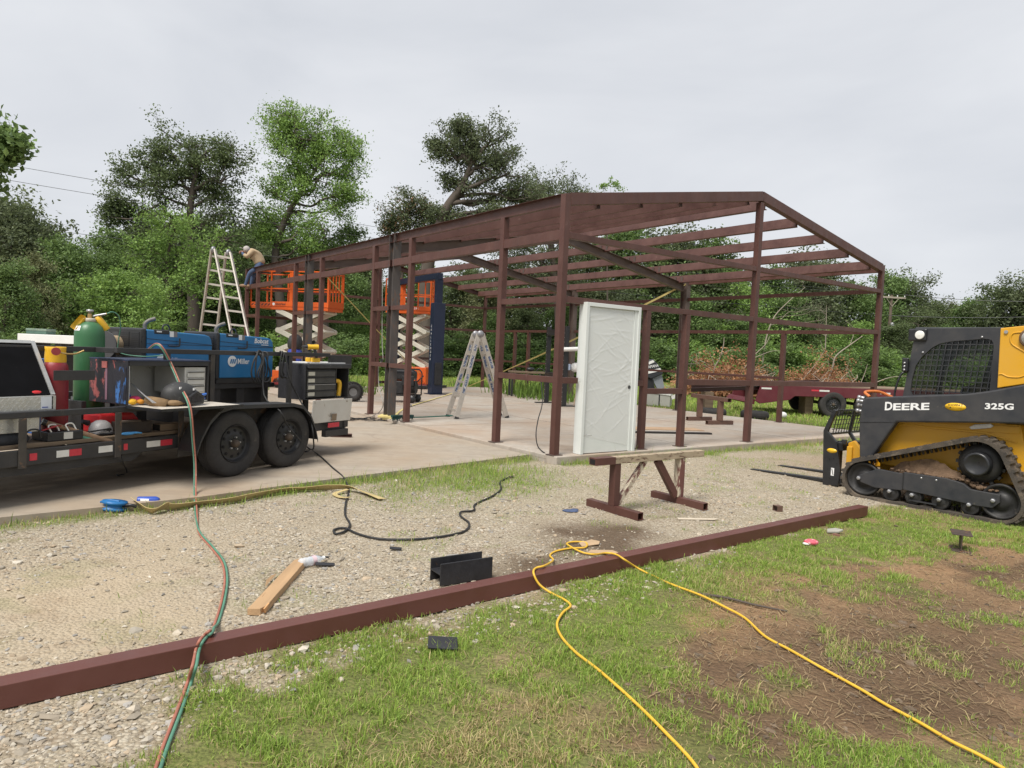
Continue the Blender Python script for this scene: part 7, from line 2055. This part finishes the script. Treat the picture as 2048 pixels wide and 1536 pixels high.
omp('cowl', [(1284, 750), (1292, 722), (1305, 718), (1322, 740), (1324, 748), (1300, 758)], .36, pm('cowl_dark', (.03, .033, .038), .35, 0, .1), -.18)
omp('cowl_stripe', [(1290, 742), (1318, 736), (1321, 741), (1291, 748)], .006, WHITE, -.195, 0)
omp('cowl_stripe', [(1294, 724), (1304, 720), (1307, 724), (1296, 729)], .006, WHITE, -.195, 0)
omp('mid_section', [(1303, 757), (1322, 746), (1328, 775), (1316, 784)], .18, pm('motor_grey', (.26, .28, .31), .45, .2, .1), -.09, .02)
omp('anti_ventilation_plate', [(1312, 786), (1336, 776), (1341, 781), (1318, 791)], .26, pm('motor_grey', (.26, .28, .31)), -.13, .01)
omp('skeg', [(1316, 789), (1326, 786), (1322, 800), (1316, 800)], .03, pm('motor_grey', (.26, .28, .31)), -.015, .004)
omp('clamp_bracket', [(1286, 757), (1303, 757), (1312, 784), (1296, 790)], .22, BLKG, -.11, .02)
for q in ((1290, 790), (1312, 790)):
    a = OM(*q)
    MB().b2((a[0] - .05, -.25, .0), (a[0] + .05, .25, a[2])).build('stand_leg', BLK, om)
t = text_mb('YAMAHA', .1, OM(1291, 737) * (1, 0, 1) + (0, -.19, 0), (.97, 0, .2), (-.2, 0, .97), .004, .01, 0, .42)
t.build('lettering', DECALW, om)
# ---- brush piles: brown leaves with bleached branches
def brush(label, c_px, Y, w, h, seed, cols, nbr=26, extra=()):
    r = np.random.default_rng(seed)
    c = aty(*c_px, Y); c[2] = -.1
    o = thing('brush_pile', label, 'brush pile', c, 0)
    mb = MB(); cen = []
    for k in range(nbr):
        a = r.uniform(0, 2 * math.pi); q = np.array([r.normal(0, w * .35), r.normal(0, .8), r.uniform(0, h * .5)])
        d = np.array([math.cos(a), math.sin(a) * .5, r.uniform(.0, .6)]); L = r.uniform(.8, 2.0)
        e = q + d * L
        e[2] = min(e[2], h * 1.05)
        mb.tube(wobble(q, e, r, .08, 4), [.035, .012], 5, 3, False)
        for j in range(3):
            s_ = q + (e - q) * r.uniform(.4, .95)
            mb.tube(wobble(s_, s_ + r.normal(0, .35, 3) + (0, 0, .1), r, .1, 3), [.012, .005], 4, 3, False)
    for pts, rad in extra:
        mb.tube([aty(*p, Y - .3) - c for p in pts], [rad * .55, rad * .2], 6, 4, False)
    mb.build('branches', DEADWOOD, o)
    for k in range(int(120 * w)):
        x = r.normal(0, w * .5); cen.append((x, r.normal(0, .7), abs(r.normal(0, h * .5)) * math.exp(-(x / w / 1.3) ** 2)))
    V, F, cc = leaves(np.array(cen), .22, 34, .12, cols, r)
    lf = npmesh('dead_leaves', V, F, LEAF, cc); lf.parent = o
    return o
brush('heap of cut branches with dry orange brown leaves beyond the slab', (1450, 785), 30, 2.2, 1.5, 31, GREENS['brown'], 30,
      [([(1430, 775), (1428, 740), (1440, 715), (1447, 690), (1448, 675)], .07), ([(1430, 735), (1422, 712), (1410, 700)], .035), ([(1438, 712), (1455, 702), (1468, 700)], .03), ([(1390, 775), (1440, 760), (1500, 768)], .06), ([(1470, 770), (1500, 720), (1530, 690), (1540, 672)], .05), ([(1510, 715), (1545, 702), (1575, 704)], .03)])
brush('uprooted limbs with sparse brown leaves beside the wood line', (1640, 770), 33, 2.0, 1.4, 32, GREENS['brown'], 24,
      [([(1655, 765), (1665, 735), (1672, 712), (1700, 690), (1725, 672)], .09), ([(1668, 720), (1650, 705), (1640, 680)], .04), ([(1700, 690), (1708, 660), (1690, 640)], .03), ([(1600, 765), (1630, 730), (1650, 700)], .05), ([(1740, 770), (1780, 755), (1820, 752)], .05), ([(1720, 770), (1730, 745), (1735, 728)], .04)])
# bare dead trees among the green
for k, (bx_, Y_, pts, lab) in enumerate(((1525, 47, [(1528, 700), (1545, 640), (1575, 605), (1610, 575)], 'bare grey dead tree leaning right in front of the wood line'),
                                         (1830, 60, [(1832, 700), (1835, 670), (1838, 650)], 'grey leafless thicket of twigs by the utility pole'),
                                         (1650, 50, [(1650, 720), (1652, 660), (1653, 610)], 'slender bare dead sapling among the green trees'))):
    b_ = base_at(bx_, Y_)
    tr_ = [b_] + [aty(x, y, Y_) for x, y in pts]
    r = np.random.default_rng(60 + k)
    lbs = [(aty(pts[-1][0] + r.uniform(-40, 45), pts[-1][1] + r.uniform(-20, 60), Y_), .7 + r.random() * .6, .9) for _ in range(5 if k != 1 else 14)]
    t_ = make_tree('dead_tree', lab, b_, tr_, lbs, GREENS['brown'], 70 + k, r0=.055, bare=1, b2=4, b3=3)
    for ch in t_.children:
        ch.data.materials[0] = DEADWOOD if k != 1 else BARK
# ---- utility pole and wires
UP = aty(1783, 595, 58)
POLEM = pm('pole_wood', (.13, .10, .075), .9, 0, .2, 3, (.2, .17, .14), .2, 5, .4, 10, (1, 1, .2))
up = thing('utility_pole', 'wooden utility pole with a single crossarm in front of the woods', 'utility pole', (UP[0], UP[1], -.1), R(8))
MB().cyl((0, 0, 0), (0, 0, UP[2] + .1 + .2), .15, .11, 14).build('pole', POLEM, up)
za = UP[2] + .1
ca = MB().b2((-1.0, -.17, za - .08), (1.2, -.07, za + .06)).build('crossarm', pm('pale_wood', (.34, .30, .24), .8), up, .01)
for sx in (-1, 1):
    MB().bar((sx * .55, -.13, za - .08), (0, -.13, za - .75), .04, .03).build('brace', pm('pale_wood', (.34, .30, .24)), up)
for x in (-.9, -.35, .45, 1.1):
    MB().lathe((x, -.12, za + .06), (0, 0, 1), [(0, 0), (.035, 0), (.05, .05), (.03, .08), (.05, .12), (0, .14)], 10).build('insulator', WHITE, ca)
MB().lathe((.02, -.28, za - 2.7), (0, 0, 1), [(0, 0), (.14, 0), (.15, .05), (.15, .55), (.13, .6), (0, .62)], 14).build('transformer', STEELG, up)
WIREM = pm('wire', (.10, .10, .105), .5, .3, .1)
def wire(label, p0, p1, sag, rad=.012):
    m0 = (p0 + p1) / 2
    o = thing('power_line', label, 'power line', m0, 0, 'overhead power lines')
    t = np.linspace(0, 1, 40)[:, None]
    P = p0 + (p1 - p0) * t - np.array([0, 0, 1]) * sag * 4 * t * (1 - t)
    MB().tube(P - m0, rad, 5, 0).build('conductor', WIREM, o)
    MB().cyl(P[-1] - m0, P[-2] - m0 + (P[-1] - P[-2]) * .7, rad * 2, n=6).build('splice', WIREM, o)
cA = UP + np.array([-.9, -.2, .25]); cB = UP + np.array([1.1, -.1, .25]); cC = UP + np.array([0, -.2, -1.5])
L0, L1_, L2_ = aty(-330, 268, 26), aty(-330, 300, 26), aty(-330, 408, 26)
wire('topmost overhead wire crossing the sky at left', L0, cA, .6, .010)
wire('second overhead wire just below the topmost one', L1_, cB, .9, .010)
wire('lowest overhead wire passing behind the tall ladder', L2_, cC, .4, .010)
wire('overhead wire running right from the pole crossarm', cB, aty(2350, 590, 50), .5, .02)
wire('lower overhead wire running right from the pole', cC, aty(2350, 615, 50), .4, .02)

# ================================================================ SMALL THINGS ON THE GROUND
def on(px, py, dz=0.0):
    q = gp(px, py, -.1); return np.array([q[0], q[1], float(gz(q[0], q[1])) + dz])
DKS = pm('dark_offcut_steel', (.030, .030, .034), .45, .3, .3, 7, (.11, .06, .035), .12, 12, .1, 50)
RST = pm('rusty_offcut_steel', (.075, .055, .047), .6, .2, .3, 7, (.19, .085, .045), .3, 9, .2, 40)
p0, p1 = gp(877, 1173, -.1), gp(981, 1156, -.1)
d_ = p1 - p0; L_ = np.linalg.norm(d_)
ib = tag(MB().ibeam((0, 0, .075), (L_, 0, .075), .145, .15, .010, .008, up=(0, 1, 0)).build('beam_offcut', DKS, None, .003), 'dark steel H beam offcut on its side on the gravel behind the long tube', 'steel offcut')
ib.location = (p0[0] - .03, p0[1] + .055, -.10); ib.rotation_euler = (0, 0, math.atan2(d_[1], d_[0]))
q = on(1914, 1098)
o = tag(MB().ibeam((0, -.11, .078), (.0, .11, .078), .155, .155, .010, .009).build('beam_offcut', RST, None, .003), 'rusty I beam offcut standing upright in the grass', 'steel offcut')
o.location = (q[0] + .06, q[1] + .05, q[2]); o.rotation_euler = (0, 0, R(-28))
q = on(885, 1296, .004)
o = tag(MB().b2((-.075, -.06, 0), (.075, .06, .008)).build('steel_plate', DKS, None, .002), 'small flat dark steel plate lying in the grass', 'steel plate'); o.location = q + (0, 0, .03); o.rotation_euler = (.1, .06, R(6))
# timber
w0, w1 = on(512, 1230), on(606, 1124)
o = thing('timber_board', 'split raw timber two by four lying on the gravel', 'timber', w0, math.atan2(w1[1] - w0[1], w1[0] - w0[0]))
Lw = np.linalg.norm((w1 - w0)[:2])
TIM = pm('raw_timber', (.42, .27, .145), .75, 0, .18, 4, (.30, .17, .08), .2, 6, .3, 30, (.4, 5, 5))
wdd = MB()
prof = [(-.045, .002), (.045, .002), (.047, .042), (-.043, .044)]
rings = []
for t, taper, dx in ((0, .8, .03), (.06, 1, 0), (.35, 1, 0), (.7, .98, 0), (.93, .9, 0), (1, .55, .0)):
    rings.append([(t * Lw, a * taper + (.012 if t == 0 else 0), b_ * (1 if t < 1 else .7)) for a, b_ in prof])
Vw = [p for rg in rings for p in rg]
wdd.add(Vw, [(i * 4 + k, i * 4 + (k + 1) % 4, (i + 1) * 4 + (k + 1) % 4, (i + 1) * 4 + k) for i in range(5) for k in range(4)] + [(3, 2, 1, 0), (20, 21, 22, 23)])
wdd.build('plank', TIM, o, .003)
MB().prism([(0, .043), (.09, .0445), (.02, .01)], (-.001, -.0465, 0), (1, 0, 0), (0, 0, 1), -.008).build('split_face', pm('fresh_split', (.55, .30, .13), .8, 0, .2, 12), o)
MB().prism([(.42, .045), (.5, .075), (.6, .07), (.66, .046)], (0, .05, .0), (1, .02, 0), (0, .55, .45), .006).build('splinter', TIM, o)
# bottle
q = on(622, 1130)
o = thing('plastic_bottle', 'clear crushed plastic water bottle at the timber end', 'bottle', q + (0, 0, .035), R(50))
m_, nt, b, tc, out = newmat('clear_pet')
b.inputs['Base Color'].default_value = (.75, .8, .85, 1); b.inputs['Roughness'].default_value = .12
trn = nt.nodes.new('ShaderNodeBsdfTransparent'); mxs = nt.nodes.new('ShaderNodeMixShader'); mxs.inputs['Fac'].default_value = .55
nt.links.new(trn.outputs[0], mxs.inputs[1]); nt.links.new(b.outputs[0], mxs.inputs[2]); nt.links.new(mxs.outputs[0], out.inputs['Surface'])
MB().lathe((-.09, 0, 0), (1, 0, 0), [(0, 0), (.026, 0), (.032, .01), (.031, .03), (.033, .045), (.028, .06), (.032, .075), (.031, .09), (.033, .11), (.03, .135), (.02, .16), (.012, .175), (.012, .185)], 18).build('body', m_, o)
MB().cyl((.093, 0, 0), (.107, 0, 0), .014, n=14).build('cap', WHITE, o)
MB().lathe((-.0, 0, 0), (1, 0, 0), [(.0335, 0), (.0335, .03)], 18).build('label', pm('pale_label', (.6, .45, .48), .5), o)
# steel strips
for k, (px, py, L, w, a, lab) in enumerate(((650, 1132, .13, .035, 20, 'short dark flat bar beside the plastic bottle'), (640, 1117, .12, .012, 10, 'thin dark rod beside the plastic bottle'), (791, 1101, .09, .03, 10, 'small dark flat bar alone on the gravel'))):
    o = tag(MB().b2((-L / 2, -w / 2, 0), (L / 2, w / 2, .008)).build('flat_bar', DKS, None, .001), lab, 'flat bar'); o.location = on(px, py, .014); o.rotation_euler = (.25, .1, R(a))
o = tag(MB().hollow((-.035, 0, .03), (.035, 0, .03), .075, .06, .004).build('tube_offcut', pm('brown_tube', (.12, .07, .05), .6), None, .002), 'short brown square tube offcut on the gravel past the trestle', 'steel offcut'); o.location = on(1555, 1022); o.rotation_euler = (0, 0, R(20))
o = tag(MB().prism([(-.2, 0), (.16, -.02), (.22, .015), (-.19, .045)], (0, 0, 0), (1, 0, 0), (0, 1, 0), .008).build('lath_offcut', pm('pale_slat', (.55, .48, .38), .8, 0, .15), None), 'pale thin wooden slat on the gravel behind the long tube', 'slat'); o.location = on(1396, 1040, .006); o.rotation_euler = (0, 0, R(10))
o = thing('blue_rag', 'flat dark blue rag on the gravel beside the trestle foot', 'rag', on(1141, 1022), 0)
MB().ball((0, 0, .008), .07, 12, 6, (1.2, .8, .16)).build('cloth', pm('dark_blue_rag', (.06, .085, .16), .8, 0, .3, 20, bump=.5), o)
MB().ball((.04, .02, .016), .035, 10, 6, (1.2, .8, .3)).build('fold', pm('dark_blue_rag', (.06, .085, .16)), o)
o = thing('food_wrapper', 'crumpled red and white paper wrapper in the grass', 'wrapper', on(1622, 1090), 0)
MB().ball((0, 0, .03), .05, 9, 6, (1.3, .9, .55)).build('paper', pm('red_paper', (.62, .10, .14), .6, 0, .15, 20, (.8, .75, .75), .42, 14, .8, 25), o)
MB().ball((-.04, -.01, .018), .03, 8, 5, (1.3, .9, .45)).build('fold', WHITE, o)
o = thing('flat_stone', 'pale flat stone slab on the grass near the tube end', 'stone', on(1666, 1064), 0)
MB().prism([(-.07, -.03), (.03, -.05), (.09, -.015), (.04, .04), (-.04, .035)], (0, 0, .015), (1, 0, .12), (0, 1, .1), .02).build('slab', pm('pale_stone', (.32, .31, .27), .8, 0, .15, 9), o, .006)
MB().prism([(-.1, -.04), (-.02, -.06), (-.04, -.0)], (.03, -.07, .0), (1, 0, 0), (0, 1, 0), .02).build('chip', pm('rust_brick', (.2, .1, .07), .8), o)
for k, (px, py, L, w, a, lab) in enumerate(((1178, 1088, .2, .09, 30, 'torn cardboard piece under the yellow cord loop'), (1206, 1105, .24, .07, -10, 'second torn cardboard piece touching the long tube'))):
    o = tag(MB().prism([(-L / 2, -w / 2), (L * .3, -w * .6), (L / 2, -w * .1), (L * .3, w / 2), (-L * .4, w * .35)], (0, 0, 0), (1, 0, .05), (0, 1, .12), .005).build('cardboard', pm('cardboard', (.40, .28, .17), .85, 0, .12, 8), None), lab, 'cardboard'); o.location = on(px, py, .012); o.rotation_euler = (0, 0, R(a))
o = tag(MB().tube([(-.28, 0, .012), (-.1, .01, .018), (.1, -.005, .014), (.28, .01, .01)], [.009, .008, .005], 6).build('stick', BARK, None), 'thin brown stick on the trampled grass', 'stick'); o.location = on(1480, 1206); o.rotation_euler = (0, 0, R(-28))
# steel channel on the drive behind the trailer
o = tag(MB().chan((-.17, 0, .03), (.17, 0, .03), .09, .05, .006).build('channel_offcut', RED, None, .002), 'short dark red channel offcut on the drive behind the trailer', 'steel offcut'); o.location = gp(682, 874, -.055); o.rotation_euler = (0, 0, R(8))
# yellow recovery strap on the gravel
ST2 = pm('dirty_yellow_web', (.47, .37, .17), .85, 0, .15, 5, (.33, .24, .11), .2, 8, .3, 50)
ys = thing('recovery_strap', 'wide dirty yellow webbing strap stretched along the gravel edge', 'strap', on(480, 1010), 0)
oo = np.array(ys.location)
pts = [on(268, 1012, .06), on(285, 1022, .045), on(305, 1028, .035), on(330, 1022, .05), on(345, 1020, .035), on(400, 1012, .034), on(460, 1006, .036), on(520, 995, .036), on(575, 986, .035), on(620, 984, .036), on(660, 982, .04), on(700, 984, .05), on(730, 990, .03), on(765, 1001, .02)]
MB().ribbon([q - oo for q in pts], .085, .004, 6, None, [.8, 1.0, .7, 1.1, .8, .7, .9, .8, .6, .9, .6, .3, .1]).build('webbing', ST2, ys)
pts = [on(695, 986, .04), on(670, 990, .02), on(680, 996, .012), on(698, 1000, .03)]
MB().ribbon([q - oo for q in pts], .05, .004, 6).build('end_loop', ST2, ys)
o = thing('strap_reel', 'blue plastic winch reel lying at the edge of the drive', 'reel', on(227, 1020), 0)
BLP = pm('blue_plastic', (.015, .14, .36), .45, 0, .15, 8, (.05, .08, .12), .12, 10)
MB().lathe((0, 0, .01), (.1, .1, 1), [(0, 0), (.10, 0), (.105, .02), (.08, .03), (.08, .05), (.105, .06), (.10, .08), (0, .085)], 20).build('drum', BLP, o)
MB().tube([(.08, 0, .05), (.15, 0, .06), (.19, .02, .04)], .014, 7).build('crank', BLKG, o)
MB().tube([(-.1, -.02, .08), (-.02, -.03, .10), (.06, -.02, .09)], .012, 6).build('grip', BLP, o)
o = thing('spray_can', 'blue can with a white label lying beside the yellow strap', 'can', on(297, 1010, .03), R(14))
MB().lathe((-.09, 0, 0.02), (1, 0, 0), [(0, 0), (.033, 0), (.035, .008), (.035, .15), (.028, .165), (.02, .18), (0, .18)], 20).build('body', pm('blue_can', (.03, .08, .40), .35, 0, .1), o)
MB().lathe((-.06, 0, 0.02), (1, 0, 0), [(.0355, 0), (.0355, .07)], 20, True, 2.6, 4.6).build('label', DECALW, o)
# yellow extension cord, two runs over the tube
YC_ = pm('yellow_cord', (.66, .40, .035), .5, 0, .1, 8, (.45, .28, .05), .08, 14)
yc = thing('extension_cord', 'yellow extension cord looping over the long tube and across the grass', 'cord', on(1200, 1150), 0)
oo = np.array(yc.location)
zt_ = .010
run1 = [on(1420, 1600), on(1393, 1536, .014), on(1330, 1470, .02), on(1265, 1405, .022), on(1200, 1350, .024), on(1150, 1310, .022), on(1122, 1275, .022), on(1114, 1250, .02), on(1125, 1230, .02), on(1141, 1216, .014), on(1128, 1203, .014), on(1100, 1188, .015),
        gp(1078, 1168, -.05), gp(1067, 1146, zt_), gp(1072, 1136, zt_), gp(1090, 1131, zt_), on(1106, 1127, .03), on(1100, 1112, .01), on(1112, 1104, .01), on(1140, 1100, .012), on(1170, 1098, .014), on(1172, 1088, .014), on(1150, 1086, .016), on(1134, 1090, .018), on(1140, 1098, .02), on(1165, 1108, .016), on(1190, 1112, .02),
        gp(1212, 1106, zt_), gp(1232, 1109, zt_), gp(1250, 1120, zt_ - .01), on(1280, 1142, .016), on(1340, 1172, .02), on(1400, 1196, .026), on(1450, 1220, .024), on(1490, 1240, .018), on(1530, 1278, .014), on(1580, 1305, .014), on(1640, 1338, .014), on(1700, 1372, .014), on(1730, 1390, .014), on(1770, 1414, .014), on(1840, 1450, .014), on(1900, 1488, .018), on(1960, 1518, .018), on(2040, 1560, .014)]
MB().tube(np.array(run1) - oo, .0075, 7, 6).build('cord', YC_, yc)
MB().cyl(run1[-1] - oo, run1[-1] - oo + (.08, -.05, 0), .016, n=10).build('plug', BLKG, yc)
# ================================================================ GRASS, GRAVEL, LITTER (uncountable)
def scatter(n, xr, yr, wfun, r):
    x = r.uniform(xr[0], xr[1], n); y = r.uniform(yr[0], yr[1], n)
    P = np.stack([x, y, np.zeros(n)], 1); P[:, 2] = -.1
    q = proj(P)
    vis = (q[:, 2] > 0) & (q[:, 0] > -260) & (q[:, 0] < 2310) & (q[:, 1] > 600) & (q[:, 1] < 1800)
    x, y = x[vis], y[vis]
    con = poly_in(x, y, slab_poly) | poly_in(x, y, [tuple(p) for p in _dn] + [tuple(p) for p in _db[::-1]])
    x, y = x[~con], y[~con]
    z = zones(x, y)
    k = r.random(len(x)) < wfun(x, y, z)
    return x[k], y[k], {a: b[k] for a, b in z.items()}
def blades(x, y, h, w, col, r, lean=.45, seg=2):
    n = len(x)
    a = r.uniform(0, 2 * math.pi, n); l = np.abs(r.normal(0, lean, n)) * h
    dx, dy = np.cos(a), np.sin(a)
    fa = r.uniform(0, 2 * math.pi, n); wx, wy = np.cos(fa) * w / 2, np.sin(fa) * w / 2
    z0 = gz(x, y) - .006
    b0 = np.stack([x - wx, y - wy, z0], 1); b1 = np.stack([x + wx, y + wy, z0], 1)
    m0 = np.stack([x - wx * .7 + dx * l * .35, y - wy * .7 + dy * l * .35, z0 + h * .62], 1); m1 = np.stack([x + wx * .7 + dx * l * .35, y + wy * .7 + dy * l * .35, z0 + h * .62], 1)
    t = np.stack([x + dx * l, y + dy * l, z0 + h * np.clip(1.0 - .25 * (l / np.maximum(h, 1e-4)) ** 2, .25, 1)], 1)
    V = np.stack([b0, b1, m0, m1, t], 1).reshape(-1, 3)
    o = np.arange(n)[:, None] * 5
    F = np.concatenate([o + np.array([[0, 1, 3]]), o + np.array([[0, 3, 2]]), o + np.array([[2, 3, 4]])], 0)
    return V, F, np.repeat(col, 5, 0)
def gcol(n, z, r):
    g1, g2, dry = np.array([.145, .245, .040]), np.array([.36, .47, .10]), np.array([.52, .43, .22])
    t = r.random(n)[:, None]
    c = g1 + (g2 - g1) * t
    d = (r.random(n) < (.09 + .62 * z['dry']))[:, None]
    return np.where(d, dry * r.uniform(.6, 1.1, (n, 1)), c)
r = np.random.default_rng(77)
# near turf
x, y, z = scatter(1000000, (-2.4, 5.2), (2.0, 8.2), lambda x, y, z: np.clip(z['grass'] * 1.3 - .10, 0, 1) * np.clip(fbm(x, y, 9.0) * 2.6 - .75, .12, 1) * np.clip(1.25 - .09 * y, .5, 1) * (z['lawn'] * .85 + .15), r)
n = len(x)
tall = .4 + 1.1 * fbm(x, y, 2.5) * np.clip(fbm(x, y, 9.0) * 2.4 - .3, .3, 2)
h = r.uniform(.015, .045, n) * tall * (1 + .6 * (r.random(n) < .06))
V, F, c = blades(x, y, h, r.uniform(.0025, .0048, n) * (1 + .08 * y), gcol(n, z, r), r, .75)
V2 = [V]; F2 = [F]; C2 = [c]; off_ = len(V)
# verge by the slab and drive, tufts in the gravel
x, y, z = scatter(420000, (-5, 9.0), (4.8, 16.5), lambda x, y, z: np.clip(z['grass'] * 1.15 - .1, 0, 1) * (1 - z['lawn']) * .95, r)
n = len(x)
u_, v_ = to_uv(x, y)
h = r.uniform(.025, .085, n) * (.7 + .6 * fbm(x, y, 3.0)) * (1 + 1.2 * (r.random(n) < .02)) * np.clip(.55 + .8 * sstep(-1.2, 0, u_) , .5, 1.3)
V, F, c = blades(x, y, h, r.uniform(.004, .008, n), gcol(n, z, r), r, .6)
V2.append(V); F2.append(F + off_); C2.append(c); off_ += len(V)
# lawn beyond the slab
x, y, z = scatter(200000, (-14, 30), (13, 46), lambda x, y, z: z['grass'] * np.clip(1.6 - y / 40, .4, 1), r)
n = len(x)
h = r.uniform(.05, .13, n) * (.6 + .8 * fbm(x, y, .8))
V, F, c = blades(x, y, h, r.uniform(.015, .035, n), gcol(n, {'dry': z['dry'] * .35}, r) * 1.05, r, .6)
V2.append(V); F2.append(F + off_); C2.append(c); off_ += len(V)
# straw on the trampled part
x, y, z = scatter(60000, (-1, 6.5), (2.0, 8.0), lambda x, y, z: np.clip(z['lawn'] * (.10 + .55 * z['soil'] + .5 * z['dry']), 0, 1) * .75, r)
n = len(x)
a = r.uniform(0, math.pi, n) + .3; L = r.uniform(.008, .04, n); w = r.uniform(.0008, .002, n)
zz = gz(x, y) + .004 + r.random(n) * .008
ca, sa = np.cos(a), np.sin(a)
P0 = np.stack([x - ca * L, y - sa * L, zz + r.normal(0, .004, n)], 1); P1 = np.stack([x + ca * L, y + sa * L, zz + np.abs(r.normal(0, .008, n))], 1)
W_ = np.stack([-sa * w, ca * w, np.zeros(n)], 1)
Vs = np.stack([P0 - W_, P0 + W_, P1 + W_, P1 - W_], 1).reshape(-1, 3)
o4 = np.arange(n)[:, None] * 4
cs = np.repeat(np.array([.34, .25, .14]) * r.uniform(.35, 1.25, (n, 1)), 4, 0)
straw = npmesh('dry_straw', Vs, np.concatenate([o4 + np.array([[0, 1, 2]]), o4 + np.array([[0, 2, 3]])], 0), GRASSM, cs)
straw['kind'] = 'stuff'; tag(straw, 'dry straw and clippings strewn over the trampled soil', 'straw')
gr_ = npmesh('grass', np.concatenate(V2), np.concatenate(F2), GRASSM, np.concatenate(C2))
gr_['kind'] = 'stuff'; tag(gr_, 'short patchy green grass with dry blades', 'grass')
# weeds: broad tufts along the far wall and by the slab
wd = [(1085, 790, .95, 22.5), (1045, 780, .8, 24), (1130, 785, .5, 21.5), (660, 770, .8, 20.5), (690, 760, .5, 21.5), (950, 770, .4, 29)]
VV_, FF_, CC_, off_ = [], [], [], 0
for px, py, hh, Y in wd:
    b_ = base_at(px, Y)
    n = 260
    x = b_[0] + r.normal(0, .5, n); y = b_[1] + r.normal(0, .4, n)
    V, F, c = blades(x, y, r.uniform(.4, 1, n) * hh, r.uniform(.02, .05, n), np.array([.12, .20, .035]) * r.uniform(.6, 1.5, (n, 1)), r, .6)
    VV_.append(V); FF_.append(F + off_); CC_.append(c); off_ += len(V)
we = npmesh('tall_weeds', np.concatenate(VV_), np.concatenate(FF_), GRASSM, np.concatenate(CC_)); we['kind'] = 'stuff'; tag(we, 'clumps of tall arching grass weeds beyond the slab', 'weeds')
# crushed stone
ico = bmesh.new(); bmesh.ops.create_icosphere(ico, subdivisions=1, radius=1.0)
iv = np.array([v.co[:] for v in ico.verts]); ifc = np.array([[v.index for v in f.verts] for f in ico.faces]); ico.free()
m, nt, b, tc, out = newmat('limestone_chips')
at = nt.nodes.new('ShaderNodeVertexColor'); at.layer_name = 'tint'
nzz = _noise(nt, tc.outputs['Object'], 60, 4, .6)
cc = _mix(nt, _ramp(nt, nzz.outputs['Fac'], [(.3, .0), (.7, .45)]).outputs['Color'], at.outputs['Color'], (.25, .21, .16))
nt.links.new(cc, b.inputs['Base Color']); b.inputs['Roughness'].default_value = .9; b.inputs['Specular IOR Level'].default_value = .25
def stones(x, y, s, r, sink=.3):
    n = len(x)
    k = len(iv)
    sc = s[:, None] * r.uniform(.6, 1.25, (n, 3)) * np.array([1.15, .9, .6])
    A = r.uniform(0, 6.28, n); ca, sa = np.cos(A), np.sin(A)
    V = iv[None] * (1 + r.normal(0, .26, (n, k, 1))) * sc[:, None, :]
    X_ = V[:, :, 0] * ca[:, None] - V[:, :, 1] * sa[:, None]; Y_ = V[:, :, 0] * sa[:, None] + V[:, :, 1] * ca[:, None]
    z0 = gz(x, y) + sc[:, 2] * (1 - 2 * sink) * .5
    V = np.stack([X_ + x[:, None], Y_ + y[:, None], V[:, :, 2] + z0[:, None]], -1).reshape(-1, 3)
    F = (np.arange(n)[:, None, None] * k + ifc[None]).reshape(-1, 3)
    base = np.array([[.43, .38, .305], [.37, .325, .26], [.48, .44, .37], [.34, .29, .225], [.31, .30, .285], [.43, .34, .24]])
    c = base[r.integers(0, 6, n)] * r.uniform(.6, 1.25, (n, 1))
    return V, F, np.repeat(c, k, 0)
x, y, z = scatter(230000, (-4.6, 6.0), (2.0, 10.8), lambda x, y, z: z['gravel'] * (1 - .75 * z['grass']) * (1 - .86 * z['fines']) * np.clip(1.3 - .11 * y, .18, 1) * np.clip(fbm(x, y, 1.6) * 2.2 - .45, .05, 1) * (1 - .85 * z['stain']) * .75, r)
s = np.exp(r.normal(math.log(.0072), .45, len(x)))
S1 = stones(x, y, np.clip(s, .004, .03), r)
# coarse stone banked along the tube
x, y, z = scatter(26000, (-3.2, 2.5), (2.0, 6.6), lambda x, y, z: np.exp(-((to_uv(x, y)[0] + 4.22) / .16) ** 2) * sstep(-1.4, -3.4, to_uv(x, y)[1]) * .8 + .006 * z['gravel'] * (1 - z['fines']), r)
S2 = stones(x, y, np.clip(np.exp(r.normal(math.log(.0088), .5, len(x))), .004, .026), r, .25)
Vg = np.concatenate([S1[0], S2[0]]); Fg = np.concatenate([S1[1], S2[1] + len(S1[0])]); Cg = np.concatenate([S1[2], S2[2]])
gs = npmesh('crushed_stone', Vg, Fg, m, Cg); gs['kind'] = 'stuff'; tag(gs, 'loose pale crushed limestone over the work yard', 'gravel')

x, y, z = scatter(22000, (-.5, 6.5), (2.0, 8.0), lambda x, y, z: np.clip(z['mud'] * z['lawn'] * .9 + .02 * z['lawn'], 0, 1) * np.clip(fbm(x, y, 3.5) * 2 - .5, 0, 1), r)
S3 = stones(x, y, np.clip(np.exp(r.normal(math.log(.009), .5, len(x))), .004, .03), r, .35)
cl_ = npmesh('soil_clods', S3[0], S3[1], m, np.repeat(np.array([.115, .078, .05]) * r.uniform(.5, 1.5, (len(x), 1)), len(iv), 0)); cl_['kind'] = 'stuff'; tag(cl_, 'dark crumbs of turned soil on the trampled ground', 'soil')
